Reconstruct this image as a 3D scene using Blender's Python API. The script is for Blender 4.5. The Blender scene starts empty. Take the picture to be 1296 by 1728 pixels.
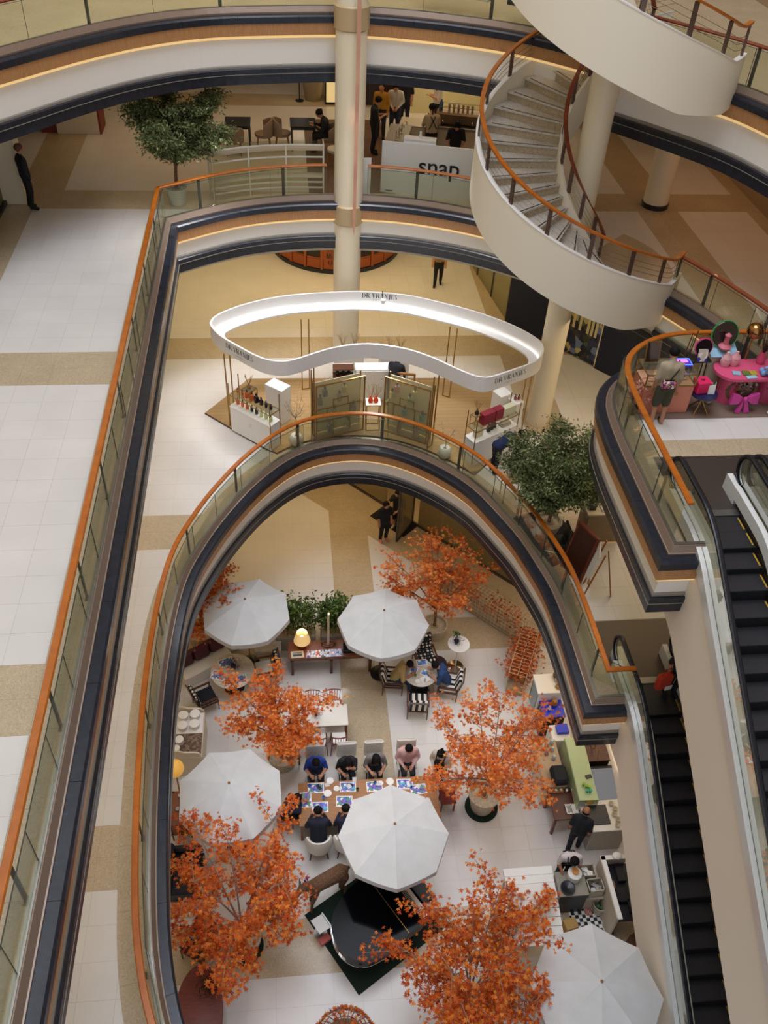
import bpy, bmesh, math, random
from mathutils import Vector, Matrix
from mathutils.geometry import tessellate_polygon
R_ = math.radians
PI = math.pi
sc = bpy.context.scene
col = sc.collection
random.seed(7)

# ------------------------------------------------------------------ camera
CAM_Z = 20.7
F_PX = 1505.0
def cam_axes(p, r, yaw):
    cp, sp = math.cos(p), math.sin(p)
    fwd = Vector((math.sin(yaw)*cp, math.cos(yaw)*cp, -sp))
    r0 = Vector((math.cos(yaw), -math.sin(yaw), 0))
    d0 = fwd.cross(r0)
    c, s = math.cos(r), math.sin(r)
    return c*r0 + s*d0, -s*r0 + c*d0, fwd
AX_R, AX_D, AX_F = cam_axes(R_(42.5), R_(-3.62), R_(7.83))
cam_d = bpy.data.cameras.new('camera')
cam = bpy.data.objects.new('camera', cam_d); col.objects.link(cam)
m = Matrix.Identity(4)
for i in range(3):
    m[i][0], m[i][1], m[i][2] = AX_R[i], -AX_D[i], -AX_F[i]
m[2][3] = CAM_Z
cam.matrix_world = m
cam_d.sensor_fit = 'VERTICAL'; cam_d.sensor_height = 36.0
cam_d.lens = F_PX/1728*36.0
cam_d.clip_end = 200
sc.camera = cam
def at(px, py, z):
    """the point of the horizontal plane z that is seen at a pixel of the photograph"""
    d = AX_R*((px-648)/F_PX) + AX_D*((py-864)/F_PX) + AX_F
    t = (z-CAM_Z)/d.z
    return Vector((d.x*t, d.y*t, z))

# ------------------------------------------------------------------ world, lights, exposure
def lin(h):
    if isinstance(h, str):
        h = h.lstrip('#'); h = tuple(int(h[i:i+2], 16)/255 for i in (0, 2, 4))
    return tuple(c/12.92 if c <= .04045 else ((c+.055)/1.055)**2.4 for c in h) + (1.0,)
w = bpy.data.worlds.new('world'); sc.world = w; w.use_nodes = True
w.node_tree.nodes['Background'].inputs[0].default_value = lin('#e6ebf4')
w.node_tree.nodes['Background'].inputs[1].default_value = 0.8
def area(name, loc, sx, sy, power, colr, rot=(0, 0, 0), spread=None):
    l = bpy.data.lights.new(name, 'AREA'); l.shape = 'RECTANGLE'; l.size = sx; l.size_y = sy
    l.energy = power; l.color = lin(colr)[:3]
    if spread: l.spread = R_(spread)
    o = bpy.data.objects.new(name, l); col.objects.link(o); o.location = loc; o.rotation_euler = rot
    return o
area('skylight_daylight', (1.5, 13.5, 42.0), 18, 24, 7500, '#e9f0ff')
def aim(o, p): o.rotation_euler = (Vector(p)-o.location).to_track_quat('-Z', 'Y').to_euler(); return o
# added fill lights under the balcony rings, brightening the cafe and first floor
for x, y in ((-2.5, 8.0), (-2.3, 15.5), (6.0, 12.2), (2.5, 22.0)):
    aim(area('ring_fill_cafe', (x, y, 8.5), 1.2, 1.2, 24, '#f8faff', spread=75), (2.2, 10.5, 0))  # fill added to lift the cafe floor, no fittings modelled
for p, q in (((-1.4, 22.6), (-2.0, 21.3)), ((1.9, 23.3), (1.6, 20.0)), ((4.6, 22.5), (4.8, 19.4))):
    aim(area('ring_fill_first_floor', (p[0], p[1], 12.9), 1.2, 1.2, 60, '#f4f8ff', spread=85), (q[0], q[1], 5.0))  # fill added to lift the first floor around the pavilion
WARM = '#ffd9a8'
# ceiling lighting of the storeys (daylight does not reach under the slabs)
area('ceiling_lamps_second_floor', (1.0, 29.5, 13.05), 14, 6, 130, WARM)
area('cafe_wall_fill', (5.6, 30.6, 13.0), 3.0, 1.0, 45, '#ffe9c0')  # fill light added to brighten the cafe back wall
area('ceiling_lamps_second_floor_east', (12.4, 23.0, 13.05), 2.6, 10, 42, '#ffc08a')
area('ceiling_lamps_second_floor_west', (-7.0, 16.0, 18.5), 3, 20, 60, '#fff0dc')
area('ceiling_lamps_first_floor', (1.5, 28.5, 8.5), 12, 6, 270, '#ffe0a0')
area('ceiling_lamps_first_floor_west', (-5.5, 14.0, 8.5), 3, 18, 170, '#ffeacc')
area('ceiling_lamps_first_floor_east', (9.5, 18.0, 8.5), 4, 8, 130, '#ffe4b8')
area('ceiling_lamps_ground', (1.5, 22.5, 3.5), 8, 4, 125, '#ffd898')
area('ceiling_lamps_ground_west', (-5.0, 12.0, 3.5), 2, 14, 90, '#ffe4bc')
area('ceiling_lamps_ground_east', (8.0, 14.0, 3.5), 2.5, 8, 110, '#ffeacc')
area('ceiling_lamps_third_floor', (1.5, 28.5, 18.5), 16, 6, 200, '#ffe4bc')
sc.view_settings.view_transform = 'Standard'
sc.view_settings.look = 'None'
sc.view_settings.gamma = 1.0
sc.view_settings.use_curve_mapping = False
sc.view_settings.exposure = 0.0
sc.cycles.max_bounces = 7
sc.cycles.diffuse_bounces = 3
sc.cycles.glossy_bounces = 3
sc.cycles.transmission_bounces = 6
sc.cycles.transparent_max_bounces = 12
sc.cycles.caustics_reflective = False
sc.cycles.caustics_refractive = False

# ------------------------------------------------------------------ materials
MATS = {}
def mat(name, colr, rough=.5, metal=0.0, spec=.5, emit=None, estr=1.0, noise=None, bump=None, alpha=1.0, trans=0.0, coat=0.0):
    """noise = (second colour, scale, (sx,sy,sz) stretch, contrast low, high)"""
    if name in MATS: return MATS[name]
    mt = bpy.data.materials.new(name); mt.use_nodes = True
    nt = mt.node_tree; b = nt.nodes['Principled BSDF']
    b.inputs['Base Color'].default_value = lin(colr)
    b.inputs['Roughness'].default_value = rough
    b.inputs['Metallic'].default_value = metal
    b.inputs['Specular IOR Level'].default_value = spec
    b.inputs['Alpha'].default_value = alpha
    b.inputs['Transmission Weight'].default_value = trans
    b.inputs['Coat Weight'].default_value = coat
    if emit:
        b.inputs['Emission Color'].default_value = lin(emit); b.inputs['Emission Strength'].default_value = estr
    if noise or bump:
        tc = nt.nodes.new('ShaderNodeTexCoord'); mp = nt.nodes.new('ShaderNodeMapping')
        nt.links.new(tc.outputs['Object'], mp.inputs[0])
    if noise:
        c2, scl, st, lo, hi = noise
        mp.inputs['Scale'].default_value = st
        n = nt.nodes.new('ShaderNodeTexNoise'); n.inputs['Scale'].default_value = scl; n.inputs['Detail'].default_value = 4
        cr = nt.nodes.new('ShaderNodeValToRGB')
        cr.color_ramp.elements[0].position = lo; cr.color_ramp.elements[1].position = hi
        cr.color_ramp.elements[0].color = lin(colr); cr.color_ramp.elements[1].color = lin(c2)
        nt.links.new(mp.outputs[0], n.inputs['Vector']); nt.links.new(n.outputs[0], cr.inputs[0])
        nt.links.new(cr.outputs[0], b.inputs['Base Color'])
    if bump:
        n2 = nt.nodes.new('ShaderNodeTexNoise'); n2.inputs['Scale'].default_value = bump[0]
        bp = nt.nodes.new('ShaderNodeBump'); bp.inputs['Strength'].default_value = bump[1]; bp.inputs['Distance'].default_value = .01
        nt.links.new(mp.outputs[0], n2.inputs['Vector']); nt.links.new(n2.outputs[0], bp.inputs['Height'])
        nt.links.new(bp.outputs[0], b.inputs['Normal'])
    MATS[name] = mt
    return mt
def leafmat(name, c1, c2, c3=None, trl=.35):
    if name in MATS: return MATS[name]
    mt = bpy.data.materials.new(name); mt.use_nodes = True
    nt = mt.node_tree; out = nt.nodes['Material Output']; b = nt.nodes['Principled BSDF']
    g = nt.nodes.new('ShaderNodeNewGeometry'); cr = nt.nodes.new('ShaderNodeValToRGB')
    els = cr.color_ramp.elements; els[0].color = lin(c1); els[1].color = lin(c2)
    if c3:
        e = els.new(.5); e.color = lin(c3)
    nt.links.new(g.outputs['Random Per Island'], cr.inputs[0])
    nt.links.new(cr.outputs[0], b.inputs['Base Color']); b.inputs['Roughness'].default_value = .6
    b.inputs['Specular IOR Level'].default_value = .25
    t = nt.nodes.new('ShaderNodeBsdfTranslucent'); nt.links.new(cr.outputs[0], t.inputs[0])
    mx = nt.nodes.new('ShaderNodeMixShader'); mx.inputs[0].default_value = trl
    nt.links.new(b.outputs[0], mx.inputs[1]); nt.links.new(t.outputs[0], mx.inputs[2]); nt.links.new(mx.outputs[0], out.inputs[0])
    MATS[name] = mt
    return mt
def glassmat(name, tint, alpha_mix=.82, rough=.0):
    """thin pane: transparent with a tinted, clear reflection"""
    if name in MATS: return MATS[name]
    mt = bpy.data.materials.new(name); mt.use_nodes = True
    nt = mt.node_tree; out = nt.nodes['Material Output']; nt.nodes.remove(nt.nodes['Principled BSDF'])
    tr = nt.nodes.new('ShaderNodeBsdfTransparent'); tr.inputs[0].default_value = lin(tint)
    gl = nt.nodes.new('ShaderNodeBsdfGlossy'); gl.inputs['Roughness'].default_value = rough; gl.inputs[0].default_value = lin('#ffffff')
    fr = nt.nodes.new('ShaderNodeFresnel'); fr.inputs[0].default_value = 1.25
    mx = nt.nodes.new('ShaderNodeMixShader')
    hf = nt.nodes.new('ShaderNodeMath'); hf.operation = 'MULTIPLY'; hf.inputs[1].default_value = .45; nt.links.new(fr.outputs[0], hf.inputs[0])
    nt.links.new(hf.outputs[0], mx.inputs[0]); nt.links.new(tr.outputs[0], mx.inputs[1]); nt.links.new(gl.outputs[0], mx.inputs[2])
    df = nt.nodes.new('ShaderNodeBsdfDiffuse'); df.inputs[0].default_value = lin(tint)
    m2 = nt.nodes.new('ShaderNodeMixShader'); m2.inputs[0].default_value = 1-alpha_mix
    nt.links.new(mx.outputs[0], m2.inputs[1]); nt.links.new(df.outputs[0], m2.inputs[2])
    nt.links.new(m2.outputs[0], out.inputs[0])
    MATS[name] = mt
    return mt
def stonemat(name, c1, c2, c3, rough=.22, scale=22, spec=.5):
    """speckled stone with chips of three tones"""
    if name in MATS: return MATS[name]
    mt = bpy.data.materials.new(name); mt.use_nodes = True
    nt = mt.node_tree; b = nt.nodes['Principled BSDF']
    tc = nt.nodes.new('ShaderNodeNewGeometry')
    v = nt.nodes.new('ShaderNodeTexVoronoi'); v.inputs['Scale'].default_value = scale
    n = nt.nodes.new('ShaderNodeTexNoise'); n.inputs['Scale'].default_value = 1.3; n.inputs['Detail'].default_value = 6
    nt.links.new(tc.outputs['Position'], v.inputs['Vector']); nt.links.new(tc.outputs['Position'], n.inputs['Vector'])
    sep = nt.nodes.new('ShaderNodeSeparateColor'); nt.links.new(v.outputs['Color'], sep.inputs[0])
    cr = nt.nodes.new('ShaderNodeValToRGB'); e = cr.color_ramp.elements
    e[0].color = lin(c2); e[0].position = .0; e[1].color = lin(c3); e[1].position = 1.0
    x = e.new(.25); x.color = lin(c1); x = e.new(.8); x.color = lin(c1)
    nt.links.new(sep.outputs[0], cr.inputs[0])
    hs = nt.nodes.new('ShaderNodeHueSaturation'); nt.links.new(cr.outputs[0], hs.inputs['Color'])
    mr = nt.nodes.new('ShaderNodeMapRange'); mr.inputs[1].default_value = .3; mr.inputs[2].default_value = .7
    mr.inputs[3].default_value = .93; mr.inputs[4].default_value = 1.05
    nt.links.new(n.outputs[0], mr.inputs[0]); nt.links.new(mr.outputs[0], hs.inputs['Value'])
    nt.links.new(hs.outputs[0], b.inputs['Base Color'])
    b.inputs['Roughness'].default_value = rough; b.inputs['Specular IOR Level'].default_value = spec
    MATS[name] = mt
    return mt
def tilemat(name, colr, rough=.24, spec=.45, var=.022):
    """plain polished tile, each tile (object) a touch lighter or darker"""
    if name in MATS: return MATS[name]
    mt = bpy.data.materials.new(name); mt.use_nodes = True
    nt = mt.node_tree; b = nt.nodes['Principled BSDF']
    oi = nt.nodes.new('ShaderNodeObjectInfo'); mr = nt.nodes.new('ShaderNodeMapRange')
    mr.inputs[3].default_value = 1-var; mr.inputs[4].default_value = 1+var*.4
    nt.links.new(oi.outputs['Random'], mr.inputs[0])
    g = nt.nodes.new('ShaderNodeNewGeometry'); n = nt.nodes.new('ShaderNodeTexNoise'); n.inputs['Scale'].default_value = .9; n.inputs['Detail'].default_value = 5
    nt.links.new(g.outputs['Position'], n.inputs['Vector'])
    mr2 = nt.nodes.new('ShaderNodeMapRange'); mr2.inputs[1].default_value = .3; mr2.inputs[2].default_value = .7
    mr2.inputs[3].default_value = .95; mr2.inputs[4].default_value = 1.03
    nt.links.new(n.outputs[0], mr2.inputs[0])
    mu = nt.nodes.new('ShaderNodeMath'); mu.operation = 'MULTIPLY'
    nt.links.new(mr.outputs[0], mu.inputs[0]); nt.links.new(mr2.outputs[0], mu.inputs[1])
    hs = nt.nodes.new('ShaderNodeHueSaturation'); hs.inputs['Color'].default_value = lin(colr)
    nt.links.new(mu.outputs[0], hs.inputs['Value']); nt.links.new(hs.outputs[0], b.inputs['Base Color'])
    b.inputs['Roughness'].default_value = rough; b.inputs['Specular IOR Level'].default_value = spec
    MATS[name] = mt
    return mt
def checkmat(name, c1, c2, scale, rough=.6):
    if name in MATS: return MATS[name]
    mt = bpy.data.materials.new(name); mt.use_nodes = True
    nt = mt.node_tree; b = nt.nodes['Principled BSDF']
    tc = nt.nodes.new('ShaderNodeTexCoord'); ck = nt.nodes.new('ShaderNodeTexChecker')
    ck.inputs['Scale'].default_value = scale; ck.inputs[1].default_value = lin(c1); ck.inputs[2].default_value = lin(c2)
    nt.links.new(tc.outputs['Object'], ck.inputs['Vector']); nt.links.new(ck.outputs[0], b.inputs['Base Color'])
    b.inputs['Roughness'].default_value = rough
    MATS[name] = mt
    return mt
def stripemat(name, c1, c2, scale, axis='X', rough=.8, duty=.5):
    if name in MATS: return MATS[name]
    mt = bpy.data.materials.new(name); mt.use_nodes = True
    nt = mt.node_tree; b = nt.nodes['Principled BSDF']
    tc = nt.nodes.new('ShaderNodeTexCoord'); s = nt.nodes.new('ShaderNodeSeparateXYZ'); nt.links.new(tc.outputs['Object'], s.inputs[0])
    a = nt.nodes.new('ShaderNodeMath'); a.operation = 'MULTIPLY'; a.inputs[1].default_value = scale; nt.links.new(s.outputs[axis], a.inputs[0])
    f = nt.nodes.new('ShaderNodeMath'); f.operation = 'FRACT'; nt.links.new(a.outputs[0], f.inputs[0])
    g = nt.nodes.new('ShaderNodeMath'); g.operation = 'GREATER_THAN'; g.inputs[1].default_value = duty; nt.links.new(f.outputs[0], g.inputs[0])
    mx = nt.nodes.new('ShaderNodeMix'); mx.data_type = 'RGBA'; mx.inputs[6].default_value = lin(c1); mx.inputs[7].default_value = lin(c2)
    nt.links.new(g.outputs[0], mx.inputs[0]); nt.links.new(mx.outputs[2], b.inputs['Base Color']); b.inputs['Roughness'].default_value = rough
    MATS[name] = mt
    return mt
def printmat(name, cols, scale=6, rough=.5):
    """a printed sheet: patches of several inks"""
    if name in MATS: return MATS[name]
    mt = bpy.data.materials.new(name); mt.use_nodes = True
    nt = mt.node_tree; b = nt.nodes['Principled BSDF']
    tc = nt.nodes.new('ShaderNodeTexCoord'); v = nt.nodes.new('ShaderNodeTexVoronoi'); v.inputs['Scale'].default_value = scale
    nt.links.new(tc.outputs['Object'], v.inputs['Vector'])
    sep = nt.nodes.new('ShaderNodeSeparateColor'); nt.links.new(v.outputs['Color'], sep.inputs[0])
    cr = nt.nodes.new('ShaderNodeValToRGB'); cr.color_ramp.interpolation = 'CONSTANT'; e = cr.color_ramp.elements
    e[0].color = lin(cols[0]); e[1].color = lin(cols[-1]); e[1].position = 1-1/len(cols)
    for i, c in enumerate(cols[1:-1], 1):
        x = e.new(i/len(cols)); x.color = lin(c)
    nt.links.new(sep.outputs[0], cr.inputs[0]); nt.links.new(cr.outputs[0], b.inputs['Base Color']); b.inputs['Roughness'].default_value = rough
    MATS[name] = mt
    return mt
def woodmat(name, c1, c2, rough=.45, scale=3.0, st=(1, 12, 1), coat=0.0):
    return mat(name, c1, rough, noise=(c2, scale, st, .3, .7), coat=coat)

M_WHITE = mat('white_paint', '#e9e4dc', .55)
M_CREAM = mat('cream_paint', '#d9cbb0', .5)
M_GOLDB = mat('brushed_brass', '#a8834a', .35, metal=.85)
M_BLACK = mat('black_satin', '#14161c', .35)
M_NAVYSTONE = mat('dark_ledge_stone', '#191c26', .3, noise=('#242833', 9, (1, 1, 1), .4, .7))
M_STEEL = mat('brushed_steel', '#8d8a86', .35, metal=.9)
M_DSTEEL = mat('dark_steel', '#5b554f', .4, metal=.7)
M_CHROME = mat('chrome', '#c9c6c2', .12, metal=1.0)
M_RAIL = woodmat('handrail_wood', '#a3540f', '#b5651a', .32, 6, (1, 1, 1), coat=.15)
M_RAILD = woodmat('handrail_dark_wood', '#6e2f17', '#8a3d1e', .35, 6, (1, 1, 1), coat=.15)
M_WALNUT = woodmat('walnut_wood', '#4a2615', '#5f3320', .4, 4, (1, 8, 1))
M_OAK = woodmat('oak_wood', '#8f5f35', '#a5713f', .4, 4, (1, 8, 1))
M_TEAK = woodmat('teak_wood', '#6b3d22', '#80492a', .4, 4, (8, 1, 1))
M_GLASS = glassmat('pane_glass', '#f3f5ea', .98)
M_GLASSG = glassmat('counter_glass', '#cfe8c8', .80)

# ------------------------------------------------------------------ mesh helpers
def V(*a): return Vector(a)
class MB:
    """collects shapes; build() links them as one mesh object"""
    def __init__(s): s.v = []; s.f = []
    def add(s, vs, fs):
        o = len(s.v); s.v += [tuple(x) for x in vs]; s.f += [tuple(i+o for i in f) for f in fs]; return s
    def box(s, c, d, rz=0, rx=0, ry=0, taper=1.0):
        hx, hy, hz = d[0]/2, d[1]/2, d[2]/2
        vs = [Vector((x*hx*(taper if z > 0 else 1), y*hy*(taper if z > 0 else 1), z*hz)) for z in (-1, 1) for y in (-1, 1) for x in (-1, 1)]
        if rz or rx or ry:
            M = Matrix.Rotation(rz, 3, 'Z') @ Matrix.Rotation(ry, 3, 'Y') @ Matrix.Rotation(rx, 3, 'X'); vs = [M @ x for x in vs]
        return s.add([x+Vector(c) for x in vs], [(0, 2, 3, 1), (4, 5, 7, 6), (0, 1, 5, 4), (2, 6, 7, 3), (0, 4, 6, 2), (1, 3, 7, 5)])
    def rbox(s, c, d, b=.02, rz=0):
        """box with chamfered edges all round"""
        hx, hy, hz = d[0]/2, d[1]/2, d[2]/2; b = min(b, hx*.9, hy*.9, hz*.9)
        rings = []
        for z, i in ((-hz, b), (-hz+b, 0), (hz-b, 0), (hz, b)):
            x, y = hx-i, hy-i; e = b if i == 0 else b*.6
            rings.append([(-x+e, -y, z), (x-e, -y, z), (x, -y+e, z), (x, y-e, z), (x-e, y, z), (-x+e, y, z), (-x, y-e, z), (-x, -y+e, z)])
        M = Matrix.Rotation(rz, 3, 'Z'); vs = [M @ Vector(p)+Vector(c) for r in rings for p in r]
        fs = [(k*8+i, k*8+(i+1) % 8, k*8+8+(i+1) % 8, k*8+8+i) for k in range(3) for i in range(8)]
        fs += [tuple(range(7, -1, -1)), tuple(range(24, 32))]
        return s.add(vs, fs)
    def cyl(s, p0, p1, r0, r1=None, n=10, caps=True):
        p0, p1 = Vector(p0), Vector(p1); r1 = r0 if r1 is None else r1
        d = (p1-p0); d = d.normalized() if d.length > 1e-9 else Vector((0, 0, 1))
        a = d.orthogonal().normalized(); b = d.cross(a)
        vs = []
        for p, r in ((p0, r0), (p1, r1)):
            for i in range(n):
                t = 2*PI*i/n; vs.append(p + a*(r*math.cos(t)) + b*(r*math.sin(t)))
        fs = [(i, (i+1) % n, n+(i+1) % n, n+i) for i in range(n)]
        if caps: fs += [tuple(range(n-1, -1, -1)), tuple(range(n, 2*n))]
        return s.add(vs, fs)
    def tube(s, path, r, n=6, r1=None, closed=False):
        path = [Vector(p) for p in path]; k = len(path)
        rings = []; a = None
        for i, p in enumerate(path):
            q0 = path[i-1] if (i > 0 or closed) else p; q1 = path[(i+1) % k] if (i < k-1 or closed) else p
            d = (q1-q0).normalized()
            if a is None: a = d.orthogonal().normalized()
            else:
                a = a - d*a.dot(d); a = a.normalized() if a.length > 1e-6 else d.orthogonal().normalized()
            b = d.cross(a); rr = r if r1 is None else r+(r1-r)*i/max(1, k-1)
            rings.append([p + a*(rr*math.cos(2*PI*j/n)) + b*(rr*math.sin(2*PI*j/n)) for j in range(n)])
        vs = [v for ri in rings for v in ri]; fs = []
        for i in range(k if closed else k-1):
            i2 = (i+1) % k
            fs += [(i*n+j, i*n+(j+1) % n, i2*n+(j+1) % n, i2*n+j) for j in range(n)]
        if not closed: fs += [tuple(range(n-1, -1, -1)), tuple(range((k-1)*n, k*n))]
        return s.add(vs, fs)
    def lathe(s, prof, c=(0, 0, 0), n=16, sx=1, sy=1):
        c = Vector(c); vs = []
        for r, z in prof:
            for i in range(n):
                t = 2*PI*i/n; vs.append(c+Vector((r*math.cos(t)*sx, r*math.sin(t)*sy, z)))
        fs = [(k*n+i, k*n+(i+1) % n, (k+1)*n+(i+1) % n, (k+1)*n+i) for k in range(len(prof)-1) for i in range(n)]
        if prof[0][0] > 1e-4: fs.append(tuple(range(n-1, -1, -1)))
        if prof[-1][0] > 1e-4: fs.append(tuple(range((len(prof)-1)*n, len(prof)*n)))
        return s.add(vs, fs)
    def ball(s, c, r, n=10, m=6):
        r = (r, r, r) if not hasattr(r, '__len__') else r
        c = Vector(c); vs = [c+Vector((0, 0, -r[2]))]
        for k in range(1, m):
            ph = -PI/2+PI*k/m
            vs += [c+Vector((r[0]*math.cos(ph)*math.cos(2*PI*i/n), r[1]*math.cos(ph)*math.sin(2*PI*i/n), r[2]*math.sin(ph))) for i in range(n)]
        vs.append(c+Vector((0, 0, r[2]))); L = len(vs)-1
        fs = [(0, 1+(i+1) % n, 1+i) for i in range(n)]
        fs += [(1+k*n+i, 1+k*n+(i+1) % n, 1+(k+1)*n+(i+1) % n, 1+(k+1)*n+i) for k in range(m-2) for i in range(n)]
        fs += [(1+(m-2)*n+i, 1+(m-2)*n+(i+1) % n, L) for i in range(n)]
        return s.add(vs, fs)
    def prism(s, poly, z0, z1):
        n = len(poly)
        if sum(poly[i][0]*poly[(i+1) % n][1]-poly[(i+1) % n][0]*poly[i][1] for i in range(n)) < 0: poly = poly[::-1]
        vs = [(p[0], p[1], z0) for p in poly]+[(p[0], p[1], z1) for p in poly]
        fs = [(i, (i+1) % n, n+(i+1) % n, n+i) for i in range(n)]
        tri = tessellate_polygon([[Vector((p[0], p[1], 0)) for p in poly]])
        for t in tri:
            a, b, c = t
            o = (poly[b][0]-poly[a][0])*(poly[c][1]-poly[a][1])-(poly[c][0]-poly[a][0])*(poly[b][1]-poly[a][1])
            if o < 0: a, b, c = c, b, a
            fs += [(a+n, b+n, c+n), (c, b, a)]
        return s.add(vs, fs)
    def extr(s, poly, depth, M):
        """polygon in local xy extruded along local z by depth, placed by matrix M"""
        t = MB().prism(poly, 0, depth); return s.add([M @ Vector(v) for v in t.v], t.f)
    def quad(s, a, b, c, d): return s.add([a, b, c, d], [(0, 1, 2, 3)])
    def mesh(s, name, mt, smooth=False):
        me = bpy.data.meshes.new(name); me.from_pydata(s.v, [], s.f); me.update()
        if smooth:
            me.polygons.foreach_set('use_smooth', [True]*len(me.polygons))
            if smooth != 'all' and hasattr(me, 'set_sharp_from_angle'): me.set_sharp_from_angle(angle=R_(40))
        if mt: me.materials.append(mt)
        return me
    def build(s, name, mt, parent=None, smooth=False, loc=None, rz=0):
        o = bpy.data.objects.new(name, s.mesh(name, mt, smooth)); col.objects.link(o)
        if parent: o.parent = parent
        if loc is not None: o.location = loc
        if rz: o.rotation_euler = (0, 0, rz)
        return o
def tag(o, label=None, cat=None, group=None, kind=None):
    if label: o['label'] = label
    if cat: o['category'] = cat
    if group: o['group'] = group
    if kind: o['kind'] = kind
    return o
def thing(name, label, cat, loc=(0, 0, 0), rz=0, group=None, scale=1):
    o = bpy.data.objects.new(name, None); col.objects.link(o); o.empty_display_size = .1
    o.location = loc; o.rotation_euler = (0, 0, rz)
    if scale != 1: o.scale = (scale,)*3
    return tag(o, label, cat, group)
def kids(o): return [c for c in bpy.data.objects if c.parent == o]
def dup(root, loc=None, rz=None, label=None, parent=None):
    """copy of a thing with copies of its parts and sub-parts (mesh data shared)"""
    c = root.copy(); col.objects.link(c)
    if parent is not None: c.parent = parent
    if loc is not None: c.location = loc
    if rz is not None: c.rotation_euler = (0, 0, rz)
    if label: c['label'] = label
    for ch in kids(root): dup(ch, parent=c)
    return c
def inst(name, me, parent, loc=(0, 0, 0), rz=0, rot=None, scl=None):
    o = bpy.data.objects.new(name, me); col.objects.link(o); o.parent = parent; o.location = loc
    o.rotation_euler = rot if rot else (0, 0, rz)
    if scl: o.scale = scl
    return o
# ---- plan curves
def catmull(pts, step=.25, closed=False):
    pts = [Vector(p[:2]) for p in pts]; n = len(pts); out = []
    for i in range(n if closed else n-1):
        p0 = pts[(i-1) % n] if (i > 0 or closed) else pts[i]*2-pts[i+1]
        p1, p2 = pts[i], pts[(i+1) % n]
        p3 = pts[(i+2) % n] if (i+2 < n or closed) else p2*2-p1
        k = max(1, int((p2-p1).length/step))
        for j in range(k):
            t = j/k
            out.append(.5*((2*p1)+(p2-p0)*t+(2*p0-5*p1+4*p2-p3)*t*t+(3*p1-p0-3*p2+p3)*t**3))
    if not closed: out.append(pts[-1])
    return out
def smooth_pts(pts, it=2):
    pts = [Vector(p) for p in pts]
    for _ in range(it):
        pts = [pts[0]]+[(pts[i-1]+2*pts[i]+pts[i+1])/4 for i in range(1, len(pts)-1)]+[pts[-1]]
    return pts
def normals(path, closed=False):
    """mitred left-hand normals (to the left of travel) with mitre length"""
    n = len(path); out = []
    for i in range(n):
        d0 = (path[i]-path[i-1]).normalized() if (i > 0 or closed) else None
        d1 = (path[(i+1) % n]-path[i]).normalized() if (i < n-1 or closed) else None
        if d0 is None: d0 = d1
        if d1 is None: d1 = d0
        n0, n1 = Vector((-d0.y, d0.x)), Vector((-d1.y, d1.x))
        b = (n0+n1); b = b.normalized() if b.length > 1e-6 else n0
        out.append(b/max(.35, b.dot(n0)))
    return out
def offset(path, u, side=1, closed=False):
    return [p+nn*(u*side) for p, nn in zip(path, normals(path, closed))]
def sweep(mb, path, prof, side=1, closed=False):
    """prof: closed polygon of (u, z); swept along a plan path, u to the given side"""
    nn = normals(path, closed); k = len(prof); n = len(path); vs = []
    for p, q in zip(path, nn):
        for u, z in prof: vs.append((p.x+q.x*u*side, p.y+q.y*u*side, z))
    fs = []
    for i in range(n if closed else n-1):
        i2 = (i+1) % n
        for j in range(k):
            j2 = (j+1) % k
            fs.append((i*k+j, i*k+j2, i2*k+j2, i2*k+j) if side > 0 else (i*k+j2, i*k+j, i2*k+j, i2*k+j2))
    if not closed: fs += [tuple(range(k)), tuple((n-1)*k+j for j in range(k-1, -1, -1))]
    return mb.add(vs, fs)
def arclen(path):
    s = [0]
    for a, b in zip(path, path[1:]): s.append(s[-1]+(b-a).length)
    return s
def point_at(path, s, L=None):
    L = L or arclen(path)
    for i in range(len(path)-1):
        if s <= L[i+1] or i == len(path)-2:
            t = (s-L[i])/max(1e-9, L[i+1]-L[i]); return path[i].lerp(path[i+1], t), (path[i+1]-path[i]).normalized()
def subpath(path, s0, s1):
    L = arclen(path); out = [point_at(path, s0, L)[0]]
    out += [p for p, s in zip(path, L) if s0+1e-4 < s < s1-1e-4]
    out.append(point_at(path, s1, L)[0]); return out
# ================================================================== STRUCTURE
L0, L1, L2, L3 = 0.0, 5.0, 10.0, 15.0
M_TILE_W = tilemat('white_floor_tile', '#d8d2cb', .26)
M_TILE_B = stonemat('beige_floor_stone', '#b9a689', '#ab9778', '#c6b497', .26, 55)
M_GROUT = mat('tile_grout', '#b0a898', .7)
M_WOODF = woodmat('fascia_wood', '#a9764a', '#c4925e', .4, 5, (14, 14, .6))
M_LED = mat('cove_light_strip', '#e8cf9a', .5, emit='#ffd08a', estr=.55)
M_GREYM = mat('grey_moulding', '#8b857c', .5)
M_COVE = mat('cove_plaster', '#efeae2', .6)
M_CEIL = mat('ceiling_plaster', '#cfc6b6', .8)
M_WALL = mat('wall_plaster', '#cdbf9f', .7)

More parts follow.
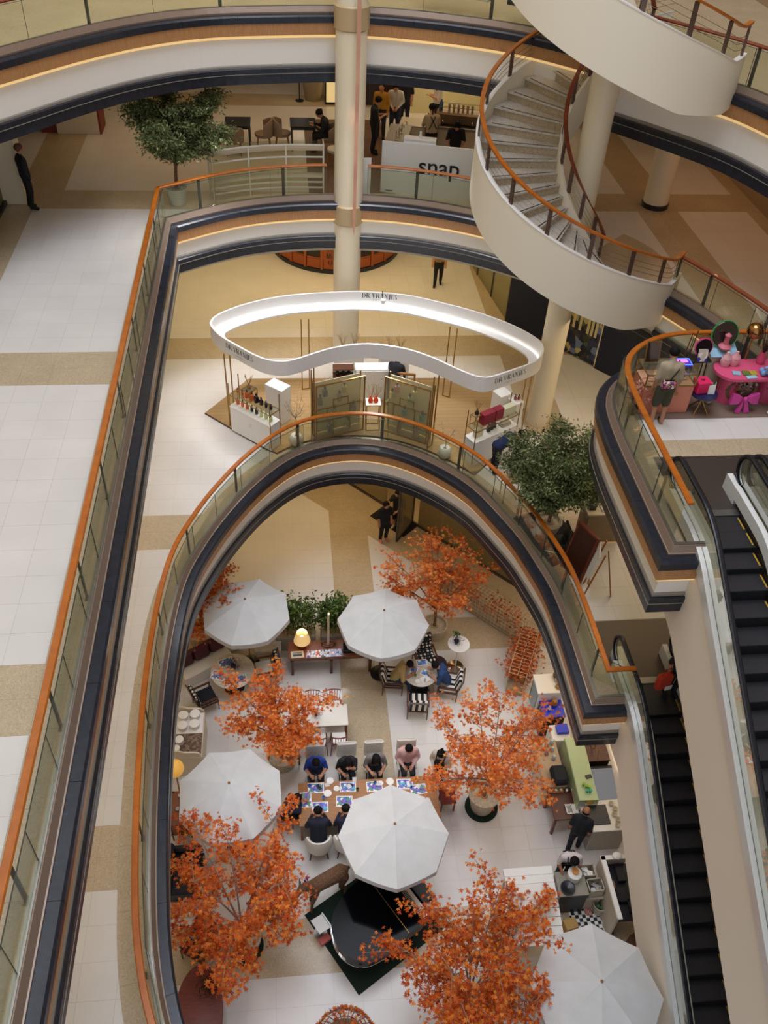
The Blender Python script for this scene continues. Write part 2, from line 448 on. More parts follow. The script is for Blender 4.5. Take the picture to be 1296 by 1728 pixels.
# rail lines (plan), void always on the right-hand side of travel
P_L2_W = [V(-3.27, -6), V(-3.27, 22.93)]
P_L2_N = smooth_pts(catmull([(-3.27, 22.93), (-2.81, 23.24), (-1.99, 23.76), (-1.06, 24.2), (.04, 24.46), (1.17, 24.58), (2.28, 24.54), (3.15, 24.42), (4.14, 24.12), (5.29, 23.62), (6.6, 22.75), (7.9, 21.5), (9.3, 19.45), (10.05, 18.02), (10.56, 16.68), (10.85, 15.66)], .3), 3)
P_BOOTH = catmull([(10.85, 15.68), (9.66, 15.68), (8.57, 15.68), (8.1, 15.63), (7.62, 15.46), (7.2, 15.18), (6.88, 14.82), (6.68, 14.33), (6.6, 13.7), (6.57, 12.98), (6.57, 12.2), (6.57, 10.38)], .2)+[V(6.95, 10.38)]
P_L1 = smooth_pts(catmull([(-1.2, 2.6), (-1.85, 3.7), (-2.34, 4.82), (-2.55, 5.45), (-2.73, 6.3), (-2.85, 7.3), (-2.95, 8.5), (-3.02, 9.8), (-3.06, 10.9), (-3.05, 12.2), (-2.96, 13.7), (-2.78, 14.85), (-2.45, 15.8), (-2.0, 16.8), (-1.2, 18.15), (-.25, 19.22), (.6, 19.72), (1.59, 19.9), (2.57, 19.76), (3.5, 19.28), (4.37, 18.53), (5.04, 17.68), (5.6, 16.45), (5.9, 15.7), (6.15, 14.7), (6.31, 13.95), (6.38, 13.0), (6.4, 12.2), (6.4, 10.85)], .22), 2)
P_L1 = P_L1+[V(6.95, 10.85)]
P_L3 = smooth_pts(catmull([(-9.5, 16.2), (-8.2, 18.3), (-6.1, 20.85), (-4.85, 22.4), (-3.45, 23.75), (-1.85, 24.65), (-.13, 25.0), (1.3, 25.2), (2.4, 25.15), (4.0, 24.75), (5.25, 24.25), (6.4, 23.55), (8.3, 21.6), (9.95, 19.5), (10.4, 18.5), (11.0, 16.5), (11.3, 14.5)], .3), 3)

def structure(o): o['kind'] = 'structure'; return o
def sroot(name):
    o = bpy.data.objects.new(name, None); col.objects.link(o); o.empty_display_size = .1; return structure(o)

def fascia(name, path, F, rise=.17, deep=0.0, kerb=True):
    """edge of a storey: metal-clad upstand, dark stone ledge in slabs, timber band, lit cove, dark ring"""
    r = sroot(name); G = F+rise; o = .04; D = G-deep
    L = arclen(path)[-1]; k = max(1, round(L/1.55))
    def part(nm, prof, mt): b = MB(); sweep(b, path, prof, -1); return b.build(nm, mt, r)
    if kerb:
        part('upstand', [(.105, F-.02), (.17, F-.02), (.17, G+.11), (.105, G+.11)], M_TILE_B)
        part('glass_channel', [(.11, G+.111), (.17, G+.111), (.17, G+.14), (.11, G+.14)], M_STEEL)
        part('metal_cladding', [(.171, F-.02), (.235+o, F-.02), (.235+o, G+.015), (.215+o, G+.02), (.19, G+.13), (.171, G+.13)], mat('clad_bronze', '#8b7767', .4, metal=.35))
    for i in range(k):
        sp = subpath(path, L*i/k+.003, L*(i+1)/k-.003); b = MB()
        sweep(b, sp, [(.236+o, G-.02), (.39+o, G-.02), (.425+o, G-.05), (.425+o, G-.19), (.25+o, G-.19)], -1); b.build('ledge_slab', M_NAVYSTONE, r)
    part('timber_band', [(.395+o, G-.19), (.38+o, G-.47), (.3+o, G-.47), (.3+o, G-.19)], M_WOODF)
    part('light_strip', [(.378+o, G-.472), (.34+o, G-.54), (.28+o, G-.54), (.28+o, G-.472)], M_LED)
    part('cove', [(.16, G-.472), (.27+o, G-.472), (.26+o, G-.56), (.25+o, D-.93), (.1, D-.93)], M_COVE)
    part('moulding', [(.12, D-.93), (.27+o, D-.93), (.285+o, D-.95), (.285+o, D-1.0), (.1, D-1.0)], M_GREYM)
    part('edge_ring', [(.1, D-1.001), (.31+o, D-1.001), (.335+o, D-1.02), (.335+o, D-1.13), (.32+o, D-1.14), (.32+o, D-1.38), (.1, D-1.38)], M_NAVYSTONE)
    part('grey_line', [(.33+o, D-1.132), (.345+o, D-1.132), (.345+o, D-1.145), (.33+o, D-1.145)], M_GREYM)  # thin grey line running round the dark ring
    return r

def border(path, F, parent, wdt=.42):
    L = arclen(path)[-1]; k = max(1, round(L/1.2))
    for i in range(k):
        sp = subpath(path, L*i/k+.002, L*(i+1)/k-.002); b = MB()
        sweep(b, sp, [(-wdt+.003, F-.03), (.108, F-.03), (.108, F), (-wdt+.003, F)], -1); b.build('border_stone', M_TILE_B, parent)

def clip_rect(poly, x0, y0, x1, y1):
    def cl(ps, f, it):
        out = []
        for i in range(len(ps)):
            a, b = ps[i-1], ps[i]; fa, fb = f(a), f(b)
            if fb >= 0:
                if fa < 0: out.append(it(a, b))
                out.append(b)
            elif fa >= 0: out.append(it(a, b))
        return out
    def ix(X): return lambda a, b: (X, a[1]+(b[1]-a[1])*(X-a[0])/(b[0]-a[0]))
    def iy(Y): return lambda a, b: (a[0]+(b[0]-a[0])*(Y-a[1])/(b[1]-a[1]), Y)
    for f, it in ((lambda p: p[0]-x0, ix(x0)), (lambda p: x1-p[0], ix(x1)), (lambda p: p[1]-y0, iy(y0)), (lambda p: y1-p[1], iy(y1))):
        poly = cl(poly, f, it)
        if len(poly) < 3: return []
    out = []
    for p in poly:
        if not out or abs(p[0]-out[-1][0])+abs(p[1]-out[-1][1]) > 1e-5: out.append(p)
    if len(out) > 2 and abs(out[0][0]-out[-1][0])+abs(out[0][1]-out[-1][1]) < 1e-5: out.pop()
    return out if len(out) > 2 else []
def parea(p): return abs(sum(p[i-1][0]*p[i][1]-p[i][0]*p[i-1][1] for i in range(len(p))))/2
def in_view(x, y, z, mg=120):
    d = Vector((x, y, z-CAM_Z)); w_ = d.dot(AX_F)
    if w_ < .5: return False
    u_, v_ = 648+F_PX*d.dot(AX_R)/w_, 864+F_PX*d.dot(AX_D)/w_
    return -mg < u_ < 1296+mg and -mg < v_ < 1728+mg
def tiles(parent, poly, xs, ys, z, zone, limit=300):
    """floor tiles laid on a slab: whole tiles share a mesh, edge tiles are cut"""
    poly = [(p[0], p[1]) for p in poly]; found = []
    for i in range(len(xs)-1):
        for j in range(len(ys)-1):
            x0, x1, y0, y1 = xs[i], xs[i+1], ys[j], ys[j+1]
            if not in_view((x0+x1)/2, (y0+y1)/2, z): continue
            c = clip_rect(poly, x0+.0013, y0+.0013, x1-.0013, y1-.0013)
            if not c or parea(c) < .004: continue
            d = Vector(((x0+x1)/2, (y0+y1)/2, z-CAM_Z)).length
            found.append((d/max(.2, math.sqrt(parea(c))/.6), c, (x0, y0, x1, y1)))
    found.sort(key=lambda t: t[0])
    shared = {}; rest = {}
    for n, (d, c, (x0, y0, x1, y1)) in enumerate(found):
        mt = zone((x0+x1)/2, (y0+y1)/2)
        if n < limit:
            if len(c) == 4 and parea(c) > .99*(x1-x0-.0026)*(y1-y0-.0026):
                k = (round(x1-x0, 3), round(y1-y0, 3), mt.name)
                if k not in shared: shared[k] = MB().box((0, 0, -.01), (k[0]-.0026, k[1]-.0026, .02)).mesh('tile', mt)
                inst('tile', shared[k], parent, ((x0+x1)/2, (y0+y1)/2, z))
            else: MB().prism([(p[0]-x0, p[1]-y0) for p in c], -.02, 0).build('tile', mt, parent, loc=(x0, y0, z))
        else: rest.setdefault(mt, MB()).prism(c, z-.02, z)
    for mt, b in rest.items(): b.build('distant_tiles', mt, parent)['kind'] = 'stuff'
def grid_lines(a, b, start, step):
    x = start-math.ceil((start-a)/step)*step; out = [x]
    while x < b-1e-6: x += step; out.append(x)
    return out
def band_lines(a, b, bs, bw=1.23, per=8.46):
    out = []
    k0 = math.floor((a-bs)/per)-1; y = bs+k0*per
    while y < b+per:
        out += [y, y+bw/2]
        g = (per-bw)/12; out += [y+bw+g*i for i in range(12)]; y += per
    return [v for v in out if a-.7 < v < b+.7]
def in_band(y, bs, bw=1.23, per=8.46): return ((y-bs) % per) < bw

# ---- ground floor
fl = sroot('floor')
MB().prism([(-12, -4), (14, -4), (14, 40), (-12, 40)], -.3, -.005).build('slab', M_GROUT, fl)
ys0 = band_lines(5.0, 30, 7.55, 1.23, 8.75)
def zone0(x, y):
    if 1.18 < x < 2.42 and y > 8: return M_TILE_B
    return M_TILE_B if in_band(y, 7.55, 1.23, 8.75) else M_TILE_W
xs0 = grid_lines(-5, 9, 1.18, .62)
tiles(fl, [(-5, 5), (9, 5), (9, 14.7), (-3.3, 27), (-5, 27)], xs0, ys0, L0, zone0, 280)
tiles(fl, [(9, 14.7), (9, 27), (-3.3, 27)], xs0, ys0, L0, lambda x, y: M_TILE_B, 20)

# ---- first floor
esc_w = [(9.95, 11.2), (9.95, -4)]
out1 = [tuple(p) for p in offset(P_L1, -.42, -1)]
def floor_poly(inner, west, F):
    return [(-12, -4), (west, -4)]+inner+[(9.95, 11.2), (9.95, -4), (14, -4), (14, 40), (-12, 40)]
fl1 = sroot('floor')
base1 = [tuple(p) for p in offset(P_L1, .11, -1)]
MB().prism([(-12, -4), (base1[0][0], -4)]+base1+[(6.95, 11.25), (9.95, 11.25), (9.95, -4), (14, -4), (14, 40), (-12, 40)], L1-.3, L1-.005).build('slab', M_GROUT, fl1)
border(P_L1[:-1], L1, fl1)
MB().prism([(6.30, 10.75), (6.95, 10.75), (6.95, 11.27), (6.30, 11.27)], L1-.03, L1-.001).build('border_stone', M_TILE_B, fl1)
in1 = out1[:-2]
w1 = [(-12, -4), (in1[0][0], -4)]+in1+[(6.83, 11.27), (6.9, 11.27), (6.9, 13.02), (9.95, 13.02), (9.95, -4), (14, -4), (14, 40), (-12, 40)]
def zone1(x, y):
    if in_band(y, 7.4) and not (y > 23 and x > 99): return M_TILE_B
    if 6.75 < x < 8.0 and y > 20: return M_TILE_B
    return M_TILE_W
tiles(fl1, w1, grid_lines(-12, 14, 6.83, .62), band_lines(-1, 38, 7.4), L1, zone1)
MB().box((8.42, 12.13, L1-.012), (3.04, 1.74, .024)).build('landing_plate', mat('landing_steel', '#4f463f', .42, metal=.6, noise=('#5b5149', 30, (1, 30, 1), .3, .7)), fl1)

# ---- second floor
fl2 = sroot('floor')
base2 = [tuple(p) for p in offset([V(-3.27, -4)]+P_L2_N[0:1]+P_L2_N[1:], .11, -1)]
baseb = [tuple(p) for p in offset(P_BOOTH, .11, -1)]
MB().prism([(-12, -4)]+base2+baseb+[(6.95, 11.25), (9.95, 11.25), (9.95, -4), (14, -4), (14, 40), (-12, 40)], L2-.3, L2-.005).build('slab', M_GROUT, fl2)
border([V(-3.27, -1), V(-3.27, 22.93)], L2, fl2); border(P_L2_N, L2, fl2); border(P_BOOTH[:-1], L2, fl2)
MB().prism([(6.47, 10.28), (6.95, 10.28), (6.95, 11.27), (6.47, 11.27)], L2-.03, L2-.001).build('border_stone', M_TILE_B, fl2)
i2 = [tuple(p) for p in offset([V(-3.27, -4)]+P_L2_N, -.42, -1)]; ib = [tuple(p) for p in offset(P_BOOTH, -.42, -1)]
M_TILE_C = tilemat('cream_floor_tile', '#cbbfae', .2)
w2a = [(-12, -4)]+i2+[(11.5, 14.5), (14, 14.5), (14, 40), (-12, 40)]
def zone2(x, y):
    if in_band(y, 7.29, 1.22, 8.385) or 10.15 < x < 11.36 or x > 13.5: return M_TILE_B
    if x < (-6.78 if y < 25 else -6.15) and (x > -7.4 or y < 25): return M_TILE_B
    return M_TILE_W
XS2 = [-12.3+.615*i for i in range(9)]+[-6.78, -6.15]+[-6.15+.615*i for i in range(1, 27)]+[10.15, 10.755, 11.36]+[11.36+.7*i for i in range(1, 5)]
XS2 = sorted(set(round(v, 4) for v in XS2))
XS2 = [v for i, v in enumerate(XS2) if i == 0 or v-XS2[i-1] > .12]
tiles(fl2, w2a, XS2, band_lines(-1, 40, 7.29, 1.22, 8.385), L2, zone2)
w2b = ib[1:-2]+[(7.0, 11.27), (7.0, 12.9), (9.95, 12.9), (14, 12.9), (14, 15.2)]
def zone2b(x, y): return M_TILE_B if y < 13.45 else M_TILE_W
bt = sroot('floor')
tiles(bt, w2b, grid_lines(6, 14, 7.0, .62), [11.0, 11.62, 12.24, 12.9, 13.43, 14.1, 14.72, 15.34, 15.96], L2, zone2b, 120)
MB().box((8.45, 12.08, L2-.012), (2.94, 1.66, .024)).build('landing_plate', MATS['landing_steel'], bt)

# ---- third floor
fl3 = sroot('floor')
base3 = [tuple(p) for p in offset(P_L3, .11, -1)]
MB().prism(base3+[(14, 14.5), (14, 40), (-12, 40), (-12, 16.2)], L3-.72, L3-.42).build('slab', M_TILE_B, fl3)

# ---- ceilings under the slabs (with downlights)
def ceiling(name, poly, z, spots):
    c = sroot(name); MB().prism(poly, z, z+.06).build('plaster', M_CEIL, c)
    me = MB().lathe([(.07, 0), (.07, -.012), (0, -.012)], n=12).mesh('downlight', mat('downlight_glow', '#fff3d8', .5, emit='#ffe6bc', estr=18))
    for (x, y) in spots: inst('downlight', me, c, (x, y, z-.001))
    return c
ceiling('ceiling', [(-12, -4), (base1[0][0]-.05, -4)]+[tuple(p) for p in offset(P_L1, .1, -1)][:-1]+[(6.9, 10.9), (6.9, 13.0), (9.95, 13.0), (9.95, -4), (14, -4), (14, 40), (-12, 40)], L1-1.4,
        [(x, y) for x in (-.5, 1.0, 2.5, 4.0) for y in (21.2, 22.8)]+[(-4.4, y) for y in (6, 9, 12, 15)]+[(7.4, y) for y in (14, 16)])
ceiling('ceiling', [(-12, -4)]+[tuple(p) for p in offset([V(-3.27, -4)]+P_L2_N, .1, -1)]+[(11.3, 14.5), (14, 14.5), (14, 40), (-12, 40)], L2-1.4,
        [(x, y) for x in (-2, .2, 1.0, 3.1, 5.0) for y in (26.2, 28.2, 30.5)]+[(-4.6, y) for y in (8, 11, 14, 17, 20)])
ceiling('ceiling', [tuple(p) for p in offset(P_BOOTH, .1, -1)][:-1]+[(6.9, 11.0), (6.9, 13.0), (9.95, 13.0), (14, 13), (14, 15.6)], L2-1.4, [(8, 14.5), (10, 14.5)])
ceiling('ceiling', [tuple(p) for p in offset(P_L3, .1, -1)]+[(14, 14.5), (14, 40), (-12, 40), (-12, 16.2)], L3-1.85,
        [(x, y) for x in (-5, -2.4, .3, 3.1, 5.5) for y in (27, 30)]+[(12, 22), (12.4, 25), (11.4, 28)])

def s_near(path, x, y):
    L = arclen(path); i = min(range(len(path)), key=lambda i: (path[i]-V(x, y)).length); return L[i]
sA, sB, sE = s_near(P_L2_N, 7.3, 22.1), s_near(P_L2_N, 9.5, 19.1), arclen(P_L2_N)[-1]
fascia('trim_1', P_L1, L1)
fascia('trim_2', [V(-3.27, -6)]+subpath(P_L2_N, 0, sA), L2)
fascia('trim_3', subpath(P_L2_N, sA, sB), L2, -.01, 0, False)
fascia('trim_4', subpath(P_L2_N, sB, sE), L2)
fascia('trim_5', P_BOOTH, L2)
fascia('trim_6', P_L3, L3-.42, .17, .24)

# ---- outer walls
def wall(name, a, b, z0, z1, mt=M_WALL, th=.2):
    a, b = Vector(a), Vector(b); d = (b-a); c = (a+b)/2
    return structure(MB().box((c.x, c.y, (z0+z1)/2), (d.length, th, z1-z0), rz=math.atan2(d.y, d.x)).build(name, mt))
M_WALLD = mat('dim_wall', '#5a4a38', .7)
wall('wall_back', (-12, 37), (14, 37), 0, 42.5)
wall('wall_west', (-8.6, -4), (-8.6, 22.9), L2, 42.5, M_WALL)
wall('wall_west', (-9.6, -4), (-9.6, 37), 0, L2-1.4)
wall('wall_west', (-12, 16), (-12, 37), L2, 42.5)
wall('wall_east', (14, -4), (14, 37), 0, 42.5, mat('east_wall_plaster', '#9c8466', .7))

# ---- roof with glazed skylight
rf = sroot('ceiling')
MB().prism([(-12, -4), (-8, -4), (-8, 26), (-12, 40)], 42.4, 42.7).build('plaster', M_CEIL, rf)
MB().prism([(14, -4), (11, -4), (11, 26), (14, 40)], 42.4, 42.7).build('plaster', M_CEIL, rf)
MB().prism([(-12, 40), (-8, 26), (11, 26), (14, 40)], 42.4, 42.7).build('plaster', M_CEIL, rf)

# ================================================================== BALUSTRADES
M_EDGE = mat('glass_edge', '#2c332c', .3)
def balustrade(label, path, F, panel=1.35, posts=2, rail_mat=None, skip_rail=False, post_off=0.5, rail_z=1.1):
    t = thing('balustrade', label, 'railing', (path[0].x, path[0].y, F))
    inv = Vector((path[0].x, path[0].y)); loc = [p-inv for p in path]
    b = MB(); sweep(b, loc, [(-.025, rail_z-.05), (.085, rail_z-.05), (.09, rail_z-.02), (.075, rail_z), (-.015, rail_z), (-.03, rail_z-.02)], -1)
    b.build('handrail', rail_mat or M_RAIL, t)
    L = arclen(loc)[-1]; k = max(1, round(L/panel)); g = offset(loc, .14, -1); LG = arclen(g)[-1]
    for i in range(k):
        p0 = point_at(g, LG*i/k+.004)[0]; p1 = point_at(g, LG*(i+1)/k-.004)[0]
        d = p1-p0; c = (p0+p1)/2; an = math.atan2(d.y, d.x)
        gp = MB().box((0, 0, .68), (d.length, .012, .73)).build('glass_panel', M_GLASS, t, loc=(c.x, c.y, 0), rz=an)
        e = MB().box((0, 0, 1.042), (d.length, .014, .006)).box((-d.length/2+.002, 0, .68), (.006, .014, .73)).build('polished_edge', M_EDGE, gp)
    n = max(2, round(L/(panel*posts))); pm = MB().box((0, 0, rail_z/2-.03), (.085, .016, rail_z-.04)).box((0, 0, .012), (.11, .06, .024)).mesh('post', M_DSTEEL)
    for i in range(n):
        p, d = point_at(loc, L*(i+post_off)/n); inst('post', pm, t, (p.x, p.y, 0), math.atan2(d.y, d.x)+PI/2*0)
    return t
LN2 = arclen(P_L2_N)
def s_near(path, x, y):
    L = arclen(path); i = min(range(len(path)), key=lambda i: (path[i]-V(x, y)).length); return L[i]
balustrade('long straight glass railing with orange wooden handrail along the left upper walkway', [V(-3.27, -1.0), V(-3.27, 22.93)], L2, 1.25, 2)
balustrade('curved glass railing with orange handrail in front of the white shelf and potted tree', subpath(P_L2_N, 0, s_near(P_L2_N, 1.2, 24.6)), L2, 1.6, 2)
balustrade('curved glass railing with orange handrail in front of the snap counter', subpath(P_L2_N, s_near(P_L2_N, 2.25, 24.5), s_near(P_L2_N, 7.3, 22.1)), L2, 1.6, 2)
balustrade('glass railing with dark red handrail right of the spiral stair foot', subpath(P_L2_N, s_near(P_L2_N, 9.5, 19.1), LN2[-1]), L2, 1.3, 2, rail_mat=M_RAILD)
balustrade('glass railing with orange handrail curving round the pink pop-up stall', P_BOOTH[:-1], L2, 1.15, 2)
balustrade('oval glass railing with orange handrail round the opening above the cafe', P_L1, L1, 1.2, 2)
balustrade('uppermost curved glass railing at the top edge of the picture', P_L3, L3-.42, 1.7, 2, rail_mat=M_RAILD)

# ================================================================== COLUMNS
M_COL = mat('column_cream', '#efe2c6', .35)
def column(label, x, y, r, z0, z1, rings=(), base=None):
    t = thing('column', label, 'column', (x, y, z0))
    MB().lathe([(r, 0), (r, z1-z0)], n=40).build('shaft', M_COL, t, smooth=True)
    for z in rings:
        MB().lathe([(r+.005, z-z0-.62), (r+.045, z-z0-.58), (r+.045, z-z0-.08), (r+.005, z-z0-.04)], n=40).build('collar', mat('column_collar', '#bfa67e', .4), t, smooth=True)
    if base: MB().lathe([(r+.03, 0), (r+.03, base), (r+.004, base+.02)], n=40).build('base_ring', M_NAVYSTONE, t, smooth=True)
    return t
column('tall cream round column in front of the upper balconies, left of the snap counter', 1.78, 24.80-.42, .40, L1, 42, (L2+.15, L3+.15))
column('tall cream round column that the spiral staircase winds around', 7.28, 20.77, .33, L1, 42)
column('cream round column with dark base ring on the upper floor behind the spiral stair', 10.78, 24.45, .36, L2, L3-1.4, base=.12)

# ================================================================== SPIRAL STAIR
CX, CY, RO, RI = 7.28, 20.77, 2.72, .80
M_STAIRW = mat('stair_plaster', '#f1e7d2', .5)
M_TREAD = stonemat('stair_marble', '#c8bfb2', '#b8ad9e', '#d8d0c6', .35, 30)
M_RISER = stonemat('stair_riser_stone', '#b3a084', '#a28e70', '#c3b298', .4, 30)
def polar(r, a, z=0): return Vector((r*math.cos(R_(a)), r*math.sin(R_(a)), z))
def spiral(F, label, cat='staircase'):
    t = thing('spiral_staircase', label, cat, (CX, CY, F))
    A0, A1, H, N = -46.0, -316.0, 5.0, 22
    da = (A1-A0)/N; dz = H/N
    def zz(a): return min(H, max(0, (a-A0)/(A1-A0)*H))
    for i in range(N):
        a0, a1 = A0+da*i, A0+da*(i+1)+da*.12; z = dz*(i+1)
        b = MB(); vs = []
        for zt in (z-.045, z):
            vs += [polar(RI-.02, a0-da*.1, zt), polar(RO-.02, a0-da*.1, zt), polar(RO-.02, (a0+a1)/2, zt), polar(RO-.02, a1, zt), polar(RI-.02, a1, zt)]
        b.add(vs, [(4, 3, 2, 1, 0), (5, 6, 7, 8, 9)]+[(k, (k+1) % 5, 5+(k+1) % 5, 5+k) for k in range(5)])
        tr = b.build('tread', M_TREAD, t)
        s = MB(); q = [polar(RI+.12, a0-da*.02, z+.001), polar(RO-.22, a0-da*.02, z+.001), polar(RO-.22, a0+da*.06, z+.001), polar(RI+.12, a0+da*.1, z+.001)]
        s.add([p+Vector((0, 0, h)) for h in (0, .004) for p in q], [(3, 2, 1, 0), (4, 5, 6, 7)]+[(k, (k+1) % 4, 4+(k+1) % 4, 4+k) for k in range(4)])
        s.build('grip_strip', M_DSTEEL, tr)
        r = MB(); p = [polar(RI-.02, a0, z-dz-.03), polar(RO-.02, a0, z-dz-.03), polar(RO-.02, a0, z-.045), polar(RI-.02, a0, z-.045)]
        q = [polar(RI-.02, a0+da*.1, v.z) if k in (0, 3) else polar(RO-.02, a0+da*.02, v.z) for k, v in enumerate(p)]
        r.add(p+q, [(0, 1, 2, 3), (7, 6, 5, 4)]+[(k, (k+1) % 4, 4+(k+1) % 4, 4+k) for k in range(4)])
        r.build('riser', M_RISER, t)
    # landing
    b = MB(); arc = [polar(RO-.02, a) for a in [42-i*8 for i in range(12)]]
    poly = [(p.x, p.y) for p in arc]+[(p.x, p.y) for p in (polar(RI, -46), polar(RI, 0), polar(RI, 42))]
    b.prism(poly, -.12, .012); b.build('landing', M_TILE_B, t)
    def ribbon(r0, r1, lo, hi, a_s, a_e, n):
        b = MB(); vs = []; fs = []
        for i in range(n+1):
            a = a_s+(a_e-a_s)*i/n; z = zz(a)
            vs += [polar(r0, a, z+lo(a)), polar(r1, a, z+lo(a)), polar(r1, a, z+hi(a)), polar(r0, a, z+hi(a))]
        for i in range(n):
            for k in range(4):
                fs.append((i*4+k, i*4+(k+1) % 4, i*4+4+(k+1) % 4, i*4+4+k))
        fs += [(3, 2, 1, 0), (n*4, n*4+1, n*4+2, n*4+3)]
        return b.add(vs, fs)
    ribbon(RO-.04, RO+.06, lambda a: -.52 if a > A0 else -.52-.33*min(1, (A0-a)/30), lambda a: .50, -30, A1, 90).build('outer_stringer', M_STAIRW, t, smooth=True)
    ribbon(RO-.05, RO+.07, lambda a: .50, lambda a: .525, -30, A1, 90).build('coping', M_WHITE, t, smooth=True)
    ribbon(RI-.08, RI+.0, lambda a: -.6, lambda a: .45, -40, A1, 70).build('inner_stringer', M_STAIRW, t, smooth=True)
    ribbon(RI-.05, RO-.04, lambda a: -.44, lambda a: -.30, -46, A1, 80).build('soffit', mat('stair_soffit', '#cdb98f', .6), t, smooth=True)
    # landing underside slab, tying to the storey edge
    b = MB(); b.prism(poly, -.5, -.13); b.build('landing_soffit', MATS['stair_soffit'], t)
    for nm, rr, mt_, a_s, hgt in (('handrail', RO, M_RAIL, -34, 1.12), ('inner_handrail', RI-.04, M_RAILD, -44, 1.08)):
        pts = [polar(rr, a_s+(A1-a_s)*i/80, zz(a_s+(A1-a_s)*i/80)+hgt) for i in range(81)]
        b = MB(); vs = []; fs = []
        for i, p in enumerate(pts):
            n_ = Vector((p.x, p.y, 0)).normalized()
            vs += [p-n_*.05, p-n_*.05+Vector((0, 0, .05)), p+n_*.05+Vector((0, 0, .05)), p+n_*.05]
        for i in range(80):
            for k in range(4): fs.append((i*4+k, i*4+(k+1) % 4, i*4+4+(k+1) % 4, i*4+4+k))
        fs += [(3, 2, 1, 0), (320, 321, 322, 323)]
        b.add(vs, fs).build(nm, mt_, t, smooth=True)
        n = 13 if rr > 2 else 9
        pm = MB().box((0, 0, 0), (.045, .09, .62)).mesh('baluster', mat('baluster_bronze', '#6b564c', .4, metal=.6))
        for i in range(n):
            a = a_s+(A1-a_s)*(i+.08)/n; p = polar(rr, a, zz(a)+hgt-.31)
            inst('baluster', pm, t, p, R_(a))
        for h in (.2, .32, .44):
            MB().tube([p-Vector((0, 0, h)) for p in pts[::2]], .006, 4).build('wire', M_STEEL, t)
    return t
spiral(L2, 'cream spiral staircase with marble treads winding round a column, lower flight')
spiral(L3, 'upper flight of the cream spiral staircase, cut by the top edge of the picture')

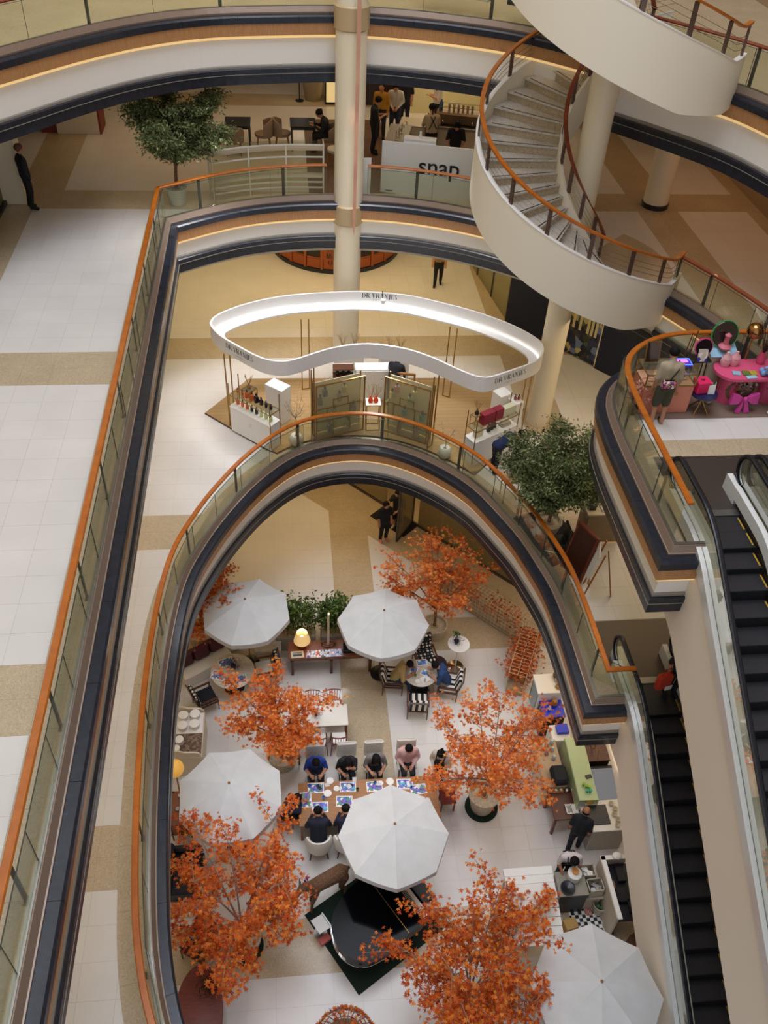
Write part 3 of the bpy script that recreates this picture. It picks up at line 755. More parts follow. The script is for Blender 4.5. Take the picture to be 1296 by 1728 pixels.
# ================================================================== ESCALATORS
M_ECLAD = mat('escalator_cladding', '#ebdfcd', .5)
M_EDECK = mat('escalator_deck', '#d8d8d4', .3, metal=.35)
M_ESTEP = stripemat('escalator_step_metal', '#201e22', '#2b282b', 38, 'X', .45)
M_ERISE = mat('escalator_riser', '#0e1018', .5)
M_RUB = mat('handrail_rubber', '#10121a', .35)
M_BROWNT = mat('brown_trim', '#7a6052', .5)
def escalator(label, F, X0, side_wall=True, drop=5.0):
    """runs down towards -y from a comb at y = 11.2; steps between X0+.42 and X0+1.2"""
    t = thing('escalator', label, 'escalator', (X0, 0, F))
    YC, YB = 11.2, 10.15; sl = math.tan(R_(30)); run = drop/sl
    def prof(y, h):      # height of a line parallel to the steps
        if y >= YB+.5: return h
        if y >= YB-.5: u = (YB+.5-y); return h-sl*u*u/2
        if y > YB-run: return h-sl*(YB-y)
        return h-drop
    ysamp = [13.0, 12.2, 11.6, 11.2, 10.9]+[YB+.5-.125*i for i in range(9)]+[8, 6, 4, 2.2, YB-run, .5]
    ysamp = sorted(set(ysamp), reverse=True)
    def strip(x0, x1, lo, hi, ys): 
        b = MB(); vs = []; fs = []
        for y in ys: vs += [(x0, y, prof(y, lo)), (x1, y, prof(y, lo)), (x1, y, prof(y, hi)), (x0, y, prof(y, hi))]
        for i in range(len(ys)-1):
            for k in range(4): fs.append((i*4+k, i*4+4+k, i*4+4+(k+1) % 4, i*4+(k+1) % 4))
        n = len(ys)-1; fs += [(0, 1, 2, 3), (n*4+3, n*4+2, n*4+1, n*4)]
        return b.add(vs, fs)
    ys_in = [y for y in ysamp if y <= 11.62]
    ys_w = [y for y in ysamp if y <= 10.95]
    strip(0, .05, -1.75, .02, ys_w).build('side_cladding', M_ECLAD, t)
    strip(.0, .06, .021, .10, ys_w).build('side_trim', M_BROWNT, t)
    strip(-.07, .02, .101, .34, ys_in).build('outer_deck', M_EDECK, t)
    strip(.045, .21, .101, .33, ys_in).build('deck', M_EDECK, t)
    strip(.21, .34, .10, .27, ys_in).build('skirt_deck', mat('escalator_inner_deck', '#b9b8ac', .35, metal=.3), t)
    strip(1.19, 1.295, .10, .33, ys_in).build('deck', mat('white_deck', '#e6e4e0', .35), t)
    if side_wall: strip(1.33, 1.38, -1.75, .1, ys_w).build('side_cladding', M_ECLAD, t)
    strip(.05, 1.33, -1.75, -1.70, ys_w).build('truss_soffit', M_ECLAD, t)
    for xc in (.03, 1.325):
        yy = [y for y in ysamp if y <= 11.62]
        strip(xc-.006, xc+.006, .103, .92, yy).build('glass_balustrade', M_GLASS, t)
        ring = [Vector((xc, 11.62+.33*math.sin(a), .62+.33*math.cos(a))) for a in [PI*i/12 for i in range(13)]]
        top = [Vector((xc, y, prof(y, .95))) for y in reversed(yy) if y < 11.6]
        path = top+ring
        b = MB(); vs = []; fs = []
        for i, p in enumerate(path):
            q0, q1 = path[max(0, i-1)], path[min(len(path)-1, i+1)]; d = (q1-q0).normalized(); n_ = Vector((1, 0, 0)).cross(d)
            vs += [p+Vector((s*.045, 0, 0))+n_*h for s, h in ((-1, -.025), (1, -.025), (1, .02), (.5, .03), (-.5, .03), (-1, .02))]
        for i in range(len(path)-1):
            for k in range(6): fs.append((i*6+k, i*6+(k+1) % 6, i*6+6+(k+1) % 6, i*6+6+k))
        fs += [(5, 4, 3, 2, 1, 0), tuple(range((len(path)-1)*6, len(path)*6))]
        b.add(vs, fs).build('rubber_handrail', M_RUB, t)
        pan = [(11.62+.29*math.sin(a), .62+.29*math.cos(a)) for a in [PI*i/12 for i in range(13)]]
        MB().extr([(y, z) for y, z in pan], .012, Matrix(((0, 0, 1, xc-.006), (1, 0, 0, 0), (0, 1, 0, 0), (0, 0, 0, 1)))).build('glass_balustrade', M_GLASS, t)
        rr = [Vector((xc, 11.62+.27*math.sin(a), .62+.27*math.cos(a))) for a in [PI*i/12 for i in range(13)]]
        MB().tube(rr, .02, 6).build('newel_rim', M_STEEL, t)
    # comb plate and steps
    MB().box((.80, 11.28, -.002), (.84, .16, .012)).build('comb_plate', M_STEEL, t)
    MB().box((.15, 11.75, .16), (.2, .5, .32)).build('newel_base', M_EDECK, t); MB().box((1.24, 11.75, .16), (.11, .5, .32)).build('newel_base', MATS['white_deck'], t)
    sm = MB().box((0, 0, -.012), (.78, .398, .024)).mesh('step', M_ESTEP); rm = MB().box((0, 0, 0), (.78, .012, 1)).mesh('step_riser', M_ERISE)
    ym = MB().box((0, 0, 0), (.025, .30, .004)).mesh('step_mark', mat('step_yellow', '#c79a1e', .6))
    y, z, k = 11.2, 0.0, 0
    while y > YB-run-.2:
        c = y-.2; zc = prof(y-.2, 0) if y < YB+.6 else 0
        zc = -round(-prof(y-.4, 0)/.2309)*.2309 if y < 10.2 else (0 if y > 10.7 else prof(y-.4, 0)*.9)
        s_ = inst('step', sm, t, (.80, c, zc-.02))
        inst('step_mark', ym, s_, (.36, 0, .003))
        zn = zc
        if k:
            h = zp-zn
            if h > .03:
                r_ = inst('step_riser', rm, s_, (0, .193, h/2), scl=(1, 1, h))
        zp = zn; y -= .4; k += 1
    strip(.34, .40, -.35, .12, [y for y in ysamp if y <= 11.2]).build('skirt', mat('escalator_skirt', '#2e2b2b', .4, metal=.5), t)
    strip(1.20, 1.24, -.35, .12, [y for y in ysamp if y <= 11.2]).build('skirt', MATS['escalator_skirt'], t)
    return t
escalator('upper escalator running down from the pink stall landing', L2, 6.85)
escalator('second upper escalator at the right edge of the picture beside the white divider', L2, 8.36)
escalator('lower escalator running down to the cafe floor, under the upper one', L1, 6.93)
# ================================================================== PLANT BUILDERS
import numpy as np
LEAF_MAPLE = ([(0, 0)]+[(r*math.cos(R_(a)), r*math.sin(R_(a))) for a, r in ((-70, .34), (-18, .8), (12, .36), (38, .98), (62, .4), (90, 1.1), (118, .4), (142, .98), (168, .36), (198, .8), (250, .34))],
              [(0, 1, 2, 3), (0, 3, 4, 5), (0, 5, 6, 7), (0, 7, 8, 9), (0, 9, 10, 11)])
LEAF_OVAL = ([(0, 0), (.34, .5), (.3, 1.0), (0, 1.7), (-.3, 1.0), (-.34, .5)], [(0, 1, 2, 3), (0, 3, 4, 5)])
LEAF_BLADE = ([(0, 0), (.13, .8), (0, 2.3), (-.13, .8)], [(0, 1, 2, 3)])
def foliage(name, pts, sizes, tmpl, mt, parent, rng, flat=.55, droop=.25, dirs=None):
    tv, tf = tmpl; n = len(pts); k = len(tv)
    T = np.array([(x, y, -droop*(x*x+y*y)) for x, y in tv])
    yaw = rng.uniform(0, 2*PI, n)
    if dirs is not None: yaw = np.arctan2(dirs[:, 1], dirs[:, 0])-PI/2+rng.normal(0, .6, n)
    tx, ty = rng.normal(0, flat, n), rng.normal(0, flat, n)
    V0 = T[None]*np.array(sizes)[:, None, None]
    x, y, z = V0[..., 0], V0[..., 1], V0[..., 2]
    c, s = np.cos(tx)[:, None], np.sin(tx)[:, None]; y, z = y*c-z*s, y*s+z*c
    c, s = np.cos(ty)[:, None], np.sin(ty)[:, None]; x, z = x*c+z*s, -x*s+z*c
    c, s = np.cos(yaw)[:, None], np.sin(yaw)[:, None]; x, y = x*c-y*s, x*s+y*c
    W = (np.stack([x, y, z], -1)+np.array(pts)[:, None]).reshape(-1, 3)
    F = (np.array(tf)[None]+(np.arange(n)*k)[:, None, None]).reshape(-1, 4)
    me = bpy.data.meshes.new(name); me.vertices.add(len(W)); me.vertices.foreach_set('co', W.ravel().astype(np.float32))
    me.loops.add(F.size); me.loops.foreach_set('vertex_index', F.ravel().astype(np.int32))
    me.polygons.add(len(F)); me.polygons.foreach_set('loop_start', (np.arange(len(F))*4).astype(np.int32))
    me.update(calc_edges=True); me.materials.append(mt)
    o = bpy.data.objects.new(name, me); col.objects.link(o)
    if parent: o.parent = parent
    o['kind'] = 'stuff'
    return o
def tree_skeleton(rng, z0, fork, spread, height, nb, side, lean=(0, 0), squash=1.0, inner=.25):
    """trunk, main branches and twigs; returns tubes and leaf anchor points with directions"""
    tubes, anchors, dirs = [], [], []
    top = np.array([lean[0]*.4, lean[1]*.4, fork])
    tubes.append(([np.array([0, 0, z0]), np.array([lean[0]*.15, lean[1]*.15, (z0+fork)/2]), top], .05, .038))
    for b in range(nb):
        az = 2*PI*(b+rng.uniform(-.35, .35))/nb; out = rng.uniform(.45, 1.0); up = rng.uniform(.35, 1.0)
        if b % 3 == 0: out *= .55; up = 1.0
        e = np.array([math.cos(az)*spread*out+lean[0], math.sin(az)*spread*out*squash+lean[1], fork+(height-fork)*up])
        st = top+np.array([0, 0, -rng.uniform(0, .25)])
        mid = st*.5+e*.5+np.array([0, 0, .18*(height-fork)*rng.uniform(.2, 1)])+rng.normal(0, .06, 3)
        path = [st*(1-t)**2+2*mid*t*(1-t)+e*t*t for t in np.linspace(0, 1, 8)]
        tubes.append((path, .026, .006))
        for s_ in range(side):
            t = inner+(1-inner)*(s_+rng.uniform(0, 1))/side
            p = st*(1-t)**2+2*mid*t*(1-t)+e*t*t
            a2 = az+rng.normal(0, 1.1); ln = spread*rng.uniform(.16, .42)
            q = p+np.array([math.cos(a2)*ln, math.sin(a2)*ln*squash, rng.uniform(-.12, .3)*ln*1.2])
            m2 = (p+q)/2+np.array([0, 0, .06])
            tw = [p*(1-u)**2+2*m2*u*(1-u)+q*u*u for u in np.linspace(0, 1, 4)]
            tubes.append((tw, .009, .004))
            for u in (.35, .7, 1.0):
                anchors.append(p*(1-u)**2+2*m2*u*(1-u)+q*u*u); d = q-p; dirs.append(d)
    return tubes, np.array(anchors), np.array(dirs)
def scatter(rng, anchors, dirs, per, sig, drop=.02):
    n = len(anchors)*per; idx = np.repeat(np.arange(len(anchors)), per)
    p = anchors[idx]+rng.normal(0, 1, (n, 3))*np.array([sig, sig, sig*.45])+np.array([0, 0, -drop])
    return p, dirs[idx]+rng.normal(0, .3, (n, 3))
M_BARK = mat('maple_bark', '#6a4a38', .8, noise=('#8a6a52', 8, (1, 1, 4), .35, .65))
M_BARKP = mat('pale_bark', '#9a8676', .8, noise=('#7a6658', 8, (1, 1, 4), .35, .65))
M_ORANGE = leafmat('orange_maple_leaves', '#c9521d', '#f5a650', '#e8823a', .4)
M_ORANGE2 = leafmat('red_orange_maple_leaves', '#b8461a', '#f09a3e', '#dc6e2c', .4)
M_REDVINE = leafmat('red_vine_leaves', '#9a3c1a', '#f0a866', '#cf6a35', .4)
M_GREEN = leafmat('ficus_leaves', '#434f2b', '#a5ad7a', '#6a7548', .35)
M_BAMBOO = leafmat('bamboo_leaves', '#34491d', '#7c8f4a', '#55692e', .3)
M_LAV = leafmat('lavender_flowers', '#2a2648', '#5a4a82', '#3a3360', .2)
M_POT = mat('stoneware_pot', '#c4b59c', .7, noise=('#a8987e', 14, (1, 1, 1), .4, .7))
M_SOIL = mat('potting_gravel', '#8a7458', .95, noise=('#c2ad8c', 60, (1, 1, 1), .45, .55), bump=(80, .8))
M_ASTRO = mat('dark_green_turf', '#0c2419', .95, bump=(160, 1.0))
def maple(label, loc, spread=1.5, height=3.2, seed=1, nb=9, side=11, per=9, size=.062, pot=(.30, .40, .55), disc=0, fork=1.25, lean=(0, 0), lm=None, bark=None, squash=1.0):
    rng = np.random.default_rng(seed)
    t = thing('maple_tree', label, 'tree', loc)
    r0, r1, ph = pot
    if disc:
        MB().lathe([(disc, 0), (disc, .03), (disc-.02, .035), (0, .035)], n=32).build('turf_mat', M_ASTRO, t)
    zb = .036 if disc else 0
    MB().lathe([(r0, zb), (r0*1.05, zb+.04), (r1, zb+ph-.08), (r1+.03, zb+ph-.07), (r1+.03, zb+ph), (r1-.02, zb+ph), (r1-.04, zb+ph-.08)], n=28).build('pot', M_POT, t, smooth=True)
    MB().lathe([(r1-.035, zb+ph-.1), (0, zb+ph-.07)], n=20).build('gravel', M_SOIL, t)
    tubes, an, di = tree_skeleton(rng, zb+ph-.1, fork, spread, height, nb, side, lean, squash)
    b = MB(); b.tube(tubes[0][0], tubes[0][1], 7, tubes[0][2]); b.build('trunk', bark or M_BARK, t, smooth=True)
    b = MB()
    for p, ra, rb in tubes[1:]: b.tube(p, ra, 5, rb)
    b.build('branches', bark or M_BARK, t, smooth=True)
    p, d = scatter(rng, an, di, per, .085)
    foliage('foliage', p, rng.uniform(.7, 1.25, len(p))*size, LEAF_MAPLE, lm or M_ORANGE, t, rng, .5, .3, d)
    return t
def ficus(label, loc, spread, height, fork, seed, pot=(.24, .32, .5), side=12, per=26, size=.055, nb=9, potmat=None, lean=(0, 0), pot_rings=False):
    rng = np.random.default_rng(seed)
    t = thing('ficus_tree', label, 'tree', loc); r0, r1, ph = pot
    pb = MB()
    if pot_rings:
        prof = []
        for i in range(9):
            f = i/8; r = r0+(r1-r0)*f; prof += [(r, ph*f), (r+.016, ph*f+.012), (r+.016, ph*f+ph/8-.012)]
        prof = prof[:-2]+[(r1+.02, ph), (r1-.03, ph), (r1-.03, ph-.06)]
    else: prof = [(r0, 0), (r1, ph-.05), (r1+.02, ph-.04), (r1+.02, ph), (r1-.03, ph), (r1-.03, ph-.06)]
    pb.lathe(prof, n=28).build('pot', potmat or M_POT, t, smooth=True)
    MB().lathe([(r1-.03, ph-.07), (0, ph-.05)], n=18).build('soil', M_SOIL, t)
    tubes, an, di = tree_skeleton(rng, ph-.08, fork, spread, height, nb, side, lean)
    b = MB(); b.tube(tubes[0][0], .05, 7, .04); b.build('trunk', M_BARK, t, smooth=True)
    b = MB()
    for p, ra, rb in tubes[1:]: b.tube(p, ra*.8, 5, rb)
    b.build('branches', M_BARK, t, smooth=True)
    p, d = scatter(rng, an, di, per, .12, .06)
    foliage('foliage', p, rng.uniform(.7, 1.3, len(p))*size, LEAF_OVAL, M_GREEN, t, rng, .8, .35, d)
    return t
def tuft(name, parent, c, r, h, n, mt, tmpl=LEAF_BLADE, size=.05, seed=0, flat=.9):
    rng = np.random.default_rng(seed)
    p = np.array(c)+np.stack([rng.normal(0, r*.5, n), rng.normal(0, r*.5, n), rng.uniform(0, h, n)], -1)
    return foliage(name, p, rng.uniform(.7, 1.3, n)*size, tmpl, mt, parent, rng, flat, .2)

# ================================================================== FURNITURE BUILDERS
M_CANVAS = mat('parasol_canvas', '#cbcac8', .75, noise=('#c3c2bf', 3, (1, 1, 1), .3, .7))
M_CANVASE = mat('parasol_trim', '#b8a88c', .8)
def parasol(label, tip, R=1.22, H=2.75, rot=0.0, n=8):
    t = thing('parasol', label, 'parasol', (tip[0], tip[1], 0), rot)
    zc = H-.48
    cn = MB(); top = Vector((0, 0, H))
    ang = [2*PI*i/n+PI/n for i in range(n)]
    ring = lambda rr, z: [Vector((rr*math.cos(a), rr*math.sin(a), z)) for a in ang]
    for i in range(n):
        vs = []; fs = []
        S = 6; Q = 4
        for s in range(S+1):
            f = s/S; rr = R*f; z = H-.48*f**1.12
            a0, a1 = Vector((rr*math.cos(ang[i]), rr*math.sin(ang[i]), z)), Vector((rr*math.cos(ang[(i+1) % n]), rr*math.sin(ang[(i+1) % n]), z))
            for q in range(Q+1):
                p = a0.lerp(a1, q/Q); p.z -= .055*f*4*(q/Q)*(1-q/Q)*1.0; vs.append(p)
        for s in range(S):
            for q in range(Q): fs.append((s*(Q+1)+q, (s+1)*(Q+1)+q, (s+1)*(Q+1)+q+1, s*(Q+1)+q+1))
        g = MB().add(vs, fs); o = g.build('canopy_panel', M_CANVAS, t, smooth='all')
        a0, a1 = ring(R, zc)[i], ring(R, zc)[(i+1) % n]
        v = MB(); m_ = a0.lerp(a1, .5); m_.z -= .055
        pts = [a0, a0.lerp(m_, .5)+Vector((0, 0, -.014)), m_, a1.lerp(m_, .5)+Vector((0, 0, -.014)), a1]
        inn = [p*.985 for p in pts]; vv = []
        for p in pts: vv += [p, Vector((p.x*1.005, p.y*1.005, p.z-.15))]
        v.add(vv, [(2*k, 2*k+1, 2*k+3, 2*k+2) for k in range(4)]); v.build('valance', M_CANVASE if False else M_CANVAS, o)
        MB().tube([top+Vector((0, 0, -.03)), ring(R*.99, zc-.02)[i]], .009, 5).build('rib', M_OAK, t)
    MB().lathe([(.022, 0), (.022, H-.03)], n=10).build('pole', M_OAK, t, smooth=True)
    MB().lathe([(.03, H-.02), (.03, H+.015), (.012, H+.05), (0, H+.06)], n=10).build('finial', M_OAK, t, smooth=True)
    MB().lathe([(.27, 0), (.27, .05), (.1, .08), (.04, .3), (.026, .3)], n=20).build('base', M_BLACK, t, smooth=True)
    for k in range(n):
        e = ring(R*.55, H-.31)[k]; MB().tube([(0, 0, H-.75), e], .006, 4).build('strut', M_OAK, t)
    return t
def legs4(t, w_, d_, h, r=.02, mt=M_WALNUT, splay=0.0, name='leg', taper=.7):
    for sx in (-1, 1):
        for sy in (-1, 1):
            MB().cyl((sx*(w_+splay), sy*(d_+splay), 0), (sx*w_, sy*d_, h), r*taper, r, 8).build(name, mt, t)
M_STRIPE = stripemat('black_white_stripe', '#e9e2d4', '#15161c', 6.2, 'X', .85)
M_DOTS = None
def dotmat(name, c1, c2, scale, th=.32):
    mt = bpy.data.materials.new(name); mt.use_nodes = True; nt = mt.node_tree; b = nt.nodes['Principled BSDF']
    tc = nt.nodes.new('ShaderNodeTexCoord'); v = nt.nodes.new('ShaderNodeTexVoronoi'); v.inputs['Scale'].default_value = scale; v.inputs['Randomness'].default_value = .25
    nt.links.new(tc.outputs['Object'], v.inputs['Vector'])
    g = nt.nodes.new('ShaderNodeMath'); g.operation = 'LESS_THAN'; g.inputs[1].default_value = th; nt.links.new(v.outputs['Distance'], g.inputs[0])
    mx = nt.nodes.new('ShaderNodeMix'); mx.data_type = 'RGBA'; mx.inputs[6].default_value = lin(c1); mx.inputs[7].default_value = lin(c2)
    nt.links.new(g.outputs[0], mx.inputs[0]); nt.links.new(mx.outputs[2], b.inputs['Base Color']); b.inputs['Roughness'].default_value = .85
    MATS[name] = mt; return mt
M_DOTS = dotmat('cream_dots_on_black', '#14151b', '#e5dcc2', 9, .33)
def easy_chair(label, loc, rz, fabric, seat=None):
    """open wooden armchair; faces +y"""
    t = thing('armchair', label, 'chair', loc, rz)
    legs4(t, .27, .27, .42, .02)
    f = MB(); 
    for s in (-1, 1): f.box((s*.27, 0, .36), (.035, .58, .05)); f.box((s*.285, .02, .56), (.05, .5, .03)); f.box((s*.27, .24, .49), (.03, .03, .14)); f.box((s*.27, -.24, .49), (.03, .03, .14))
    f.box((0, .27, .36), (.52, .03, .05)); f.box((0, -.27, .36), (.52, .03, .05)); f.build('frame', M_WALNUT, t)
    MB().rbox((0, .0, .43), (.5, .54, .1), .03).build('seat_cushion', seat or fabric, t)
    bk = MB().rbox((0, 0, .0), (.5, .09, .46), .03); M = Matrix.Translation((0, -.27, .68)) @ Matrix.Rotation(R_(14), 4, 'X')
    b2 = MB().add([M @ Vector(v) for v in bk.v], bk.f); b2.build('back_cushion', fabric, t)
    MB().add([M @ Vector(v)+Vector((0, -.03, 0)) for v in MB().box((-.24, -.04, -.05), (.03, .03, .62)).box((.24, -.04, -.05), (.03, .03, .62)).box((0, -.04, .24), (.5, .03, .05)).v], MB().box((0, 0, 0), (1, 1, 1)).box((0, 0, 0), (1, 1, 1)).box((0, 0, 0), (1, 1, 1)).f).build('back_frame', M_WALNUT, t)
    return t
M_CREAMF = mat('cream_upholstery', '#e2dccf', .8)
def tufted_chair(label, loc, rz):
    t = thing('tufted_chair', label, 'chair', loc, rz); legs4(t, .2, .2, .4, .022, M_BLACK)
    MB().rbox((0, 0, .44), (.5, .5, .12), .035).build('seat', M_CREAMF, t)
    b = MB().rbox((0, -.25, .78), (.5, .1, .62), .035); b.build('backrest', M_CREAMF, t)
    bm = MB().ball((0, 0, 0), .014, 6, 4).mesh('button', mat('button_grey', '#a39b8d', .8))
    for r in range(3):
        for c in range(4 if r % 2 == 0 else 3): inst('button', bm, t, (-.165+.11*c+(.055 if r % 2 else 0), -.196, .68+.12*r))
    return t
def barrel_chair(label, loc, rz, fab=None, legm=None):
    t = thing('barrel_chair', label, 'chair', loc, rz); legs4(t, .17, .16, .38, .022, legm or M_BLACK, .05)
    MB().lathe([(.24, .36), (.27, .40), (.27, .46), (.2, .48), (0, .48)], n=20).build('seat', fab or M_CREAMF, t, smooth=True)
    b = MB(); vs = []; fs = []; n = 20
    for i in range(n+1):
        a = R_(180+i*180/n); hh = .30+.14*math.sin(PI*i/n); ro, ri = .31, .25
        for r, z in ((ro, .38), (ro+.02, .46+hh*.7), (ro-.02, .46+hh), (ri-.0, .46+hh-.01), (ri-.01, .46)): vs.append((r*math.cos(a), r*math.sin(a), z))
    for i in range(n):
        for k in range(5): fs.append((i*5+k, i*5+(k+1) % 5, i*5+5+(k+1) % 5, i*5+5+k))
    fs += [(4, 3, 2, 1, 0), tuple(n*5+k for k in range(5))]
    b.add(vs, fs).build('backrest', fab or M_CREAMF, t, smooth=True)
    return t
M_REDWOOD = woodmat('red_brown_wood', '#5e2616', '#78331e', .4, 4, (1, 8, 1))
def spindle_chair(label, loc, rz):
    t = thing('spindle_chair', label, 'chair', loc, rz); legs4(t, .19, .18, .44, .017, M_REDWOOD, .03)
    MB().rbox((0, 0, .45), (.42, .4, .035), .012).build('seat', M_REDWOOD, t)
    MB().rbox((0, .01, .485), (.36, .34, .04), .018).build('cushion', M_WHITE, t)
    tp = [(-.2+.4*i/10, -.22-.04*math.sin(PI*i/10), .86) for i in range(11)]
    MB().tube(tp, .018, 6).build('top_rail', M_REDWOOD, t)
    for i in range(6):
        x = -.18+.36*i/5; MB().tube([(x*.9, -.19, .46), (x, -.22-.04*math.sin(PI*(x+.2)/.4), .86)], .009, 5).build('spindle', M_REDWOOD, t)
    return t
def stool(label, loc, rz, mt, w_=.36, h=.45):
    t = thing('stool', label, 'stool', loc, rz)
    MB().rbox((0, 0, h-.02), (w_, w_, .04), .01).build('seat', mt, t)
    a = MB()
    for s in (-1, 1): a.box((s*(w_/2-.04), 0, h-.07), (.025, w_-.06, .06)); a.box((0, s*(w_/2-.04), h-.07), (w_-.06, .025, .06))
    a.build('apron', mt, t); 
    for sx in (-1, 1):
        for sy in (-1, 1): MB().box((sx*(w_/2-.04), sy*(w_/2-.04), h/2-.02), (.035, .035, h-.04)).build('leg', mt, t)
    return t
def table_rect(name, label, loc, rz, w_, d_, h, top_m, leg_m, th=.04, apron=True, leg=.06):
    t = thing(name, label, 'table', loc, rz)
    MB().rbox((0, 0, h-th/2), (w_, d_, th), .008).build('tabletop', top_m, t)
    if apron:
        a = MB()
        for s in (-1, 1): a.box((0, s*(d_/2-leg), h-th-.045), (w_-2*leg, .02, .09)); a.box((s*(w_/2-leg), 0, h-th-.045), (.02, d_-2*leg, .09))
        a.build('apron', leg_m, t)
    for sx in (-1, 1):
        for sy in (-1, 1): MB().box((sx*(w_/2-leg), sy*(d_/2-leg), (h-th)/2), (leg, leg, h-th), taper=1.0).build('leg', leg_m, t)
    return t
M_MARBLE = mat('pale_marble', '#cfc5b4', .3, noise=('#b3a894', 5, (1, 3, 1), .35, .7))
def table_round(label, loc, r, h, top_m, base_m, base_r=.28):
    t = thing('round_table', label, 'table', loc)
    MB().lathe([(r-.03, h-.035), (r, h-.02), (r, h-.006), (r-.008, h), (0, h)], n=40).build('tabletop', top_m, t, smooth=True)
    MB().lathe([(base_r, 0), (base_r, .02), (.05, .06), (.035, .1), (.035, h-.1), (.1, h-.034)], n=20).build('pedestal', base_m, t, smooth=True)
    return t
PM_PRINT = [printmat('placemat_purple', ['#5b3a8c', '#7a55b0', '#3f7fc4', '#f0ece6', '#8e6bb8', '#4f9a5a'], 20), printmat('placemat_blue', ['#2f86c9', '#5fb2e0', '#6a49a0', '#eeeae4', '#3b9a8a', '#8a64b5'], 20)]
def placemat(label, loc, rz, i=0, w_=.40, d_=.28):
    t = thing('placemat', label, 'placemat', loc, rz, 'printed placemats')
    MB().box((0, 0, .001), (w_, d_, .002)).build('sheet', M_WHITE, t)
    MB().box((0, 0, .0027), (w_-.045, d_-.045, .001)).build('print', PM_PRINT[i % 2], t)
    return t
def plate(label, loc, r=.1, cat='plate'):
    return tag(MB().lathe([(r*.55, 0), (r, .016), (r, .02), (r*.6, .008), (0, .007)], n=20).build('plate', M_WHITE, smooth=True, loc=loc), label, cat)
def cup(label, loc, mt, r=.04, h=.07):
    return tag(MB().lathe([(r*.7, 0), (r, h), (r-.006, h), (r*.65, .01), (0, .01)], n=14).build('cup', mt, smooth=True, loc=loc), label, 'cup')
# ================================================================== GROUND FLOOR CAFE
def g0(px, py, z=0.0): return at(px, py, z)
# ---- shopfront on the diagonal
M_SHOPGL = glassmat('shop_glass', '#c9bd94', .72)
def diag(s, off=0.0):     # along the shopfront line
    a, b = V(1.84, 24.05), V(6.95, 18.7); d = (b-a).normalized(); n_ = V(d.y, -d.x); p = a+d*s+n_*off; return p
dg = math.atan2(18.7-24.05, 6.95-1.84)
sf = sroot('window_1')
for s0, s1 in ((-1.0, .55), (.56, 1.95), (3.35, 4.3), (4.31, 5.6), (5.61, 7.4)):
    c = diag((s0+s1)/2); MB().box((0, 0, 1.72), (s1-s0-.01, .02, 3.3)).build('pane', M_SHOPGL, sf, loc=(c.x, c.y, .05), rz=dg)
c = diag(3.2); MB().box((0, 0, .04), (8.4, .06, .08)).build('sill', M_DSTEEL, sf, loc=(c.x, c.y, 0), rz=dg)
c = diag(3.2, -1.2); structure(MB().box((0, 0, 1.8), (9.5, .1, 3.6)).build('wall_shop', mat('shop_wall', '#b39a52', .6), loc=(c.x, c.y, 0), rz=dg))
dr = sroot('door_1'); c = diag(3.1)
dd = MB().box((0, 0, 1.25), (.06, .06, 2.5)).box((0, -.55, .05), (.06, 1.1, .1)).box((0, -.55, 2.45), (.06, 1.1, .1)).box((0, -1.08, 1.25), (.06, .06, 2.5)).build('door_frame', M_DSTEEL, dr, loc=(c.x, c.y, 0), rz=dg+.2)
MB().cyl((.06, -.9, .7), (.06, -.9, 1.8), .016).build('pull_handle', M_STEEL, dr, loc=(c.x, c.y, 0), rz=dg+.2)
MB().box((0, -.55, 1.25), (.015, 1.0, 2.3)).build('pane', M_SHOPGL, dr, loc=(c.x, c.y, 0), rz=dg+.2)
c = diag(2.6, .35); tag(MB().box((0, 0, .006), (1.5, .8, .012)).build('doormat', mat('mat_rubber', '#1c1a1c', .95, bump=(90, .8)), loc=(c.x, c.y, 0), rz=dg), 'dark doormat in front of the open shop door behind the cafe', 'doormat')

# ---- parasols
parasol('white parasol at the far left over the round table with the corner bench', (-1.37, 16.15), 1.22, rot=.1)
parasol('white parasol over the wooden console and the round table with striped chairs', (2.31, 15.56), 1.24, rot=.25)
parasol('white parasol at the left edge of the cafe beside the cake cabinet', (-1.61, 10.71), 1.22, rot=.05)
parasol('white parasol covering the right end of the long communal table', (1.97, 9.49), 1.22, rot=.35)
parasol('largest white parasol at the bottom right beside the escalator', (5.6, 6.0), 1.30, rot=.2)

# ---- maples
def tree_at(px, py): p = g0(px, py); return (p.x, p.y, 0)
maple('orange maple half hidden by the balcony at the far left of the cafe', (-2.75, 17.0, 0), 1.35, 3.0, 11, pot=(.34, .42, .62), lean=(.1, .1), lm=M_ORANGE2, per=8)
maple('orange maple standing right behind the far right white parasol by the vine trellis', (4.05, 16.9, 0), 1.5, 3.4, 23, pot=(.27, .36, .5), lean=(-.05, .15), per=12)
maple('orange maple beside the white dining table in the middle of the cafe', tree_at(478, 1288), 1.35, 3.1, 35, pot=(.3, .38, .5), per=14, lean=(-.05, -.1))
maple('orange maple in a cream pot on a round dark mat right of the long table', tree_at(812, 1362), 1.72, 3.5, 41, pot=(.27, .36, .62), disc=.42, per=12, side=12, bark=M_BARKP, lean=(.1, .1))
maple('large orange maple in a pot on a dark mat at the lower left', tree_at(413, 1597), 1.95, 3.3, 58, pot=(.28, .36, .5), disc=.42, per=14, nb=11, side=12, lm=M_ORANGE2, bark=M_BARKP)
maple('large orange maple at the lower right in front of the grand piano', (3.25, 6.5, 0), 1.95, 3.4, 64, pot=(.3, .38, .5), per=15, nb=11, side=13, lm=M_ORANGE2, bark=M_BARKP, lean=(.1, 0))
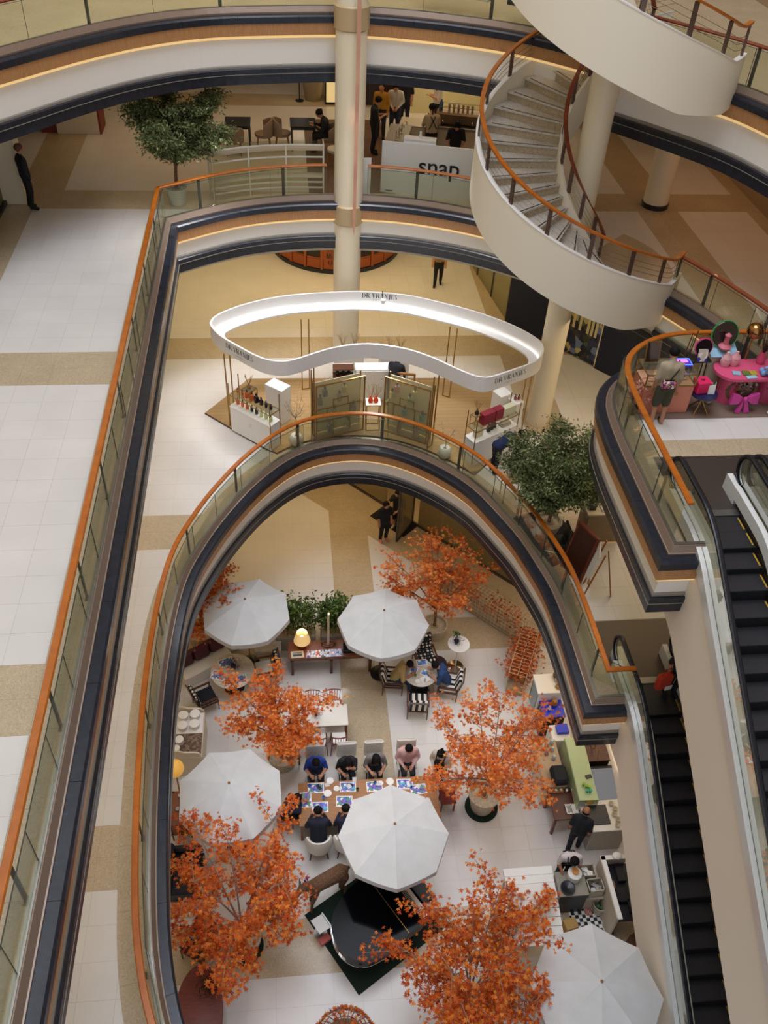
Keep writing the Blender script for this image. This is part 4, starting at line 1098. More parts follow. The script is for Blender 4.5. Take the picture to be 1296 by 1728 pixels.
# twig dome at the bottom edge
td = thing('twig_dome', 'round twig basket dome full of orange leaves at the bottom edge', 'basket', (.72, 6.05, 0))
b = MB(); rng = np.random.default_rng(5)
for k in range(14):
    a = PI*k/14
    b.tube([(.66*math.cos(th)*math.cos(a), .66*math.cos(th)*math.sin(a), .25+.75*math.sin(th)) for th in [PI*i/14 for i in range(15)]], .011, 4)
for k in range(5):
    z = .3+.15*k; r = .66*math.sqrt(max(.02, 1-((z-.25)/.75)**2)); b.tube([(r*math.cos(t_), r*math.sin(t_), z) for t_ in [2*PI*i/20 for i in range(20)]], .011, 4, closed=True)
b.build('twigs', M_BARK, td)
MB().lathe([(.4, 0), (.5, .25), (.46, .25), (0, .2)], n=20).build('base', M_BARK, td)
pp = rng.normal(0, 1, (420, 3)); pp /= np.linalg.norm(pp, axis=1)[:, None]; pp[:, 2] = abs(pp[:, 2]); pp = pp*np.array([.68, .68, .78])+np.array([0, 0, .25])
foliage('leaves', pp, rng.uniform(.04, .075, 420), LEAF_MAPLE, M_ORANGE2, td, rng, .7)

# ---- vine trellis (two runs)
def trellis(label, a, b_, h, seed, wdt=.5, n_leaf=900):
    a, b_ = Vector(a), Vector(b_); L = (b_-a).length
    t = thing('vine_trellis', label, 'trellis', (a.x, a.y, 0), math.atan2(b_.y-a.y, b_.x-a.x))
    for s in (-1, 1):
        m_ = MB(); k = int(L/.12)
        for i in range(k+1): m_.cyl((L*i/k, s*wdt/2, .05), (L*i/k, s*wdt/2, h), .006, n=4)
        for i in range(7): m_.cyl((0, s*wdt/2, .1+(h-.1)*i/6), (L, s*wdt/2, .1+(h-.1)*i/6), .006, n=4)
        m_.build('lattice', mat('lattice_cream', '#cfc0a2', .7), t)
    m_ = MB(); k = int(L/.12)
    for i in range(k+1): m_.cyl((L*i/k, -wdt/2, h), (L*i/k, wdt/2, h), .006, n=4)
    m_.cyl((0, 0, h), (L, 0, h), .006, n=4); m_.build('lattice_top', MATS['lattice_cream'], t)
    MB().box((L/2, 0, .12), (L, wdt-.06, .22)).build('planter', mat('planter_cream', '#a8977a', .8), t)
    rng = np.random.default_rng(seed); p = np.stack([rng.uniform(0, L, n_leaf), rng.normal(0, wdt*.42, n_leaf), h*np.clip(rng.beta(3, 1.3, n_leaf), 0, 1.0)+.03], -1)
    cl = rng.uniform(0, L, 9); keep = np.array([min(abs(q[0]-c_) for c_ in cl) < .34 or rng.random() < .3 for q in p]); p = p[keep]
    foliage('vine_leaves', p, rng.uniform(.035, .07, len(p)), LEAF_MAPLE, M_REDVINE, t, rng, .7)
    return t
trellis('low lattice trellis with red vine in front of the diagonal shop window', (4.0, 19.25), (6.75, 16.55), .95, 3, .45, 1100)
trellis('lattice trellis thick with red vine beside the white display fridge', (6.78, 16.3), (6.02, 14.62), .9, 8, .5, 2600)

# ---- long communal table
lt = table_rect('communal_table', 'long wooden communal table with printed placemats', (1.62, 11.2, 0), 0, 3.42, 1.15, .76, M_OAK, M_TEAK, .05)
mats = [(533, 1330), (587, 1328), (632, 1327), (683, 1323), (516, 1350), (540, 1362), (581, 1352)]
for i, (px, py) in enumerate(mats):
    p = g0(px, py, .76); who = ['the man in the blue shirt', 'the woman in black resting her chin on her hand', 'the woman in the grey top', 'the man in the pink shirt', 'the person at the left end of the table', 'the person in navy seen from behind', 'the person half under the parasol'][i]
    placemat('printed placemat in front of '+who, (p.x, p.y, .761), (PI/2 if i == 4 else 0)+random.uniform(-.06, .06), i)
p = g0(706, 1332, .76); placemat('printed placemat at the right end of the long table with crumpled napkins', (p.x, p.y, .761), .1, 0)
for i, (px, py, r) in enumerate([(557, 1318, .09), (568, 1331, .075), (553, 1339, .1), (658, 1319, .1), (643, 1322, .06)]):
    p = g0(px, py, .77); plate(['white plate left of the woman resting her chin', 'cream bowl of sauce by the second placemat', 'oval white dish in the middle of the table', 'empty white plate between the grey top and the pink shirt', 'small white dish on the grey-top woman\'s placemat'][i], (p.x, p.y, .7645), r)
for i, (px, py, c_) in enumerate([(603, 1332, '#4d5a2a'), (702, 1314, '#4d5a2a'), (546, 1346, '#2f7fc0'), (633, 1321, '#2a5fa8'), (522, 1326, '#2a6fb8')]):
    p = g0(px, py, .8); cup(['olive glass tumbler beside the parasol edge', 'olive glass tumbler near the right end of the long table', 'blue glass tumbler in front of the person seen from behind', 'blue cup on the placemat of the woman in grey', 'blue cup on the placemat of the man in blue'][i], (p.x, p.y, .7645), mat('tumbler_'+c_, c_, .25))
for i, (px, py) in enumerate([(538, 1328), (689, 1323), (508, 1345), (591, 1325)]):
    p = g0(px, py, .77)
    tag(MB().rbox((0, 0, .005), (.08, .16, .009), .003).build('phone', M_BLACK if i != 1 else M_WHITE, loc=(p.x, p.y, .765), rz=[.6, .1, .1, 1.2][i]), ['black phone lying on the placemat of the man in blue', 'white phone on the placemat of the man in pink', 'black phone at the left end of the long table', 'black phone by the elbow of the woman in black'][i], 'phone')
for i, (px, py) in enumerate([(549, 1328), (601, 1319), (642, 1321), (705, 1322), (584, 1326)]):
    p = g0(px, py, .77)
    b = MB(); rr = random.Random(i); b.add([(0, 0, 0), (.12, .01, .012), (.1, .12, .006), (-.02, .09, .02), (.04, .05, .05)], [(0, 1, 4), (1, 2, 4), (2, 3, 4), (3, 0, 4), (3, 2, 1, 0)])
    tag(b.build('napkin', M_WHITE, loc=(p.x, p.y, .7655), rz=i*1.3), ['crumpled white napkin right of the blue-shirt placemat', 'crumpled white napkin by the olive tumbler', 'crumpled napkin on the grey-top woman\'s placemat', 'napkin heap at the right end of the long table', 'folded white napkin under the elbow of the woman in black'][i], 'napkin')
tufted_chair('cream tufted chair of the man in the blue shirt', (.36, 12.4, 0), PI)
tufted_chair('cream tufted chair of the woman resting her chin', (1.16, 12.4, 0), PI)
tufted_chair('cream tufted chair of the woman in the grey top', (1.86, 12.4, 0), PI)
tufted_chair('cream tufted chair of the man in the pink shirt', (2.70, 12.42, 0), PI)
barrel_chair('cream barrel chair with black legs at the near side of the long table', (.36, 10.36, 0), 0)
barrel_chair('cream barrel chair half under the parasol at the long table', (1.02, 10.36, 0), 0)
stool('brown wooden stool at the left end of the long table', (-.42, 11.15, 0), 0, M_TEAK, .42)
stool('red brown wooden stool at the right end of the long table', (3.62, 11.35, 0), 0, mat('oxblood_wood', '#6e1d12', .35), .40)
stool('low square brown stool beside the potted maple', tuple(g0(492, 1288)), .5, M_WALNUT, .38, .42)

# ---- round table right
rt = table_round('round pale table with menus beneath the striped chairs group', (3.36, 14.96, 0), .47, .75, M_MARBLE, M_BLACK)
for i, (px, py, k, w_) in enumerate([(698, 1132, 1, .3), (712, 1118, 1, .3), (719, 1136, 1, .28)]):
    p = g0(px, py, .75); placemat(['blue printed menu in front of the man in the sand shirt', 'blue and pink printed menu at the far side of the right round table', 'blue printed sheet in front of the man in the patterned shirt'][i], (p.x, p.y, .751), [1.2, .1, -.6][i], k, w_, .21)
p = g0(717, 1146, .75); placemat('blank white sheet near the patterned shirt on the right round table', (p.x, p.y, .756), .5, 1, .26, .2).children
for o in kids([o for o in col.objects if o.get('label', '').startswith('blank white sheet near')][0]):
    if o.name.startswith('print'): bpy.data.objects.remove(o)
p = g0(701, 1140, .78); cup('lime green cup on the right round table', (p.x, p.y, .7515), mat('lime', '#7f9a1e', .3))
p = g0(705, 1150, .76); plate('small white dish at the near edge of the right round table', (p.x, p.y, .751), .075)
p = g0(717, 1149, .78); tag(MB().lathe([(.03, 0), (.03, .1), (.012, .14), (.012, .17), (0, .17)], n=10).build('bottle', mat('clear_bottle', '#c7ccd4', .2), smooth=True, loc=(p.x, p.y, .7515)), 'small clear bottle on the right round table', 'bottle')
easy_chair('striped armchair of the man in the sand shirt, back to the console', (2.62, 15.05, 0), -PI/2-.12, M_STRIPE)
easy_chair('empty black and white striped armchair on the near side of the right round table', (3.22, 14.22, 0), -.12, M_STRIPE)
easy_chair('striped armchair of the man in the patterned blue shirt', (4.15, 14.78, 0), PI/2-.25, M_STRIPE)
easy_chair('black armchair with cream dots at the far side of the right round table', (3.62, 15.82, 0), PI+.15, M_DOTS)
tag(MB().lathe([(.0, .0), (.26, .02), (.3, .12), (.28, .3), (.24, .36), (0, .38)], n=18).build('pouf', mat('plum_leather', '#2a1c22', .4), smooth=True, loc=(3.97, 15.6, 0)), 'dark plum leather pouf between the dotted chair and the cocktail table', 'pouf')
ct = thing('cocktail_table', 'white high round cocktail table on a chrome disc foot', 'table', (4.52, 15.68, 0))
MB().lathe([(.30, 1.02), (.31, 1.03), (.31, 1.045), (0, 1.05)], n=36).build('tabletop', M_WHITE, ct, smooth=True); MB().lathe([(.02, .02), (.02, 1.02)], n=10).build('stem', M_WHITE, ct, smooth=True)
MB().lathe([(.24, 0), (.24, .012), (.12, .03), (.03, .06), (0, .06)], n=28).build('foot', M_CHROME, ct, smooth=True)
vp = thing('potted_flowers', 'pot of purple flowers and green leaves on the cocktail table', 'plant', (4.45, 15.7, 1.051)); MB().lathe([(.05, 0), (.08, .12), (.07, .12), (0, .1)], n=12).build('pot', M_BLACK, vp)
tuft('flowers', vp, (0, -.02, .12), .16, .16, 120, M_LAV, LEAF_BLADE, .04, 3); tuft('leaves', vp, (.0, .1, .16), .1, .2, 60, leafmat('fresh_green', '#2f5a1e', '#5f8a34'), LEAF_OVAL, .04, 4)

# ---- round table left with corner bench
table_round('round pale marble table in front of the corner bench at the left', (-1.80, 15.33, 0), .60, .75, M_MARBLE, M_BLACK)
for i, (px, py, rz) in enumerate([(381, 1118, .35), (369, 1140, -.35), (404, 1147, .25)]):
    p = g0(px, py, .75); placemat(['purple printed placemat under the lavender pot', 'purple printed placemat nearest the bench corner', 'blue printed placemat under the maple leaves'][i], (p.x, p.y, .751), rz, i)
vp = thing('potted_lavender', 'pot of dark lavender on the left round marble table', 'plant', (-1.78, 15.42, .752)); MB().lathe([(.05, 0), (.08, .12), (.07, .12), (0, .1)], n=12).build('pot', M_BLACK, vp); tuft('flowers', vp, (0, 0, .12), .2, .2, 220, M_LAV, LEAF_BLADE, .045, 6)
easy_chair('black armchair with dotted cushion at the left edge, facing the marble table', (-2.55, 14.75, 0), -PI/2+.45, M_DOTS, mat('black_fabric', '#14161d', .9))
easy_chair('armchair with dotted cushion right of the left marble table', (-.92, 15.62, 0), PI/2+.2, M_DOTS, M_CREAMF)
bn = thing('corner_bench', 'low cream corner bench with maroon cushions', 'bench', (-2.6, 15.95, 0), .55)
MB().rbox((0, 0, .21), (1.5, .5, .42), .02).build('seat', M_CREAMF, bn); MB().rbox((.95, .42, .21), (.9, .5, .42), .02).build('seat', M_CREAMF, bn)
MB().rbox((-.1, .3, .42), (1.9, .1, .8), .02).build('backrest', M_WALNUT, bn)
M_MAROON = mat('maroon_leather', '#4a1520', .45)
for i, (x, y) in enumerate([(-.5, .2), (0, .2), (.5, .22), (1.05, .6)]):
    t = MB().rbox((0, 0, 0), (.46, .16, .42), .05).build('cushion', M_MAROON, None); R0 = Matrix.Rotation(.55, 4, 'Z'); q = R0 @ Vector((x, y, 0)); t.location = (-2.6+q.x, 15.95+q.y, .64); t.rotation_euler = (R_(-14), 0, .55)
    tag(t, ['maroon cushion on the corner bench nearest the balcony', 'second maroon cushion on the corner bench', 'third maroon cushion on the corner bench', 'maroon cushion on the short arm of the corner bench'][i], 'cushion', 'maroon bench cushions')

# ---- console desk with lamp, magazines, candle holder
ds = thing('console_table', 'long dark wooden console with drawers and legs behind the striped chairs', 'table', (1.03, 15.92, 0))
MB().rbox((0, 0, .78), (2.62, .62, .04), .008).build('tabletop', M_TEAK, ds); MB().box((0, 0, .68), (2.5, .5, .16)).build('apron', M_WALNUT, ds)
for i in range(5):
    d = MB().rbox((-1.0+.5*i, -.255, .68), (.44, .02, .12), .006).build('drawer', M_TEAK, ds); MB().ball((-1.0+.5*i, -.272, .68), .012, 6, 4).build('knob', M_GOLDB, d)
for x in (-1.2, -.1, 1.0):
    for y in (-.24, .24): MB().box((x, y, .3), (.075, .075, .6)).build('leg', M_WALNUT, ds)
lp = thing('table_lamp', 'glowing table lamp with cream shade on the console', 'lamp', (.12, 16.02, .80))
MB().lathe([(.1, 0), (.12, .05), (.05, .16), (.03, .22), (.03, .3)], n=18).build('base', M_REDWOOD, lp, smooth=True)
MB().lathe([(.235, .28), (.15, .62), (.145, .62), (.23, .28)], n=28).build('shade', mat('lamp_shade', '#e2c384', .7, emit='#ffcf85', estr=.45), lp, smooth=True)
MB().ball((0, 0, .45), .035, 10, 6).build('bulb', mat('bulb_glow', '#fff4e0', .5, emit='#fff1d8', estr=12), lp)
l = bpy.data.lights.new('lamp_bulb', 'POINT'); l.energy = 12; l.color = lin('#ffd9a0')[:3]; l.shadow_soft_size = .05; o = bpy.data.objects.new('lamp_bulb', l); col.objects.link(o); o.parent = lp; o.location = (0, 0, .52)
ch = thing('candle_holder', 'black wire candle holder with a white pillar candle on the console', 'candle holder', (.86, 16.05, .80))
w_ = MB()
for z in (.02, .12): w_.tube([(.2*math.cos(2*PI*i/18), .11*math.sin(2*PI*i/18), z) for i in range(18)], .008, 4, closed=True)
for i in range(9): w_.cyl((.2*math.cos(2*PI*i/9), .11*math.sin(2*PI*i/9), .02), (.2*math.cos(2*PI*i/9), .11*math.sin(2*PI*i/9), .12), .006, n=4)
w_.build('wire_basket', M_BLACK, ch); MB().lathe([(.035, 0), (.03, 1.3), (0, 1.3)], n=12).build('pillar', mat('cream_wax', '#d8c4a8', .5), ch, smooth=True); MB().ball((0, 0, 1.34), .022, 8, 5).build('flame', mat('flame', '#ffe9c0', .5, emit='#ffdf9a', estr=8), ch)
gr = thing('gramophone', 'brown gramophone horn box half under the parasol on the console', 'gramophone', (1.45, 15.98, .80)); MB().rbox((0, -.12, .06), (.36, .3, .12), .01).build('box', M_BLACK, gr); MB().lathe([(.03, 0), (.06, .1), (.19, .2), (.2, .21), (.05, .09)], (0, 0, .1), 20).build('horn', M_REDWOOD, gr, smooth=True)
fr = thing('picture_frame', 'cream framed picture lying at the left end of the console', 'picture', (-.02, 15.74, .80), .05); MB().rbox((0, 0, .012), (.36, .24, .022), .005).build('frame', M_CREAM, fr); MB().box((0, 0, .0245), (.26, .14, .002)).build('print', mat('seascape', '#9aa39a', .5, noise=('#3a4348', 2, (.2, 6, 1), .4, .6)), fr)
MAGC = [['#c9a2b0', '#5a4a6a', '#e9e2da'], ['#e9e4e0', '#c4b2a8', '#7d8fa8'], ['#d65a3a', '#efe6dc', '#8a5a4a'], ['#cfd6da', '#4a4a52', '#d8b8a8'], ['#b8c4cc', '#e8e0d8', '#6a4a5a'], ['#d8aab0', '#8fa4c4', '#efe8e2'], ['#9ab4d8', '#e4c8d0', '#5a6a8a']]
for i in range(7):
    mg = thing('magazine', ['leftmost magazine in the fanned row on the console', 'second magazine from the left in the fanned row on the console', 'third magazine from the left in the fanned row on the console', 'middle magazine of the fanned row on the console', 'third magazine from the right in the fanned row on the console', 'second magazine from the right in the fanned row on the console', 'rightmost magazine in the fanned row on the console'][i], 'magazine', (.32+.135*i, 15.74, .80+.0035*i), random.uniform(-.03, .03), 'magazines on the console')
    MB().box((0, 0, .002), (.2, .26, .003)).build('pages', M_WHITE, mg); MB().box((0, 0, .0038), (.2, .26, .0006)).build('cover', printmat('cover_%d' % i, MAGC[i], 14), mg)
tag(MB().rbox((0, 0, .02), (.3, .22, .04), .005).build('book', printmat('green_cover', ['#4a6a2a', '#c44a2a', '#6a8a3a'], 8), loc=(1.75, 15.74, .80)), 'green book on the console at the parasol edge', 'book')
# ---- bamboo hedge planters
for i, (x, w_) in enumerate(((-.05, 1.15), (1.12, .9))):
    hp = thing('bamboo_planter', ['bamboo hedge in a grey planter behind the console lamp', 'bamboo hedge in a planter behind the candle holder, right one'][i], 'plant', (x, 16.75, 0))
    MB().rbox((0, 0, .28), (w_, .42, .56), .015).build('planter', mat('planter_grey', '#8b8478', .7), hp); MB().box((0, 0, .56), (w_-.06, .36, .03)).build('soil', M_SOIL, hp)
    rng = np.random.default_rng(70+i); st = MB(); pts = []; dd_ = []
    for k in range(22):
        bx, by = rng.uniform(-w_/2+.1, w_/2-.1), rng.uniform(-.14, .14); h = rng.uniform(.9, 1.45); tx, ty = rng.normal(0, .12, 2)
        st.tube([(bx, by, .56), (bx+tx*.5, by+ty*.5, .56+h*.5), (bx+tx*1.3, by+ty*1.3, .56+h)], .009, 5, .004)
        for q in range(70): f = rng.uniform(.25, 1.0); pts.append((bx+tx*f*1.3+rng.normal(0, .09), by+ty*f*1.3+rng.normal(0, .09), .56+h*f)); dd_.append(rng.normal(0, 1, 3))
    st.build('canes', mat('bamboo_cane', '#6b6a34', .6), hp); foliage('foliage', np.array(pts), rng.uniform(.05, .09, len(pts)), LEAF_OVAL, M_BAMBOO, hp, rng, .5, .25, np.array(dd_))
stn = thing('low_bench', 'low pale stone bench between the bamboo hedge and the left parasol', 'bench', (-.85, 16.4, 0)); MB().rbox((0, 0, .42), (.75, .4, .08), .01).build('seat', M_MARBLE, stn); MB().box((-.3, 0, .19), (.08, .34, .38)).build('leg', M_MARBLE, stn); MB().box((.3, 0, .19), (.08, .34, .38)).build('leg', M_MARBLE, stn)

# ---- white dining table with spindle chairs
table_rect('dining_table', 'white topped dining table with red-brown legs and a lavender pot', (.58, 13.72, 0), 0, 1.36, .66, .76, mat('white_tabletop', '#d9d2c6', .4), M_REDWOOD)
vp = thing('potted_lavender', 'small pot of lavender on the white dining table', 'plant', tuple(g0(533, 1206, .76))); MB().lathe([(.04, 0), (.06, .1), (0, .09)], n=12).build('pot', M_BLACK, vp); tuft('flowers', vp, (0, 0, .1), .14, .14, 130, M_LAV, LEAF_BLADE, .04, 8)
for i, (x, y, r_) in enumerate(((.35, 14.22, PI), (.92, 14.22, PI), (.48, 13.18, 0), (1.0, 13.18, 0))):
    spindle_chair(['spindle chair behind the white dining table, left one', 'spindle chair behind the white dining table, right one', 'white cushioned spindle chair in front of the white dining table, left one', 'white cushioned spindle chair in front of the white dining table, right one'][i], (x, y, 0), r_)

# ---- cake cabinet at the left edge
cb = thing('cake_cabinet', 'cream cabinet with scalloped sides and round cake boxes at the left edge', 'cabinet', (-2.95, 13.3, 0))
MB().rbox((0, 0, .42), (.95, 1.35, .84), .015).build('body', M_CREAM, cb)
MB().box((0, .3, .86), (.9, .62, .04)).build('top', M_WHITE, cb); MB().box((0, -.3, .86), (.9, .6, .04)).build('marble_top', mat('brown_marble', '#5a4334', .35, noise=('#8a7462', 14, (1, 1, 1), .45, .6)), cb)
for y in (-.65, .67):
    pr = [(-.47, .84), (-.47, 1.12), (-.1, 1.12), (.05, 1.04), (.3, 1.02), (.4, .98), (.45, .9), (.45, .84)]
    MB().extr(pr, .04, Matrix(((1, 0, 0, 0), (0, 0, 1, y-.02), (0, 1, 0, 0), (0, 0, 0, 1)))).build('scalloped_side', M_CREAM, cb)
for i, (x, y, r, h) in enumerate([(-.05, .48, .13, .15), (.25, .5, .13, .15), (-.05, .17, .13, .15), (.25, .2, .13, .15), (-.1, -.25, .11, .15), (-.16, -.48, .09, .12)]):
    q = thing('round_box', ['white round cake box, back left of four', 'white round cake box, back right of four', 'white round cake box, front left of four', 'white round cake box, front right of four', 'white round box on the brown marble top', 'small white round box at the corner of the brown marble'][i], 'box', (-2.95+x, 13.3+y, .88), 0, 'round boxes on the cake cabinet')
    MB().lathe([(r-.006, 0), (r-.006, h-.03)], n=24).build('body', M_WHITE, q, smooth=True); MB().lathe([(r, h-.05), (r, h), (0, h)], n=24).build('lid', M_WHITE, q, smooth=True)
gl = thing('globe_lamp', 'golden globe lamp peeking past the balcony edge at the left', 'lamp', (-3.05, 12.05, 0)); MB().lathe([(.14, 0), (.14, .03), (.02, .06), (.02, 1.1)], n=14).build('stand', M_GOLDB, gl, smooth=True); MB().ball((0, 0, 1.3), .22, 20, 12).build('globe', mat('golden_globe', '#e0a94e', .35, emit='#ffbe5a', estr=.35), gl, smooth='all')
sh = thing('serving_trolley', 'dark trolley with glassware under the left parasol edge', 'trolley', (-2.9, 11.3, 0)); 
for z in (.3, .75): MB().box((0, 0, z), (.5, .9, .03)).build('shelf', M_TEAK, sh)
for sx in (-1, 1):
    for sy in (-1, 1): MB().box((sx*.22, sy*.42, .4), (.03, .03, .8)).build('post', M_BLACK, sh)
for i, (x, y) in enumerate(((-2.95, 11.6), (-2.8, 11.45), (-2.98, 11.25), (-2.8, 11.1))): cup('clear tumbler on the dark trolley, %s from the globe lamp' % ['first', 'second', 'third', 'last'][i], (x, y, .766), mat('clear_tumbler', '#dfe0de', .15))
bb = thing('black_sofa', 'black leather sofa at the left edge under the parasol', 'sofa', (-2.75, 9.9, 0)); MB().rbox((0, 0, .22), (.8, 1.1, .4), .05).build('seat', M_BLACK, bb); MB().rbox((-.35, 0, .5), (.2, 1.1, .5), .05).build('backrest', M_BLACK, bb); MB().rbox((0, .5, .42), (.7, .16, .3), .05).build('armrest', M_BLACK, bb)
tag(MB().rbox((0, 0, .05), (.55, .3, .1), .015).build('tray_box', M_CREAMF, loc=(-2.7, 9.15, .45)), 'cream box at the left edge among the lower left maple leaves', 'box').location.z = .0
ov = thing('oval_table', 'brown oval wooden table in the bottom left corner', 'table', (-2.25, 6.75, 0)); MB().lathe([(.95, .5), (1.0, .52), (1.0, .54), (0, .55)], n=40, sx=.5, sy=1).build('tabletop', M_REDWOOD, ov, smooth=True); MB().lathe([(.5, 0), (.4, .05), (.12, .15), (.12, .5)], n=20, sx=.6, sy=1).build('pedestal', M_WALNUT, ov, smooth=True)
vp = thing('potted_plant', 'dark leafy pot plant on the brown oval table', 'plant', (-2.05, 7.25, .551)); MB().lathe([(.06, 0), (.09, .12), (0, .1)], n=12).build('pot', M_BLACK, vp); tuft('leaves', vp, (0, 0, .12), .22, .16, 160, leafmat('dark_leaf', '#101a1c', '#26382c'), LEAF_BLADE, .06, 12)
easy_chair('dark armchair above the brown oval table at the lower left', (-2.35, 8.2, 0), 2.6, mat('charcoal_fabric', '#1d1b20', .9))

# ---- grand piano on turf carpet
A = V(-.03, 8.85); u_ = V(.85, .527); v_ = V(.527, -.85)
cc = A+u_*1.19+v_*1.06; ca = math.atan2(u_.y, u_.x)
tag(MB().box((0, 0, .008), (2.38, 2.12, .016)).build('turf_carpet', M_ASTRO, loc=(cc.x, cc.y, 0), rz=ca), 'dark green turf carpet under the grand piano', 'carpet')
M_LACQ = mat('piano_lacquer', '#030406', .1, spec=.1)
pc = g0(622, 1553, .9)
pn = thing('grand_piano', 'closed black lacquered grand piano on the green carpet', 'piano', (pc.x, pc.y, .016), ca, scale=1.12); pc = V(pc.x, pc.y)
out = [(.80, -.70), (.80, .72), (.35, .72), (-.05, .66), (-.35, .55), (-.62, .36), (-.76, .08), (-.78, -.2), (-.68, -.46), (-.46, -.63), (-.1, -.70)]
sm_ = catmull([(x, y) for x, y in out[2:]], .08); full = [V(.80, -.70), V(.80, .72)]+sm_
MB().prism([(p.x, p.y) for p in full], .62, .90).build('case', M_LACQ, pn)
lidp = [(p.x*1.02, p.y*1.02) for p in full if p.x < .45]+[(.45, -.714), (.45, .734)]
lidp = [(p.x*1.02, p.y*1.02) for p in full]; MB().prism(lidp, .905, .93).build('lid', M_LACQ, pn)
MB().box((.45, 0, .934), (.008, 1.40, .01)).build('lid_hinge', M_GOLDB, pn)
rim = MB(); sweep(rim, [p*1.0 for p in sm_], [(.0, .60), (.02, .60), (.02, .622), (.0, .622)], -1); rim.build('rim_moulding', M_CHROME, pn)
MB().box((.95, 0, .66), (.32, 1.36, .07)).build('key_bed', M_LACQ, pn); MB().box((.97, 0, .703), (.2, 1.22, .012)).build('white_keys', mat('ivory', '#e9e4d8', .3), pn)
km = MB().box((0, 0, 0), (.11, .014, .014)).mesh('black_key', M_BLACK)
for i in range(36): inst('black_key', km, pn, (.93, -.58+.033*i, .713))
for x, y in ((.7, .55), (.7, -.55), (-.5, 0)): MB().lathe([(.02, 0), (.035, .05), (.03, .2), (.055, .5), (.06, .62)], (x, y, 0), 12).build('leg', M_LACQ, pn, smooth=True)
MB().box((.35, 0, .3), (.06, .16, .6)).box((.4, 0, .05), (.16, .26, .03)).build('pedal_lyre', M_LACQ, pn)
bq = pc+u_*1.5; pb = thing('piano_bench', 'black piano bench under the lower right maple branches', 'bench', (bq.x, bq.y, .016), ca); MB().rbox((0, 0, .47), (.34, .7, .07), .02).build('seat', M_BLACK, pb); legs4(pb, .13, .3, .44, .02, M_BLACK)
for i, (px, py) in enumerate(((541, 1559), (673, 1567))):
    p = g0(px, py, .5); st = thing('sheet_stand', ['low metal stand with a white sheet left of the piano', 'low metal stand with a white sheet right of the piano'][i], 'stand', (p.x, p.y, .016), ca+[0, .1][i])
    MB().box((0, 0, .47), (.3, .36, .015), ry=R_(12)).build('sheet', M_WHITE, st); MB().box((.17, 0, .44), (.03, .4, .03)).build('ledge', M_STEEL, st); MB().cyl((0, 0, 0), (0, 0, .46), .014).build('stem', M_STEEL, st); MB().lathe([(.15, 0), (.15, .012), (0, .02)], n=16).build('foot', M_STEEL, st)
p = g0(548, 1584, .1); tag(MB().rbox((0, 0, .05), (.26, .16, .1), .01).build('gift_box', mat('coral_box', '#d8706a', .6), loc=(p.x, p.y, .016), rz=ca), 'coral pink box on the turf carpet left of the piano tail', 'box')

# ---- reindeer statue
def remeshed(name, caps, mt, parent, voxel=.02, smooth_it=4, extra=None):
    """one continuous surface grown over tapered capsules: (p0, p1, r0, r1)"""
    b = MB()
    for p0, p1, r0, r1 in caps:
        p0, p1 = Vector(p0), Vector(p1); b.ball(p0, r0, 10, 6); b.ball(p1, r1, 10, 6); b.cyl(p0, p1, r0, r1, 10)
    for c_, r_ in (extra or []): b.ball(c_, r_, 14, 9)
    me = b.mesh('tmp', None); o = bpy.data.objects.new('tmp', me); col.objects.link(o)
    md = o.modifiers.new('r', 'REMESH'); md.mode = 'VOXEL'; md.voxel_size = voxel
    ms = o.modifiers.new('s', 'SMOOTH'); ms.factor = .5; ms.iterations = smooth_it
    bpy.context.view_layer.update(); dg_ = bpy.context.evaluated_depsgraph_get()
    out_ = bpy.data.meshes.new_from_object(o.evaluated_get(dg_)); bpy.data.objects.remove(o); bpy.data.meshes.remove(me)
    out_.name = name; out_.polygons.foreach_set('use_smooth', [True]*len(out_.polygons)); out_.materials.clear()
    if mt: out_.materials.append(mt)
    ob = bpy.data.objects.new(name, out_); col.objects.link(ob)
    if parent: ob.parent = parent
    return ob
M_FUR = mat('deer_fur', '#5a3f2a', .95, noise=('#7d5c40', 40, (1, 1, 1), .4, .65), bump=(120, 1.0))
dr_ = thing('deer_statue', 'brown furry deer statue with a purple bow beside the piano', 'statue', (.47, 9.2, 0), R_(116))
remeshed('body', [((0, -.38, .92), (0, .3, .95), .19, .17), ((0, .3, .95), (0, .52, 1.18), .15, .10), ((0, .52, 1.18), (-.06, .66, 1.30), .09, .085), ((-.06, .66, 1.30), (-.14, .86, 1.2), .075, .045),
    ((.11, .30, .85), (.12, .32, .42), .085, .045), ((.12, .32, .42), (.12, .34, .04), .042, .032), ((-.11, .30, .85), (-.13, .42, .42), .085, .045), ((-.13, .42, .42), (-.13, .44, .04), .042, .032),
    ((.11, -.42, .85), (.13, -.32, .5), .12, .055), ((.13, -.32, .5), (.13, -.46, .32), .05, .04), ((.13, -.46, .32), (.13, -.44, .04), .038, .032), ((-.11, -.42, .85), (-.13, -.32, .5), .12, .055), ((-.13, -.32, .5), (-.13, -.46, .32), .05, .04), ((-.13, -.46, .32), (-.13, -.44, .04), .038, .032),
    ((0, -.55, .98), (0, -.64, .9), .05, .03), ((.04, .62, 1.36), (.14, .58, 1.40), .035, .02), ((-.14, .62, 1.36), (-.25, .6, 1.38), .035, .02)], M_FUR, dr_, .022)
MB().rbox((.1, .46, 1.16), (.1, .04, .07), .015).rbox((.14, .4, 1.2), (.08, .05, .08), .015).build('bow', mat('purple_ribbon', '#5a2f8a', .5), dr_)
MB().ball((-.07, .74, 1.33), .014, 6, 4).ball((-.14, .73, 1.31), .014, 6, 4).build('eyes', M_BLACK, dr_)

